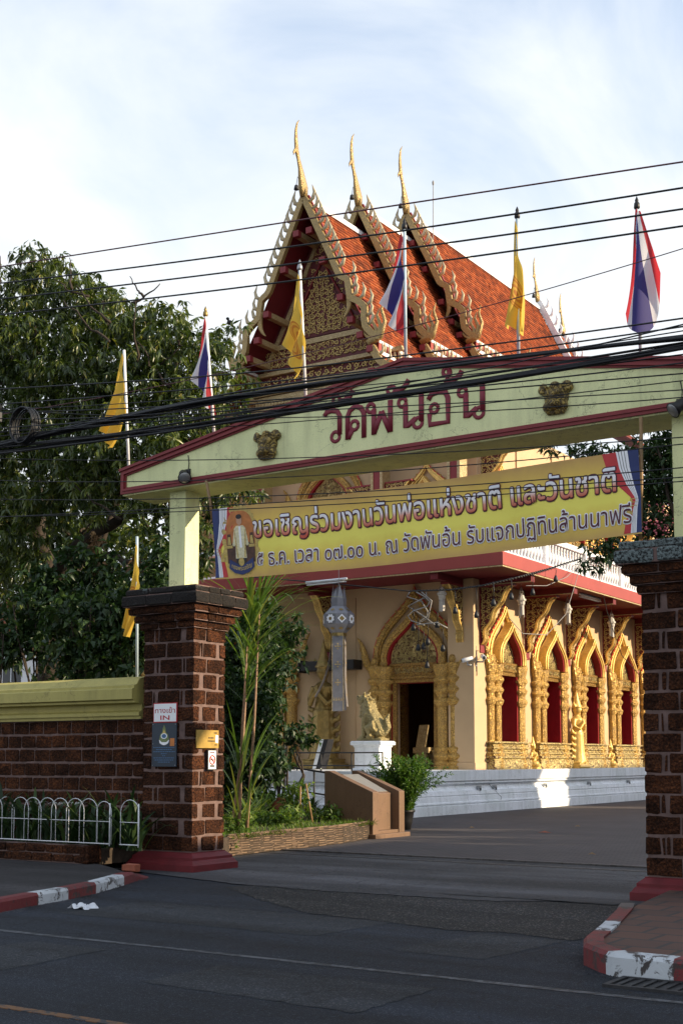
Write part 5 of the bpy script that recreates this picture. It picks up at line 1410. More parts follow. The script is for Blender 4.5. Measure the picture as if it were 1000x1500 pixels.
def camera_box(p, d, label, mount):
    t = thing('security_camera', label, 'camera', tuple(p), 'security cameras at the corner pilaster'); d = Vector(d).normalized()
    b = MB(); b.tube([p - d * .18, p - d * .17, p + d * .17, p + d * .18], [.03, .07, .07, .06], 10); b.build('housing', 'white_enamel', t)
    b = MB(); b.tube([p + d * .176, p + d * .19], .05, 10); b.build('lens', 'black_wood', t)
    b = MB(); b.tube([p, p + Vector((0, 0, -.16)), Vector(mount)], .028, 8); b.tube([Vector(mount) + Vector((0, 0, -.12)), Vector(mount) + Vector((0, 0, -.3)), Vector(mount) + Vector((0, 0, .5))], .012, 6); b.build('bracket', 'grey_metal', t)
p = atY(684, 966, YF - .35); camera_box(p, (-.8, -.6, -.25), 'white bullet security camera on the shaded face of the corner pilaster', (p.x + .2, YF - .09, p.z - .2))
p = atX(707, 962, XR + .3); camera_box(p, (.5, -.6, -.2), 'white security camera on the sunlit side of the corner pilaster', (XR + .06, p.y, p.z - .15))

# string of bulbs across the front of the hall
random.seed(31)
sb = thing('bulb_string', 'dark cable of black bulb sockets strung across the canopy, tangled over the door', 'string lights', tuple(atY(700, 858, 33.0)))
pts = [atY(*q_, 33.2) for q_ in [(330, 842), (440, 851), (520, 858), (600, 866), (660, 864), (705, 858)]] + [atX(*q_, -15.9) for q_ in [(760, 845), (800, 834), (850, 818)]]
b = MB(); pts = [Vector(q_) for q_ in pts]; b.tube(pts, .022, 6)
for i in range(60):
    t_ = 3 + (i / 59) * 4.8; k = int(t_); q_ = pts[k].lerp(pts[k + 1], t_ - k); b.tube([q_ + Vector((0, 0, .03)), q_ + Vector((.08, .02, -.02))], .014, 4)
b.build('cable', 'black_cable', sb)
def bulb(p, L_):
    b = MB(); b.tube([p, p + Vector((.02, 0, -L_ * .5)), p + Vector((0, 0, -L_))], .012, 5); b.lathe([(.03, 0), (.05, -.05), (.075, -.13), (.07, -.2), (.03, -.21)][::-1], (p.x, p.y, p.z - L_), 10); b.build('socket', 'black_cable', sb)
for i, (px, py, L_) in enumerate([(666, 862, .55), (697, 858, .75), (722, 852, .5), (748, 846, .45), (779, 838, .5), (813, 829, .3)]):
    p = atY(px, py, 33.2) if px < 705 else atX(px, py, -15.95); bulb(p, L_)
b = MB()
for k in range(3):
    q_ = [atY(617 + random.uniform(-8, 8) + 14 * math.sin(i * .9 + k * 2), 867 + i * 7, 33.2 + .1 * k) for i in range(8)]; b.tube(q_, .02, 5)
b.tube([atY(617, 867, 33.2), atY(632, 880, 33.2), atY(627, 905, 33.3), atY(610, 915, 33.2), atY(640, 912, 33.1), atY(655, 920, 33.2)], .02, 5)
b.build('tangle', 'grey_wire', sb)
for px, py, L_ in [(612, 905, .8), (626, 908, .55), (620, 922, .4), (648, 915, .6), (605, 890, .5), (640, 895, .3), (625, 930, .8)]: bulb(atY(px, py, 33.2), L_)
lw = thing('lamp_wire', 'thin pale wire sagging from the canopy corner along the sunlit side windows', 'wire', tuple(atX(850, 825, -16.2)))
b = MB(); b.tube([atX(*q_, -16.1) for q_ in [(770, 858), (800, 858), (830, 845), (850, 825), (842, 855), (828, 900), (800, 930), (765, 928), (745, 905)]], .012, 5); b.build('wire', 'grey_wire', lw)
dw = thing('lamp_wire', 'thin dark wire dropping from the canopy to the last side window', 'wire', tuple(atX(877, 835, -16.2)))
b = MB(); b.tube([atX(*q_, -16.3) for q_ in [(872, 822), (880, 860), (888, 895), (898, 925), (910, 960), (935, 988)]], .014, 5); b.build('wire', 'black_cable', dw)

# terrace details
rl = thing('terrace_railing', 'thin dark rail along the edge of the white terrace', 'railing', tuple(atY(480, 1120, 29.8)))
b = MB()
for z_ in (1.42, 1.78):
    b.tube([(atY(395, 1118, 29.8).x, 29.8, z_), (atY(560, 1118, 29.8).x, 29.8, z_)], .022, 6)
for px in (395, 435, 470, 515, 560): p = atY(px, 1118, 29.8); b.tube([(p.x, 29.8, PZ), (p.x, 29.8, 1.8)], .022, 6)
b.build('rails', 'cast_iron', rl)
hr = thing('ramp_handrail', 'sloping dark handrail before the white plinth beside the granite stand', 'handrail', tuple(atY(450, 1150, 26)))
b = MB(); b.tube([atY(384, 1119, 26), atY(406, 1121, 26), atY(520, 1138, 24.5)], .026, 6); b.tube([atY(384, 1152, 26), atY(450, 1160, 25.5), atY(520, 1172, 24.5)], .02, 6)
for q_ in ((408, 1122), (460, 1128), (510, 1137)): p = atY(*q_, 26 - (q_[0] - 408) * .014); b.tube([p, (p.x, p.y, .1)], .024, 6)
b.build('rails', 'cast_iron', hr)
bm = thing('wooden_beam', 'heavy black wooden beam fixed level across the cream wall beside the lantern', 'beam', tuple(atY(470, 975, 35.1)))
b = MB(); p = atY(440, 975, 35.0); q_ = atY(520, 972, 35.0); b.box(p.x, q_.x, 34.9, 35.44, p.z - .20, p.z + .12); b.box(p.x - .03, p.x + .05, 34.85, 35.44, p.z - .25, p.z + .17); b.build('beam', 'black_wood', bm, .02)
pn = thing('leaning_board', 'tall white board with dark edge leaning by the terrace rail', 'board', tuple(atY(470, 1128, 30.4)))
b = MB(); p = atY(463, 1126, 30.4); q_ = atY(473, 1083, 30.4); n_ = Vector((.10, .25, 0)); b.prism([(p.x, p.z), (p.x + .12, p.z), (q_.x + .16, q_.z), (q_.x + .03, q_.z)], 30.2, 30.5); b.prism([(p.x + .121, p.z), (p.x + .27, p.z), (q_.x + .31, q_.z), (q_.x + .161, q_.z)], 30.2, 30.52, 'y', 1); b.build('panel', ['sign_white', 'black_wood'], pn)
db = thing('donation_stand', 'gilded stand with a tall slanted sign just inside the open doorway', 'stand', tuple(atY(628, 1118, 37)))
b = MB()
for za, zb, w in ((0, .16, .24), (.17, .33, .24), (.34, .5, .22), (.51, .7, .30)): p = atY(618, 1118, 37); b.box(p.x - w, p.x + w, 36.9, 37.3, PZ + .02 + za, PZ + .02 + zb)
b.build('box', 'gilt_pale', db, .01)
b = MB(); p = atY(616, 1098, 37); q_ = atY(619, 1062, 37); b.prism([(p.x - .20, p.z), (p.x + .16, p.z), (q_.x + .22, q_.z), (q_.x - .12, q_.z)], 36.98, 37.06); b.build('sign', 'gilt_pale', db)
b = MB()
for k in range(4): b.lathe([(.10, 0), (.07, .2), (.05, .42), (.10, .6), (.07, .62)], (atY(634 + k * 5, 1118, 37).x, 37.1, PZ + .02), 8)
b.build('vases', 'gilt_pale', db)

# ------------------------------------------------------------------ granite stand, wattle edge, lawn and planting
st = thing('inscription_stand', 'brown granite lectern block with sloping plaque beside the drive', 'stand', (-14.1, 22.4, 0))
X0, X1, Y0_, Y1_ = -14.62, -13.45, 21.7, 22.95
b = MB(); side_ = [(X0, .02), (X1, .02), (X1, .94), (X0 + .12, 1.36), (X0, 1.36)]
b.prism(side_, Y0_, Y0_ + .22); b.build('cheek', 'granite', st, .012)
b = MB(); b.prism(side_, Y1_ - .22, Y1_); b.build('cheek', 'granite', st, .012)
b = MB(); b.prism([(X0 + .02, .02), (X1 - .18, .02), (X1 - .18, .90), (X0 + .14, 1.27), (X0 + .02, 1.27)], Y0_ + .221, Y1_ - .221); b.box(X1 - .179, X1 - .02, Y0_ + .222, Y1_ - .222, .02, .16); b.build('core', 'granite', st, .01)
b = MB(); b.box(X0 - .05, X1 + .10, Y0_ - .06, Y1_ + .06, 0, .10); b.build('foot', 'granite', st, .012)
b = MB(); d = Vector((X1 - .22 - (X0 + .2), 0, .90 - 1.265)); A = Vector((X0 + .2, Y0_ + .27, 1.262)); n_ = Vector((.34, 0, .94))
C4 = [A, A + d * .95, A + d * .95 + Vector((0, .70, 0)), A + Vector((0, .70, 0))]; b.add([tuple(q_ + n_ * .005) for q_ in C4] + [tuple(q_ + n_ * .025) for q_ in C4], [(4, 5, 6, 7), (0, 1, 5, 4), (1, 2, 6, 5), (2, 3, 7, 6), (3, 0, 4, 7)]); b.build('plaque', 'plaque_stone', st)

edge_px = [(332, 1254), (360, 1251), (400, 1246), (450, 1241), (500, 1235), (540, 1228)]
edge = [atZ(x, y, .02) for x, y in edge_px]
lawn_poly = [(p.x + .02, p.y + .05) for p in edge] + [(-13.8, 21.6), (-15.0, 21.9), (-16.5, 24.5), (-20, 29.2), (-36, 29.2), (-36, 15.4), (-13.6, 14.9), (-12.4, 15.1)]
b = MB(); b.prism(lawn_poly, .02, .33, 'z'); struct(b.build('lawn_bed', 'soil'))
we = thing('wattle_edging', 'low woven wattle edging along the lawn beside the drive', 'edging', tuple(edge[2]))
V = []; F = []; rn = []; random.seed(8)
for k in range(17):
    zc = .03 + k * .0205 + random.uniform(-.003, .003)
    P_ = resample(edge, .17)
    for i in range(len(P_) - 1):
        n_ = (P_[i + 1] - P_[i]).normalized(); nr = Vector((n_.y, -n_.x, 0)); v_ = random.random()
        for (A, ph) in ((P_[i], i), (P_[i + 1], i + 1)): pass
        o0 = nr * (.013 * math.sin((i + k * 2) * 1.6) + random.uniform(0, .016)); o1 = nr * (.013 * math.sin((i + 1 + k * 2) * 1.6) + random.uniform(0, .012)); base = len(V)
        for A, o_ in ((P_[i], o0), (P_[i + 1], o1)):
            for dz, dn in ((-.014, -.01), (-.005, .020), (.009, .016), (.014, -.01)): q_ = A + o_ + nr * dn; V.append((q_.x, q_.y, zc + dz))
        for q_ in range(3): F.append((base + q_, base + 4 + q_, base + 5 + q_, base + 1 + q_)); rn.append(v_)
npmesh('weave', np.array(V), np.array(F), 'wattle', we, np.array(rn))
# turf: blades over the lawn bed (nobody could count them)
def inside(x, y, poly):
    c = False; n = len(poly)
    for i in range(n):
        (xa, ya), (xb, yb) = poly[i], poly[(i + 1) % n]
        if (ya > y) != (yb > y) and x < (xb - xa) * (y - ya) / (yb - ya) + xa: c = not c
    return c
sp = []; random.seed(5)
while len(sp) < 9000:
    x, y = random.uniform(-20, -11.6), random.uniform(15, 25)
    if inside(x, y, lawn_poly): sp.append(((x, y, .32), random.uniform(0, 6.28), random.uniform(.1, .9), random.uniform(.05, .13), .02, random.uniform(0, 1.2)))
for i in range(900):
    q_ = edge[0].lerp(edge[-1], random.random()); sp.append(((q_.x + random.uniform(-.1, .12), q_.y + .1 + random.uniform(-.05, .1), .30), random.uniform(3.9, 6.2), random.uniform(.6, 1.6), random.uniform(.08, .22), .022, 1.2))
o = blades('grass', sp, 'grass_blade', None, 2); o['kind'] = 'stuff'
ed = crown('ground_cover', [((atZ(345 + i * 3, 1228, .3).x, atZ(345, 1235 - i, .3).y, .3), (.5, .4, .16)) for i in range(0, 8, 2)], 26, 6, .09, .05, 'light_leaf', None, .2); ed['kind'] = 'stuff'

# tall cane plant beside the left pillar
random.seed(41)
cb = atY(352, 1190, 17.6); cane = thing('cane_plant', 'tall cane clump with arching pale green blades behind the left pillar', 'plant', (cb.x, cb.y, .33))
b = MB(); tops = []
for i, (dx, tx, ty, tz) in enumerate([(0, .1, .1, 4.1), (-.12, .0, .2, 3.4), (.12, .40, .0, 4.4), (-.05, .22, -.1, 3.9)]):
    A = Vector((cb.x + dx, cb.y + random.uniform(-.15, .15), .3)); T = Vector((cb.x + tx, cb.y + ty, tz)); m_ = A.lerp(T, .5) + Vector((random.uniform(-.08, .08), 0, 0)); pts = [A.lerp(m_, q_ / 5) for q_ in range(5)] + [m_.lerp(T, q_ / 6) for q_ in range(7)]
    b.tube(pts, [.030 - .0016 * q_ for q_ in range(len(pts))], 7); tops.append((A, m_, T))
b.build('cane', 'cane', cane)
sp = []
for (A, m_, T) in tops:
    for i in range(26):
        t_ = random.uniform(.72, 1.0); q_ = m_.lerp(T, (t_ - .5) * 2); sp.append((tuple(q_), random.choice([random.uniform(-.9, .8), random.uniform(0, 6.28)]), random.uniform(.15, .95), random.uniform(1.2, 2.2), random.uniform(.034, .06), random.uniform(.7, 2.1)))
    for i in range(6): q_ = A.lerp(m_, random.uniform(.0, .7)); sp.append((tuple(q_), random.uniform(0, 6.28), random.uniform(.15, .6), random.uniform(.8, 1.5), .05, random.uniform(.2, 1.2)))
blades('blades', sp, 'cane_leaf', cane, 8, lambda t: (0.5 + .9 * t) if t < .4 else max(.02, .86 * (1 - (t - .4) / .6) ** .7))

# small planting on the lawn
def tuft(name, label, px, py, Y, n, L, w, material, lean=(.2, .9), bend=(.6, 1.6), z=.32, cat='plant'):
    p = atY(px, py, Y); t = thing(name, label, cat, (p.x, Y, z))
    blades('leaves', [((p.x + random.uniform(-.08, .08), Y + random.uniform(-.08, .08), z), random.uniform(0, 6.28), random.uniform(*lean), L * random.uniform(.6, 1.2), w * random.uniform(.8, 1.2), random.uniform(*bend)) for _ in range(n)], material, t); return t
tuft('spider_plant', 'clump of arching yellow green leaves on the lawn left of the staked sapling', 378, 1170, 20.8, 46, .75, .045, 'cane_leaf')
random.seed(61)
tuft('spider_plant', 'upright sunlit clump of narrow blades between the cane and the clay jar', 362, 1180, 20.0, 40, .8, .04, 'light_leaf')
tuft('strap_plant', 'bushy broad-bladed clump behind the clay jar on the lawn', 402, 1175, 23.2, 44, .7, .07, 'bush_leaf')
tuft('strap_plant', 'narrow dark clump against the plinth behind the staked sapling', 455, 1172, 24.6, 34, .5, .05, 'bush_leaf')
for px, py, Y_, label in ((395, 1200, 19.6, 'low leafy bedding plant on the lawn in front of the clay jar'), (420, 1205, 19.8, 'low leafy bedding plant on the lawn left of the sapling stakes'), (478, 1195, 21.6, 'low leafy bedding plant on the lawn beside the granite stand'), (345, 1215, 17.6, 'low leafy bedding plant at the foot of the cane clump')):
    p = atY(px, py, Y_); t = thing('bedding_plant', label, 'plant', (p.x, Y_, .32)); crown('leaves', [((p.x + random.uniform(-.2, .2), Y_ + random.uniform(-.2, .2), .42 + random.uniform(0, .12)), (.26, .22, .15)) for k in range(4)], 520, 6, .11, .05, 'light_leaf', t, .25)
tuft('strap_plant', 'low dark strap-leaved clump at the foot of the cane', 352, 1195, 19.0, 30, .6, .05, 'light_leaf')
random.seed(14)
p = atY(437, 1190, 21.2); sap = thing('staked_sapling', 'young leafy sapling tied to two bamboo stakes on the lawn', 'sapling', (p.x, 21.2, .32))
b = MB(); b.tube([(p.x, 21.2, .32), (p.x - .02, 21.2, .7), (p.x + .02, 21.2, 1.0)], [.016, .012, .008], 6); b.build('stem', 'twig', sap)
crown('leaves', [((p.x, 21.2, .98), (.25, .22, .16)), ((p.x - .2, 21.1, .75), (.18, .2, .2)), ((p.x + .12, 21.1, .7), (.2, .2, .2))], 1100, 5, .10, .055, 'light_leaf', sap, .3)
for (xa, ya, xb, yb) in ((439, 1202, 440, 1152), (458, 1196, 448, 1148)):
    b = MB(); A = atY(xa, ya, 21.0); C_ = atY(xb, yb, 21.0); b.tube([(A.x, 21.0, .3), C_], .02, 7); b.build('stake', 'bamboo', sap)
p = atY(413, 1170, 22.3); jar = thing('clay_jar', 'dark red clay jar standing among the lawn plants', 'jar', (p.x, 22.3, .33)); b = MB(); b.lathe([(.10, 0), (.2, .1), (.24, .24), (.18, .36), (.13, .4), (.15, .44), (.12, .44), (.11, .38)], (p.x, 22.3, .33), 16); b.build('body', 'terracotta', jar)
p = atY(512, 1180, 23.2); jar = thing('clay_jar', 'small red clay pot half hidden behind the granite stand', 'jar', (p.x, 23.2, .33)); b = MB(); b.lathe([(.10, 0), (.19, .1), (.21, .22), (.14, .32), (.16, .36), (.13, .36)], (p.x, 23.2, .33), 14); b.build('body', 'terracotta', jar)
# potted plant by the stand
random.seed(15)
p = atZ(592, 1216); pot = thing('potted_plant', 'dense upright fern-like plant in a dark pot right of the granite stand', 'plant', (p.x, p.y, 0.014))
b = MB(); b.lathe([(.15, .0), (.19, .2), (.22, .38), (.25, .40), (.25, .44), (.21, .44), (.2, .36)], (p.x, p.y, .015), 18); b.build('pot', 'black_wood', pot)
sp = []; LP = []; LD = []
for i in range(150):
    az = random.uniform(0, 6.28); lean = abs(random.gauss(.18, .2)); L_ = random.uniform(.8, 1.4); q_ = Vector((p.x + random.uniform(-.16, .16), p.y + random.uniform(-.16, .16), .42)); th = lean
    for k in range(26):
        d = Vector((math.cos(az) * math.sin(th), math.sin(az) * math.sin(th), math.cos(th))); q_ = q_ + d * L_ / 26; th += .022
        for s_ in range(3):
            LP.append(tuple(q_)); r_ = Vector((random.gauss(0, 1), random.gauss(0, 1), random.gauss(0, 1))); LD.append(tuple(d * .8 + r_.normalized() * .7))
    sp.append(((p.x, p.y, .42), az, lean, L_, .012, .9))
LP = np.array(LP); LD = np.array(LD); n = len(LP)
V, F = leaf_arrays(LP, LD, np.tile([0, 0, 1.], (n, 1)) + .5 * RNG.normal(size=(n, 3)), .10 * (0.6 + .8 * RNG.random(n)), np.full(n, .034)); npmesh('foliage', V, F, 'fern_leaf', pot, np.tile(RNG.random(n), 4))
# flowers in pots on the terrace behind the shrubs
random.seed(16)
for (px, py, label) in ((405, 1092, 'dark pot of small mixed flowers on the terrace behind the shrub, upper one'), (388, 1110, 'dark pot of small mixed flowers on the terrace behind the shrub, lower one')):
    p = atY(px, py, 30.3); t = thing('flower_pot', label, 'flowers', (p.x, p.y, PZ)); b = MB(); b.lathe([(.14, 0), (.2, .3), (.2, .34)], (p.x, p.y, PZ + .003), 12); b.build('pot', 'black_wood', t)
    crown('leaves', [((p.x, p.y, PZ + .5), (.32, .3, .24))], 900, 5, .10, .06, 'bush_leaf', t, .2)
    b = MB()
    for k in range(26): q_ = Vector((random.gauss(0, 1), random.gauss(0, 1), random.gauss(0, .7))).normalized(); b.ball((p.x + q_.x * .34, p.y + q_.y * .32, PZ + .52 + q_.z * .26), (.035, .035, .025), random.randrange(3), 6)
    b.build('blossoms', ['petal_pink', 'petal_white', 'petal_orange'], t)

# ------------------------------------------------------------------ signs on the left pillar
FX = GY0 - .02
def front(px, py): return atY(px, py, FX)
sg = thing('entrance_sign', 'white sign with red border reading entrance in Thai and IN on the left pillar', 'sign', tuple(front(243, 1043)))
p, q_ = front(226, 1030), front(260, 1057); xa, xb, za, zb = p.x, q_.x, q_.z - .01, p.z + .0
b = MB(); b.box(xa, xb, FX - .012, FX + .004, za, zb); b.build('plate', 'sign_red', sg)
b = MB(); b.box(xa + .014, xb - .014, FX - .015, FX - .0121, za + .014, zb - .014); b.build('face', 'sign_white', sg)
b = MB(); h = zb - za; pl = lambda x, y: (x, FX - .0165, y)
text_on(b, 'ทางเข้า', pl, xa + .035, xb - .035, za + h * .48, h * .36, .012); b.build('lettering', 'sign_red', sg); b = MB(); text_on(b, 'IN', pl, xa + .14, xb - .14, za + h * .13, h * .33, .02); b.build('lettering', 'sign_red', sg)
sg = thing('emblem_plaque', 'tall dark blue plaque with a green and gold emblem below the entrance sign', 'sign', tuple(front(241, 1090)))
p, q_ = front(224, 1058), front(259, 1123); xa, xb, za, zb = p.x, q_.x, q_.z, p.z - .015; w, h = xb - xa, zb - za
b = MB(); b.box(xa, xb, FX - .012, FX + .004, za, zb); b.build('plate', 'sign_navy', sg)
b = MB(); Q = lambda u, v, d=.014: (xa + u * w, FX - d, za + v * h)
def flat(b, pts, d, m): b.add([Q(u, v, d) for u, v in pts], [tuple(range(len(pts)))], m)
flat(b, [(.5 + .20 * math.cos(a * .393), .60 + .11 * math.sin(a * .393)) for a in range(16)], .0135, 2)
flat(b, [(.30, .62), (.34, .74), (.42, .78), (.44, .88), (.48, .93), (.5, .97), (.52, .93), (.56, .88), (.58, .78), (.66, .74), (.70, .62), (.6, .56), (.4, .56)], .0145, 0)
flat(b, [(.37, .72), (.44, .77), (.5, .86), (.56, .77), (.63, .72), (.5, .66)], .0155, 1)
flat(b, [(.5 + .13 * math.cos(a * .393), .70 + .065 * math.sin(a * .393)) for a in range(16)], .0165, 2)
flat(b, [(.5 + .095 * math.cos(a * .393), .70 + .048 * math.sin(a * .393)) for a in range(16)], .0175, 3)
flat(b, [(.32, .54), (.5, .49), (.68, .54), (.66, .58), (.5, .53), (.34, .58)], .0185, 2)
flat(b, [(.74, .47), (.92, .47), (.92, .65), (.74, .65)], .0135, 4)
for k, (u0, u1) in enumerate([(.06, .94), (.18, .82), (.06, .94), (.38, .62), (.44, .56), (.08, .92), (.12, .88), (.26, .74)]):
    v = .43 - k * .048
    u = u0
    while u < u1: du = random.uniform(.03, .08); flat(b, [(u, v), (min(u + du, u1), v), (min(u + du, u1), v + .018), (u, v + .018)], .0135, 5); u += du + .02
b.build('emblem', ['print_green', 'print_gold', 'print_white', 'print_blue', 'print_orange', 'print_blue'], sg)
b = MB()
for u, v in ((.04, .03), (.96, .03), (.04, .97), (.96, .97), (.04, .52), (.96, .52)): b.lathe([(.008, 0), (.004, .004)], (0, 0, 0), 6); n0 = len(b.v) - 12; b.xform(Matrix.Translation(Q(u, v, .013)) @ Matrix.Rotation(R(90), 4, 'X'), n0)
b.build('screw', 'grey_metal', sg)
SXF = PLX1 + .02
def sidep(px, py): return atX(px, py, SXF)
sg = thing('brass_notice', 'small brass-coloured notice plate on the sunlit side of the left pillar', 'sign', tuple(sidep(303, 1083)))
p, q_ = sidep(287.5, 1069), sidep(319.5, 1097); b = MB(); b.box(SXF - .004, SXF + .010, p.y, q_.y, q_.z + .01, p.z); b.build('plate', 'brass_plate', sg)
b = MB(); hh = p.z - q_.z
for k, (u0, u1, v) in enumerate([(.52, .78, .55), (.50, .86, .38), (.78, .93, .82), (.82, .93, .18)]):
    u = u0
    while u < u1: du = random.uniform(.02, .05); b.add([(SXF + .0115, p.y + (q_.y - p.y) * s_, q_.z + hh * t_) for s_, t_ in ((u, v), (min(u1, u + du), v), (min(u1, u + du), v + .07), (u, v + .07))], [(0, 1, 2, 3)]); u += du + .015
b.build('print', 'black_wood', sg)
b = MB(); b.add([(SXF + .0125, p.y + (q_.y - p.y) * s_, q_.z + hh * t_) for s_, t_ in ((.84, .35), (.97, .30), (.98, .72), (.86, .75))], [(0, 1, 2, 3)]); b.build('sticker', 'sign_white', sg)
sg = thing('no_smoking_sign', 'small white no smoking sign in a dark frame below the brass notice', 'sign', tuple(sidep(308, 1113)))
p, q_ = sidep(302.5, 1098), sidep(315.5, 1128); b = MB(); b.box(SXF - .004, SXF + .022, p.y, q_.y, q_.z, p.z); b.build('frame', 'black_wood', sg)
b = MB(); b.box(SXF + .0221, SXF + .025, p.y + .02, q_.y - .015, q_.z + .015, p.z - .015); b.build('face', 'sign_white', sg)
b = MB(); cy_, cz_ = (p.y + q_.y) / 2, (p.z + q_.z) / 2; rr_ = (q_.y - p.y) * .30
b.tube([(SXF + .027, cy_ + rr_ * math.cos(a * .3142), cz_ + rr_ * math.sin(a * .3142)) for a in range(21)], .009, 6, 0); b.tube([(SXF + .027, cy_ + rr_ * .7, cz_ - rr_ * .7), (SXF + .027, cy_ - rr_ * .7, cz_ + rr_ * .7)], .008, 6, 0)
b.box(SXF + .0251, SXF + .0265, cy_ - rr_ * .65, cy_ + rr_ * .7, cz_ - .008, cz_ + .008, 1)
for v in (.84, .20, .14): b.box(SXF + .0251, SXF + .0262, p.y + .05, q_.y - .05, q_.z + (p.z - q_.z) * v, q_.z + (p.z - q_.z) * v + .014, 2 if v > .5 else 1)
b.build('symbol', ['sign_red', 'black_wood', 'print_maroon'], sg)

# ------------------------------------------------------------------ the banner
BY = 13.98
bt = thing('banner', 'long yellow printed banner with Thai lettering and a portrait hung across the gateway', 'banner', tuple(atY(630, 760, BY)))
A0, A1, B0, B1 = atY(310, 746, BY), atY(318, 849, BY), atY(934, 657, BY), atY(941, 782, BY)   # left top/bottom, right top/bottom
def ban(u, v, d=0.0):
    """u along 0..1, v up 0..1"""
    top = A0.lerp(B0, u); bot = A1.lerp(B1, u); sag = -.05 * math.sin(math.pi * u)
    p = bot.lerp(top, v); y = BY + .018 * math.sin(u * 19 + v * 2.5) * (1 - .4 * v) + .005 * math.sin(u * 41 + v * 7) + .03 * math.sin(u * 6.3) - .03 * (1 - v) ** 2
    return (p.x, y - d, p.z + sag * (1 if v < .99 else 1))
def ban_mat():
    m, nt, b_, o = mat('banner_print')
    uv = nd(nt, 'ShaderNodeAttribute', attribute_name='UVMap'); sp_ = nt.nodes.new('ShaderNodeSeparateXYZ'); nt.links.new(uv.outputs['Vector'], sp_.inputs[0])
    wv = noise(nt, 1.0, 3, .5, .3); 
    mp = nd(nt, 'ShaderNodeMapping'); mp.inputs['Scale'].default_value = (5, 3.5, 1); mp.inputs['Rotation'].default_value = (0, 0, .5); nt.links.new(uv.outputs['Vector'], mp.inputs[0]); nt.links.new(mp.outputs[0], wv.inputs['Vector'])
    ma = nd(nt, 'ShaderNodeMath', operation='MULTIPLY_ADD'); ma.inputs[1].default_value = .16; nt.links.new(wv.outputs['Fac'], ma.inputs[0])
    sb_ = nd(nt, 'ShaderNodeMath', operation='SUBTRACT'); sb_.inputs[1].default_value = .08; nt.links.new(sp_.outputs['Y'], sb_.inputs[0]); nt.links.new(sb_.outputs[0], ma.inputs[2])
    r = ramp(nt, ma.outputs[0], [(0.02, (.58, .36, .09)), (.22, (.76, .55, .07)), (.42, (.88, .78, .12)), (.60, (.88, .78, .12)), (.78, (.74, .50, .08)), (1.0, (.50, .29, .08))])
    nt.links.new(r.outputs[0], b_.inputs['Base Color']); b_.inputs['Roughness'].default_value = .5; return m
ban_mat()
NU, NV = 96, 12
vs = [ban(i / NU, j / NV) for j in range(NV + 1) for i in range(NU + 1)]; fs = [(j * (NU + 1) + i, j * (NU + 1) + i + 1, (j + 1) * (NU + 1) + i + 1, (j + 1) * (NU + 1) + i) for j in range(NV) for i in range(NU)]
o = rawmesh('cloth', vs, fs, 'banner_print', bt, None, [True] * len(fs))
uvl = o.data.uv_layers.new(name='UVMap'); w_ = NU + 1
for lp in o.data.loops: i = lp.vertex_index; uvl.data[lp.index].uv = ((i % w_) / NU * 6, (i // w_) / NV)
cloth = o
# tricolour drapes at both ends, printed
def drape(flip):
    b = MB(); f = (lambda u: 1 - u) if flip else (lambda u: u)
    edge_ = [(1.0, .070), (.8, .062), (.6, .042), (.45, .020), (.40, .016), (.30, .024), (.15, .030), (.02, .034)]
    cols_ = [(0, .30, 1), (.30, .62, 0), (.62, 1.0, 2)]
    for (v0, e0), (v1, e1) in zip(edge_, edge_[1:]):
        for (a0, a1, m_) in cols_:
            b.add([ban(f(e0 * a0), v0, .004), ban(f(e0 * a1), v0, .004), ban(f(e1 * a1), v1, .004), ban(f(e1 * a0), v1, .004)], [(0, 1, 2, 3)], m_)
        for q_ in (.38, .46, .54): b.add([ban(f(e0 * q_), v0, .006), ban(f(e0 * (q_ + .02)), v0, .006), ban(f(e1 * (q_ + .02)), v1, .006), ban(f(e1 * q_), v1, .006)], [(0, 1, 2, 3)], 3)
    for k in range(5): b.add([ban(f(.004 + .01 * (k % 2)), .42 - .02 * k, .008), ban(f(.02), .43 - .02 * k, .008), ban(f(.02), .415 - .02 * k, .008)], [(0, 1, 2)], 4)
    b.add([ban(f(.018), .36, .008), ban(f(.026), .36, .008), ban(f(.028), .24, .008), ban(f(.016), .24, .008)], [(0, 1, 2, 3)], 4)
    b.build('printed_drape', ['print_white', 'print_navy', 'print_red', 'plaque_stone', 'print_gold'], cloth)
drape(False); drape(True)
# lettering
def bl(d):
    return lambda x, y: ban(x, y, d)
def ban_text(txt, x0, x1, y0, h, layers):
    for (bold, m_, d) in layers:
        b = MB(); text_on(b, txt, bl(d), x0, x1, y0, h, bold)
        yield b, m_, d
b1 = MB()
L1 = 'ขอเชิญร่วมงานวันพ่อแห่งชาติ และวันชาติ'; L2 = '๕ ธ.ค. เวลา ๐๗.๐๐ น. ณ วัดพันอ้น รับแจกปฏิทินล้านนาฟรี'
def grad_letters():
    m, nt, b_, o = mat('letter_fade'); uv = nd(nt, 'ShaderNodeAttribute', attribute_name='fade'); r = ramp(nt, uv.outputs['Fac'], [(0.0, (.52, .07, .03)), (.30, (.72, .30, .20)), (.52, (.86, .80, .78)), (1.0, (.80, .82, .88))]); nt.links.new(r.outputs[0], b_.inputs['Base Color']); b_.inputs['Roughness'].default_value = .5
grad_letters()
b = MB(); text_on(b, L1, bl(.009), .114, .954, .54, .40, .055); b.build('lettering_outline', 'print_maroon', cloth)
b = MB(); v_ = text_on(b, L1, bl(.016), .114, .954, .54, .40, .014)
o = b.build('lettering', 'letter_fade', cloth); at_ = o.data.attributes.new('fade', 'FLOAT', 'POINT'); at_.data.foreach_set('value', [min(1, max(0, (p[1] + .05) / .75)) for p in v_])
b = MB(); text_on(b, L2, bl(.009), .118, .982, .145, .30, .05); b.build('lettering_outline', 'print_white', cloth)
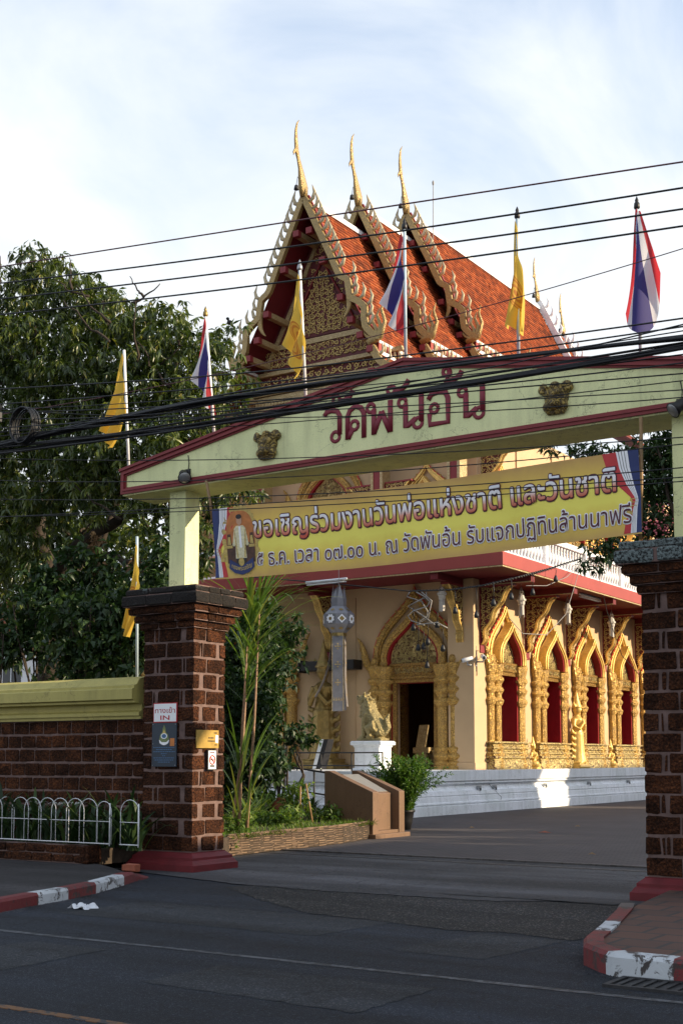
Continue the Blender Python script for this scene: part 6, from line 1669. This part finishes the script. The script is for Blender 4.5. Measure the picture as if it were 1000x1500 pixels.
b = MB(); text_on(b, L2, bl(.015), .118, .982, .145, .30, 0); b.build('lettering', 'print_maroon', cloth)
# oval portrait of a standing figure in a pale robe, printed
b = MB(); PCX, PCV, AS = .0745, .52, 6.05
def oval(rx, rv, d, m_, cu=PCX, cv=PCV, n=24, sq_=2.6):
    pts = []
    for k in range(n):
        a = 2 * math.pi * k / n; ca, sa = math.cos(a), math.sin(a); pts.append((cu + rx * math.copysign(abs(ca) ** (2 / sq_), ca), cv + rv * math.copysign(abs(sa) ** (2 / sq_), sa)))
    rings(pts, cu, cv, d, m_)
def rings(pts, cu, cv, d, m_):
    n = len(pts); vs = [ban(cu + (u - cu) * k / 4, cv + (v - cv) * k / 4, d) for k in range(1, 5) for u, v in pts] + [ban(cu, cv, d)]
    b.add(vs, [(k * n + i, k * n + (i + 1) % n, (k + 1) * n + (i + 1) % n, (k + 1) * n + i) for k in range(3) for i in range(n)] + [(i, (i + 1) % n, 4 * n) for i in range(n)], m_)
def poly(pts, d, m_):
    q_ = [(PCX + x * .045, PCV + y * .5) for x, y in pts]; rings(q_, sum(p[0] for p in q_) / len(q_), sum(p[1] for p in q_) / len(q_), d, m_)
oval(.048, .47, .003, 0); oval(.040, .40, .0045, 1)
for k in range(26): a = 2 * math.pi * k / 26; oval(.0065, .045, .0045, 0 if k % 2 else 8, PCX + .046 * math.copysign(abs(math.cos(a)) ** .8, math.cos(a)), PCV + .455 * math.copysign(abs(math.sin(a)) ** .8, math.sin(a)), 8, 2)
oval(.038, .30, .006, 7, PCX, PCV + .12); oval(.036, .2, .007, 2, PCX, PCV - .2)
for s in (-1, 1): poly([(s * .55, -.62), (s * .85, -.62), (s * .85, -.05), (s * .8, .2), (s * .6, .2), (s * .55, -.05)], .008, 2); poly([(s * .58, -.1), (s * .8, -.1), (s * .76, .12), (s * .62, .12)], .009, 8); poly([(s * .5, -.2), (s * .86, -.2), (s * .86, -.12), (s * .5, -.12)], .0095, 8)
poly([(-.22, .42), (.22, .42), (.36, .34), (.50, -.12), (.40, -.16), (.28, .12), (.34, -.5), (-.34, -.5), (-.28, .12), (-.40, -.16), (-.50, -.12), (-.36, .34)], .010, 3)
poly([(-.06, .42), (.06, .42), (.09, -.2), (-.06, -.2)], .011, 4); poly([(-.30, -.5), (-.06, -.5), (-.06, -.68), (-.28, -.68)], .011, 5); poly([(.06, -.5), (.30, -.5), (.28, -.68), (.06, -.68)], .011, 5)
poly([(-.36, .30), (-.32, .30), (-.16, -.48), (-.24, -.48)], .0115, 8); poly([(.36, .30), (.32, .30), (.2, -.48), (.28, -.48)], .0115, 8)
oval(.0080, .068, .012, 6, PCX, PCV + .285, 14, 2.2); oval(.0082, .034, .0125, 5, PCX, PCV + .335, 12, 2.2); poly([(-.05, .40), (.05, .40), (.05, .48), (-.05, .48)], .0115, 6)
poly([(-.72, -.50), (-.4, -.66), (0, -.72), (.4, -.66), (.72, -.50), (.78, -.76), (.45, -.90), (0, -.96), (-.45, -.90), (-.78, -.76)], .013, 9)
oval(.008, .06, .0125, 0, PCX, PCV - .30, 10, 2)
b.build('printed_portrait', ['print_gold', 'print_orange', 'print_brown', 'print_robe', 'print_white', 'black_wood', 'print_skin', 'print_orange', 'print_gold', 'print_navy'], cloth)
b = MB(); text_on(b, 'ทรงพระเจริญ', lambda x, y: ban(PCX - .028 + x * .056, PCV - .42 + .16 * (x - .5) ** 2 * 1.2 + y, .0145), 0, 1, 0, .085, .03); b.build('ribbon_lettering', 'print_gold', cloth)
def stick(x0, y0, x1, y1, label):
    t = thing('bamboo_stick', label, 'stick', tuple(atY(x1, y1, BY + .04)), 'sticks holding up the banner'); b = MB(); b.tube([atY(x0, y0, BY + .05), atY((x0 + x1) / 2 + 1, (y0 + y1) / 2, BY + .06), atY(x1, y1, BY + .05)], .022, 7)
    b.build('stick', 'bamboo', t)
stick(302, 703, 311, 760, 'short bamboo stick holding the left top corner of the banner'); stick(938, 611, 937, 790, 'long bamboo stick at the right end of the banner')

# ------------------------------------------------------------------ flags
def cloth_mat(name, kind):
    m, nt, b_, o = mat(name); uv = nd(nt, 'ShaderNodeAttribute', attribute_name='UVMap'); sp_ = nt.nodes.new('ShaderNodeSeparateXYZ'); nt.links.new(uv.outputs['Vector'], sp_.inputs[0])
    if kind == 'thai':
        r = ramp(nt, sp_.outputs['Y'], [(0, (.50, .035, .045)), (1 / 6, (.70, .70, .74)), (2 / 6, (.045, .040, .20)), (4 / 6, (.70, .70, .74)), (5 / 6, (.50, .035, .045))]); r.color_ramp.interpolation = 'CONSTANT'
        col_ = r.outputs[0]
    else:
        vd = nd(nt, 'ShaderNodeVectorMath', operation='DISTANCE'); mp = nd(nt, 'ShaderNodeMapping'); mp.inputs['Scale'].default_value = (1.35, 1, 0); nt.links.new(uv.outputs['Vector'], mp.inputs[0]); nt.links.new(mp.outputs[0], vd.inputs[0]); vd.inputs[1].default_value = (.68, .5, 0)
        r = ramp(nt, vd.outputs['Value'], [(0, (.50, .20, .03)), (.05, (.70, .45, .06)), (.09, (.50, .20, .03)), (.14, (.66, .38, .05)), (.19, (.50, .20, .03)), (.22, (.66, .38, .05)), (.25, (.50, .20, .03)), (.27, (.74, .50, .07))]); r.color_ramp.interpolation = 'CONSTANT'
        if kind == 'plain':
            for e_ in r.color_ramp.elements: e_.color = (.74, .48, .06, 1)
        col_ = r.outputs[0]
    nt.links.new(col_, b_.inputs['Base Color']); b_.inputs['Roughness'].default_value = .7
    t = nt.nodes.new('ShaderNodeBsdfTranslucent'); nt.links.new(col_, t.inputs['Color']); mx = nt.nodes.new('ShaderNodeMixShader'); mx.inputs[0].default_value = .45
    nt.links.new(b_.outputs[0], mx.inputs[1]); nt.links.new(t.outputs[0], mx.inputs[2]); nt.links.new(mx.outputs[0], o.inputs[0])
cloth_mat('thai_flag', 'thai'); cloth_mat('dharma_flag', 'dharma'); cloth_mat('plain_yellow', 'plain')
def flag(label, top, bot, quad, m, Y, ball=None, pole_m='white_enamel', fold=.06, fr=2.5, cat='flag', belly=0.0):
    """quad: hoist top, hoist bottom, fly bottom, fly top (photo points on the plane Y)"""
    A, B_ = atY(*top, Y), atY(*bot, Y); t = thing('flag', label, cat, tuple(B_), 'flags on the gateway')
    b = MB(); b.tube([B_ - Vector((0, 0, .04)), A], .023, 8); b.build('pole', pole_m, t)
    if ball: b = MB(); b.lathe([(.02, -.03), (.04, .0), (.035, .05), (.02, .07), (.025, .09), (.004, .14)], A, 8); b.build('pole_tip', ball, t)
    Q4 = [atY(*q_, Y) for q_ in quad]; NU, NV = 22, 22; vs = []
    for j in range(NV + 1):
        for i in range(NU + 1):
            u, v = i / NU, j / NV; h_ = Q4[0].lerp(Q4[1], v); f_ = Q4[3].lerp(Q4[2], v); p = h_.lerp(f_, u)
            am = fold * min(1, u * 2.2) * (.5 + .7 * u)
            p = p + Vector((.018 * math.sin(v * fr * 6.28 + u * 3), am * math.sin(v * fr * 6.28 + u * 2.1), -.05 * math.sin(math.pi * u) + .02 * math.sin(v * 9 + u * 5) - belly * u * math.sin(math.pi * v)))
            vs.append((p.x, p.y - .03, p.z))
    fs = [(j * (NU + 1) + i, j * (NU + 1) + i + 1, (j + 1) * (NU + 1) + i + 1, (j + 1) * (NU + 1) + i) for j in range(NV) for i in range(NU)]
    o = rawmesh('cloth', vs, fs, m, t, None, [True] * len(fs)); uvl = o.data.uv_layers.new(name='UVMap')
    for lp in o.data.loops: i = lp.vertex_index; uvl.data[lp.index].uv = ((i % (NU + 1)) / NU, 1 - (i // (NU + 1)) / NV)
    return t
FY = 14.5
flag('yellow flag hanging limp at the left end of the gateway beam', (182, 513), (189, 684), [(181, 518), (186, 612), (166, 661), (150, 628)], 'plain_yellow', FY)
flag('Thai national flag hanging limp between the two left yellow flags', (301, 462), (314, 634), [(301.5, 466), (309, 560), (313, 612), (281, 548)], 'thai_flag', FY, 'gold_dark', fold=.07, fr=2)
flag('yellow flag with an orange wheel emblem in front of the gilded gable', (439, 394), (448, 583), [(438, 402), (449, 515), (438, 563), (417, 498)], 'dharma_flag', FY, 'grey_metal')
flag('Thai national flag at the peak of the gateway beam', (592, 334), (594, 531), [(589, 340), (593, 445), (585, 496), (558, 438)], 'thai_flag', FY, 'black_wood', 'pale_blue_steel', fold=.08, fr=2)
flag('yellow flag with an orange emblem before the orange roof', (757, 318), (759, 533), [(755, 324), (767, 415), (773, 493), (740, 478)], 'dharma_flag', FY, 'black_wood', 'pale_blue_steel', fold=.10, fr=1.5)
flag('Thai national flag hanging limp at the right against white sky', (932, 304), (938, 540), [(931, 309), (937, 313), (971, 404), (912, 455)], 'thai_flag', FY, 'black_wood', 'pale_blue_steel', fold=.10, fr=1.2, belly=.52)
t = flag('yellow flag on a low pole behind the wall left of the pillar', (201, 786), (201, 1000), [(201, 797), (207, 858), (188, 936), (184, 918)], 'dharma_flag', 15.4, None, 'pale_blue_steel', .05, 2)

# ------------------------------------------------------------------ overhead cables along the street
random.seed(77)
def cable(label, pts, Y, r, m='black_cable', group=None, name='cable', wob=0.0):
    """through three photo points on the vertical plane of the pole line, continued to both sides"""
    P = [atY(x, y, Y) for x, y in pts]; X = [p.x for p in P]; Zs = [p.z for p in P]
    if len(P) == 2: co = np.polyfit(X, Zs, 1); co = np.r_[.0, co]; mid = (X[0] + X[1]) / 2; co = np.array([.004, co[1] - .008 * mid, co[2] + .004 * mid * mid - .004 * ((X[1] - X[0]) / 2) ** 2])
    else: co = np.polyfit(X, Zs, 2)
    xs = np.arange(-19, 5.01, .5); ph = random.uniform(0, 6)
    q_ = [(x, Y + wob * math.sin(x * .9 + ph), float(np.polyval(co, x)) + wob * .6 * math.sin(x * 1.3 + ph * 2)) for x in xs]
    b = MB(); b.tube(q_, r, 6); o = b.build(name, m); tag(o, label, 'cable', group); return o
cable('topmost thin red cable crossing the sky above the flags', [(0, 391), (500, 313), (1000, 237)], 9.5, .007, 'red_cable')
cable('second cable from the top, black and straight across the sky', [(0, 415), (500, 351), (1000, 275)], 9.5, .0082)
cable('third cable from the top, black, crossing the orange roof', [(0, 438), (500, 377), (1000, 306)], 9.5, .0082)
cable('fourth cable from the top, black, lowest of the parallel upper lines', [(0, 461), (500, 402), (1000, 331)], 9.5, .0082)
cable('thin red wire slanting steeply across the lower roof to the right', [(330, 545), (700, 452), (1000, 364)], 10.4, .0045, 'red_cable')
GB = 'bundled black cables in front of the gateway'
LB = 'black cable among many bundled together and sagging across the front of the gateway beam'
# two thick strands, each several cables twisted together
for k in range(6): cable(LB, [(0, 655 + random.uniform(-5, 5)), (320, 579 + random.uniform(-6.5, 6.5)), (720, 536 + random.uniform(-6.5, 6.5)), (1000, 489 + random.uniform(-6, 6))], 9.6 + random.uniform(-.05, .05), random.uniform(.009, .016), 'black_cable', GB, 'cable', .012)
for k in range(6): cable(LB, [(0, 661 + random.uniform(-5, 5)), (320, 613 + random.uniform(-6.5, 6.5)), (720, 557 + random.uniform(-6.5, 6.5)), (1000, 505 + random.uniform(-5, 5))], 9.6 + random.uniform(-.05, .05), random.uniform(.010, .017), 'black_cable', GB, 'cable', .012)
for pts in [[(0, 570), (320, 549), (720, 505), (1000, 466)], [(0, 592), (320, 566), (720, 520), (1000, 478)], [(0, 598), (320, 584), (720, 541), (1000, 510)], [(0, 614), (320, 596), (720, 541), (1000, 474)], [(0, 604), (320, 590), (720, 556), (1000, 518)],
            [(0, 638), (200, 594), (500, 570), (1000, 481)], [(0, 628), (320, 601), (720, 566), (1000, 530)], [(0, 640), (320, 606), (720, 574), (1000, 545)], [(0, 646), (320, 625), (720, 592), (1000, 557)], [(0, 632), (320, 612), (720, 585), (1000, 572)]]:
    cable('thin ' + LB, pts, 9.6 + random.uniform(-.15, .15), random.uniform(.0045, .0075), 'black_cable', 'thin cables of the bundle', 'cable', .008)
for label, pts in [('thin black wire crossing the lettering of the beam below the thick bundle', [(320, 612), (600, 607), (1000, 582)]),
                   ('thin black wire crossing both gilded masks of the beam', [(0, 672), (420, 669), (700, 663), (1000, 639)]),
                   ('thin black wire along the lower trim of the beam', [(0, 704), (420, 698), (700, 681), (1000, 650)]),
                   ('thin black wire just above the banner', [(0, 731), (420, 727), (700, 707), (1000, 686)]),
                   ('thin black wire over the upper lettering of the banner, upper of a pair', [(300, 742), (560, 727), (1000, 699)]),
                   ('thin black wire over the upper lettering of the banner, lower of a pair', [(300, 748), (560, 735), (1000, 705)])]:
    cable(label, pts, 9.9, .005)
# spare coil and splice box at the left edge
c0 = atY(37, 624, 9.55); co_ = MB()
for k in range(7):
    r = .20 + random.uniform(-.012, .012); co_.tube([(c0.x + r * .88 * math.cos(a * .2618), 9.55 + .02 * k - .06, c0.z + r * math.sin(a * .2618)) for a in range(25)], .010, 6)
o = co_.build('cable_coil', 'black_cable'); tag(o, 'coil of spare black cable hanging from the bundle at the left edge', 'cable coil')
p = atY(-9, 600, 9.5); sbx = thing('splice_box', 'black cable splice box with white lettering at the left edge', 'splice box', tuple(p))
b = MB(); b.box(p.x - .28, p.x + .06, 9.42, 9.58, p.z - .14, p.z - .02); b.tube([(p.x - .3, 9.5, p.z + .02), (p.x - .02, 9.5, p.z + .05), (p.x + .08, 9.5, p.z + .0)], [.09, .085, .05], 10); b.tube([(p.x + .02, 9.5, p.z), (p.x + .03, 9.5, p.z + .16), (p.x - .02, 9.5, p.z + .28)], .035, 8); b.build('housing', 'black_cable', sbx, .01)
b = MB(); text_on(b, 'UniTel', lambda x, y: (p.x - .06 + x * .11, 9.418, p.z - .10 + y), 0, 1, 0, .05, .02); b.build('lettering', 'print_white', sbx)

# ------------------------------------------------------------------ trees and shrubs
def tree_thing(name, label, base, cat='tree', group=None): return thing(name, label, cat, tuple(base), group)
def limb(b, pts, r0, r1, n=8):
    P = [Vector(q_) for q_ in pts]; out = []
    for a, c in zip(P, P[1:]):
        for k in range(4): out.append(a.lerp(c, k / 4))
    out.append(P[-1]); m_ = len(out)
    out = [q_ + Vector((random.uniform(-.05, .05), random.uniform(-.05, .05), random.uniform(-.03, .03))) * (1 if 0 < i < m_ - 1 else 0) for i, q_ in enumerate(out)]
    b.tube(out, [r0 + (r1 - r0) * (i / (m_ - 1)) ** .8 for i in range(m_)], n)
random.seed(91)
tb = atY(78, 985, 20.0); tb.z = .3
mango = tree_thing('mango_tree', 'large dark mango tree filling the left behind the boundary wall', tb)
b = MB()
fork = atY(75, 855, 20.0); limb(b, [(tb.x, tb.y, .2), atY(76, 930, 20.0), fork], .36, .26, 12)
tips = []
for path, r in [([(75, 855, 20), (60, 790, 20), (50, 700, 20.5), (40, 600, 20.6), (55, 480, 20.5)], .2), ([(75, 855, 20), (110, 800, 19.8), (160, 770, 19.5), (215, 740, 19.4), (260, 680, 19.6)], .19), ([(110, 800, 19.8), (170, 815, 19.2), (215, 833, 19)], .10), ([(50, 700, 20.5), (120, 600, 20), (160, 500, 20), (150, 440, 20)], .13), ([(60, 790, 20), (0, 740, 19.5), (-60, 640, 19.5)], .14), ([(120, 600, 20), (230, 560, 20), (290, 500, 20.4)], .10), ([(215, 740, 19.4), (260, 760, 19.2), (310, 720, 19.3)], .08), ([(75, 855, 20), (100, 850, 20.6), (150, 790, 21.5), (190, 690, 22)], .12), ([(40, 600, 20.6), (-20, 520, 21), (-60, 450, 21)], .1)]:
    limb(b, [atY(x, y, Y) for x, y, Y in path], r, r * .35)
for k in range(70):
    x, y = random.uniform(-60, 300), random.uniform(420, 800); Y = random.uniform(18.7, 21.5); A = atY(x, y, Y); D = Vector((random.uniform(-1, 1), random.uniform(-.6, .6), random.uniform(.1, 1))); limb(b, [A, A + D * .5, A + D * 1.0 + Vector((0, 0, .15))], .035, .010, 5)
b.build('trunk', 'bark', mango)
blobs = []
for (x, y, Y, r) in [(60, 400, 20.6, .85), (20, 440, 20.2, 1.0), (110, 440, 20.4, .95), (-20, 520, 19.8, 1.2), (60, 520, 19.8, 1.25), (150, 470, 20.3, .8), (190, 500, 20.2, .95), (240, 480, 20.3, .75), (120, 560, 19.6, 1.15), (200, 570, 19.6, 1.1), (265, 520, 20, .85), (310, 520, 20.6, .65), (325, 495, 21, .45), (280, 600, 19.8, .9), (330, 570, 21, .65),
                     (-40, 640, 19.4, 1.2), (40, 630, 19.4, 1.15), (120, 660, 19.2, 1.1), (200, 660, 19.2, 1.0), (270, 670, 19.4, .9), (330, 650, 20.5, .7), (-20, 740, 19, 1.0), (60, 730, 19, .9), (140, 720, 19, .75), (240, 740, 18.9, .75), (300, 740, 19.2, .7), (20, 810, 18.8, .75), (345, 730, 20, .6), (230, 800, 18.8, .5), (300, 800, 19, .55), (-40, 830, 18.8, .9)]:
    p = atY(x, y, Y); blobs.append((tuple(p), (r, r * .95, r * .82)))
crown('crown', blobs, 66, 12, .215, .054, 'mango_leaf', mango, .9, .45, .85, .15)
# a few bunches of dead brown leaves
crown('dead_leaves', [(tuple(atY(x, y, 18.6)), .16) for x, y in [(143, 790), (148, 960 - 130), (240, 720), (205, 820), (96, 905)]], 900, 7, .2, .06, 'dry_leaf', mango, 1.2)
# a second crown behind it, further left and back
random.seed(92)
tb = Vector((-27, 27, 0.3)); t2 = tree_thing('broadleaf_tree', 'taller dark tree standing behind the mango tree at the left edge', tb); b = MB(); limb(b, [tb, (-27, 27, 4), (-26.6, 27, 8)], .3, .12); limb(b, [(-27, 27, 4), (-25, 26.4, 7)], .15, .06); limb(b, [(-27, 27, 5), (-29, 27, 8)], .15, .06); b.build('trunk', 'bark', t2)
crown('crown', [((-27, 27, 9.0), (1.8, 1.6, 1.5)), ((-29, 27, 7.5), (1.7, 1.5, 1.5)), ((-25, 26.5, 7.4), (1.5, 1.4, 1.3)), ((-27, 26, 6), (1.6, 1.5, 1.2)), ((-30.5, 27, 9.5), (1.5, 1.4, 1.3)), ((-24.2, 26.5, 5.6), (1.1, 1.2, 1))], 20, 9, .30, .10, 'mango_leaf', t2, .5)
# dark understorey along the wall
random.seed(93)
for i, (px, py, Y, r, label) in enumerate([(-10, 930, 17, (.9, .7, .9), 'dark leafy shrub above the wall coping at the left edge'), (45, 905, 17.4, (.8, .7, 1.0), 'dark leafy shrub above the coping left of the mango trunk'), (120, 920, 17, (.8, .7, .85), 'glossy dark shrub above the coping right of the mango trunk'), (175, 930, 17.2, (.7, .6, .95), 'dense dark shrub above the coping beside the low flag pole'), (140, 860, 18.4, (.8, .7, .7), 'climbing leafy shrub below the bare mango limb'), (228, 880, 17.6, (.8, .6, 1.1), 'dark shrub behind the capital of the left pillar'),
                                       (372, 1010, 24.5, (.85, .8, 1.4), 'dark broadleaf shrub before the gilded column left of the lantern'), (350, 1050, 22.5, (.9, .8, 1.2), 'dark shrub behind the tall cane plant'), (405, 950, 25.5, (.65, .6, .8), 'leafy branch-tipped shrub nearest the paper lantern'), (432, 1075, 24.0, (.7, .5, .28), 'low leafy shrub reaching towards the gilded lion'), (370, 1130, 22.0, (.8, .7, .5), 'low dark shrub on the lawn behind the arching plants'), (345, 950, 23.5, (1.0, .8, 1.3), 'tall dark shrub rising behind the cane stems')]):
    p = atY(px, py, Y); s_ = tree_thing('shrub', label, (p.x, Y, .3), 'shrub', 'dark shrubs inside the wall'); b = MB()
    for k in range(6 if i < 6 else 3): limb(b, [(p.x + random.uniform(-.2, .2), Y, .25), (p.x + random.uniform(-.4, .4), Y + random.uniform(-.2, .2), (p.z + .3) / 2), (p.x + random.uniform(-r[0], r[0]) * .7, Y + random.uniform(-.3, .3), p.z + random.uniform(-.3, .6) * r[2])], .045, .012, 6)
    b.build('stems', 'bark', s_)
    bl_ = [((p.x + random.uniform(-.6, .6) * r[0], Y + random.uniform(-.6, .6) * r[1], p.z + random.uniform(-.7, .7) * r[2]), (r[0] * .55, r[1] * .55, r[2] * .5)) for k in range(9)]
    if i >= 6 and px < 380: bl_ += [((p.x + random.uniform(-.9, .9) * r[0], Y - random.uniform(.0, .5), z_), (r[0] * .5, r[1] * .5, .42)) for z_ in np.arange(.6, max(.7, p.z - r[2] * .4), .28)]
    if i < 6: bl_ += [((p.x + random.uniform(-.8, .8) * r[0], Y + random.uniform(-.5, .5), max(.8, p.z - r[2] - .5 - random.random())), (r[0] * .6, r[1] * .5, .6)) for k in range(5)]
    crown('leaves', bl_, 95, 7, .18, .085, 'bush_leaf', s_, .5, .5)
# tree behind the right pillar, its branches hanging before the terrace
random.seed(94)
tb = Vector((-7.6, 25.5, 0.015)); t3 = tree_thing('flowering_tree', 'dark tree with pink blossoms behind the right pillar', tb); b = MB(); limb(b, [tb, (-7.7, 25.4, 3), (-8.0, 25.2, 5.2)], .22, .14, 10)
for q_ in [(-9.6, 24.8, 6.2), (-8.6, 25, 8.0), (-6.5, 25.5, 7.5), (-9.3, 24.2, 5.6), (-7.4, 26, 8.4)]: limb(b, [(-8.0, 25.2, 4.6), ((-8 + q_[0]) / 2, 25, (5.2 + q_[2]) / 2), q_], .08, .02, 7)
b.build('trunk', 'bark', t3)
def pt(x, y, Y): return tuple(atY(x, y, Y))
bl_ = [(pt(x, y, Y), r) for x, y, Y, r in [(955, 665, 25.5, (.55, .6, .55)), (975, 700, 25.5, (.6, .6, .6)), (945, 720, 25.4, (.45, .6, .5)), (900, 672, 25, (.6, .5, .28)), (860, 662, 25, (.45, .5, .22)), (820, 655, 25, (.35, .4, .15)), (985, 640, 25.5, (.5, .6, .5)), (960, 760, 25.2, (.6, .5, .45)), (985, 770, 25.2, (.6, .5, .5)), (880, 805, 24.2, (.36, .4, .34)), (862, 822, 24, (.26, .3, .22)), (895, 790, 24.3, (.3, .4, .3)), (1040, 690, 25.5, (.9, .9, .9)), (1060, 600, 26, (.8, .8, .8)), (1080, 760, 25.5, (.9, .9, .8))]]
crown('crown', bl_, 150, 8, .17, .055, 'bush_leaf', t3, .5, .45)
b = MB()
for k in range(46):
    x, y = random.choice([(random.uniform(940, 985), random.uniform(765, 785)), (random.uniform(860, 900), random.uniform(780, 830)), (random.uniform(955, 990), random.uniform(740, 790))]); p = atY(x, y, 24.8 + random.uniform(-.3, .4))
    for j in range(4): b.ball((p.x + random.gauss(0, .08), p.y + random.gauss(0, .08), p.z + random.gauss(0, .08)), (random.uniform(.015, .032), .026, random.uniform(.01, .025)), 0, 5)
b.build('blossoms', ['petal_pink'], t3)

# pale house glimpsed through the mango tree
h = thing('house', 'pale two-storey house glimpsed through the mango tree', 'house', (-44, 44, 0)); b = MB(); b.box(-50, -38, 42, 50, 0, 7.4); b.build('wall', 'house_white', h)
b = MB(); b.prism([(-50.8, 7.4), (-37.2, 7.4), (-44, 9.8)], 41.2, 50.8); b.build('roof', 'terracotta', h)
for k in range(5):
    for z_ in (1.2, 4.6): b = MB(); x_ = -49.2 + k * 2.3; b.box(x_, x_ + 1.2, 41.95, 42.02, z_, z_ + 1.5); o = b.build('window', 'window_dark', h); b = MB(); b.box(x_ - .1, x_ + 1.3, 41.9, 41.949, z_ - .12, z_); b.box(x_ + .57, x_ + .63, 41.92, 41.949, z_ + .001, z_ + 1.5); b.build('frame', 'white_enamel', o)

# ------------------------------------------------------------------ small things
p = atZ(122, 1331); bg = MB(); bg.grid(lambda u, v: (p.x - .14 + .28 * u + .03 * math.sin(v * 9), p.y - .10 + .2 * v + .02 * math.sin(u * 11), .008 + .055 * abs(math.sin(u * 7 + v * 4) * math.cos(v * 6 - u * 3)) * min(1, 5 * min(u, 1 - u)) + .0), 16, 14)
o = bg.build('plastic_bag', 'bag_plastic'); tag(o, 'crumpled white plastic bag lying on the road near the left kerb', 'bag')
p = atZ(193, 1276, .13); b = MB(); b.rbox(p.x - .12, p.x + .10, p.y - .05, p.y + .06, .129, .22, 0, .006, .01); o = b.build('loose_brick', 'terracotta'); tag(o, 'loose orange brick on the pavement beside the base of the left pillar', 'brick')
random.seed(55)
for (px, py, label) in [(797, 1220, 'largest dry brown leaf lying on the courtyard paving'), (866, 1252, 'small pale dry leaf on the paving near the right pillar'), (845, 1211, 'small dry leaf on the paving, farthest toward the right'), (690, 1213, 'small yellowish dry leaf on the paving before the plinth')]:
    p = atZ(px, py, .016); b = MB(); s_ = .16 if px == 797 else .07
    b.add([(p.x - s_, p.y, .018), (p.x, p.y - s_ * .5, .03), (p.x + s_, p.y + .02, .022), (p.x, p.y + s_ * .5, .035), (p.x, p.y, .06)], [(0, 1, 4), (1, 2, 4), (2, 3, 4), (3, 0, 4)]); o = b.build('fallen_leaf', 'terracotta' if px == 797 else 'bamboo'); tag(o, label, 'leaf')
def bird(p, label):
    b = MB(); x, y, z = p; b.ball((x, y, z + .16), (.10, .16, .10), 0, 10, Matrix.Rotation(R(25), 3, 'X')); b.ball((x, y - .12, z + .28), (.065, .075, .065)); b.tube([(x, y - .17, z + .28), (x, y - .25, z + .27)], [.03, .006], 6); b.tube([(x, y + .1, z + .12), (x, y + .32, z + .02)], [.06, .04], 6)
    for s in (-1, 1): b.tube([(x + s * .04, y, z + .08), (x + s * .04, y - .01, z - .01)], .012, 5)
    t = thing('pigeon', label, 'bird', p); fuse(b, 'body', 'feather_black', t, .016, 1); return t
bird(tuple(zmap(68, 868)), 'dark pigeon perched on the left roof finial of the front gable')

# ------------------------------------------------------------------ unseen blocks added outside the frame to shade street and court, with trees
def block(name, label, x0, x1, y0, y1, h, ridge):
    t = thing(name, label, 'building', (x0, y0, 0)); b = MB(); b.box(x0, x1, y0, y1, 0, h); b.build('wall', 'blocker_wall', t)
    b = MB(); b.prism([(x0 - .5, h), (x1 + .5, h), ((x0 + x1) / 2, h + ridge)], y0 - .5, y1 + .5); b.build('roof', 'terracotta', t)
    k = y0 + 1.0
    while k < y1 - 1.5:
        for z_ in (1.0, 4.2):
            if z_ + 1.6 < h: b = MB(); b.box(x0 - .03, x0 + .05, k, k + 1.2, z_, z_ + 1.5); b.build('window', 'window_dark', t)
        k += 2.6
    return t
block('street_sun_blocker', 'unseen added block shading the street, nearest the gateway', 2.2, 10.5, 9.6, 18.9, 7.2, 1.0)  # invented row, keeps the sun off the road
block('street_sun_blocker', 'unseen added block shading the street, second from the gateway', 11.0, 20.0, 9.6, 17.5, 8.0, 1.2)
block('street_sun_blocker', 'unseen added block shading the street, farthest from the gateway', 20.6, 34.0, 9.6, 17.5, 9.5, 1.2)
block('low_sun_blocker', 'unseen added low block shading the drive from the right', 2.2, 8.5, 19.3, 26.2, 5.5, .5)  # invented, height set to shade the drive but leave the pillar side lit
block('court_sun_blocker', 'unseen added long block shading the plinth, nearer one', 1.0, 7.0, 34.0, 45.2, 8.15, 1.4)  # invented pair, the gap between them lets a sun patch onto the plinth
block('court_sun_blocker', 'unseen added long block shading the plinth, farther one', 1.0, 7.0, 49.6, 76.0, 8.15, 1.4)
random.seed(95)
for i, (x, y, hgt, r, label) in enumerate([(3.2, 28.0, 4.6, 1.5, 'unseen small leafy tree beside the low added block'), (2.2, 30.6, 5.0, 1.6, 'unseen round leafy tree between the low and the long added blocks'), (2.6, 33.0, 5.4, 1.3, 'unseen leafy tree beside the near end of the long added block'), (3.4, 47.3, 5.4, 1.1, 'unseen small tree added between the two long blocks to dapple the sun')]):  # last one added to break up the sun patch from the gap
    t = tree_thing('shade_tree', label, (x, y, 0.015)); b = MB(); limb(b, [(x, y, 0), (x, y, hgt * .5), (x, y, hgt)], .2, .08); b.build('trunk', 'bark', t)
    crown('crown', [((x + random.uniform(-.6, .6) * r, y + random.uniform(-.6, .6) * r, hgt + random.uniform(-.8, .4) * r), r * .6) for k in range(10)] + [((x, y, 2.0), (r, r, 1.4)), ((x, y, 3.4), (r, r, 1.4))], 14, 9, .3, .11, 'mango_leaf', t, .5)
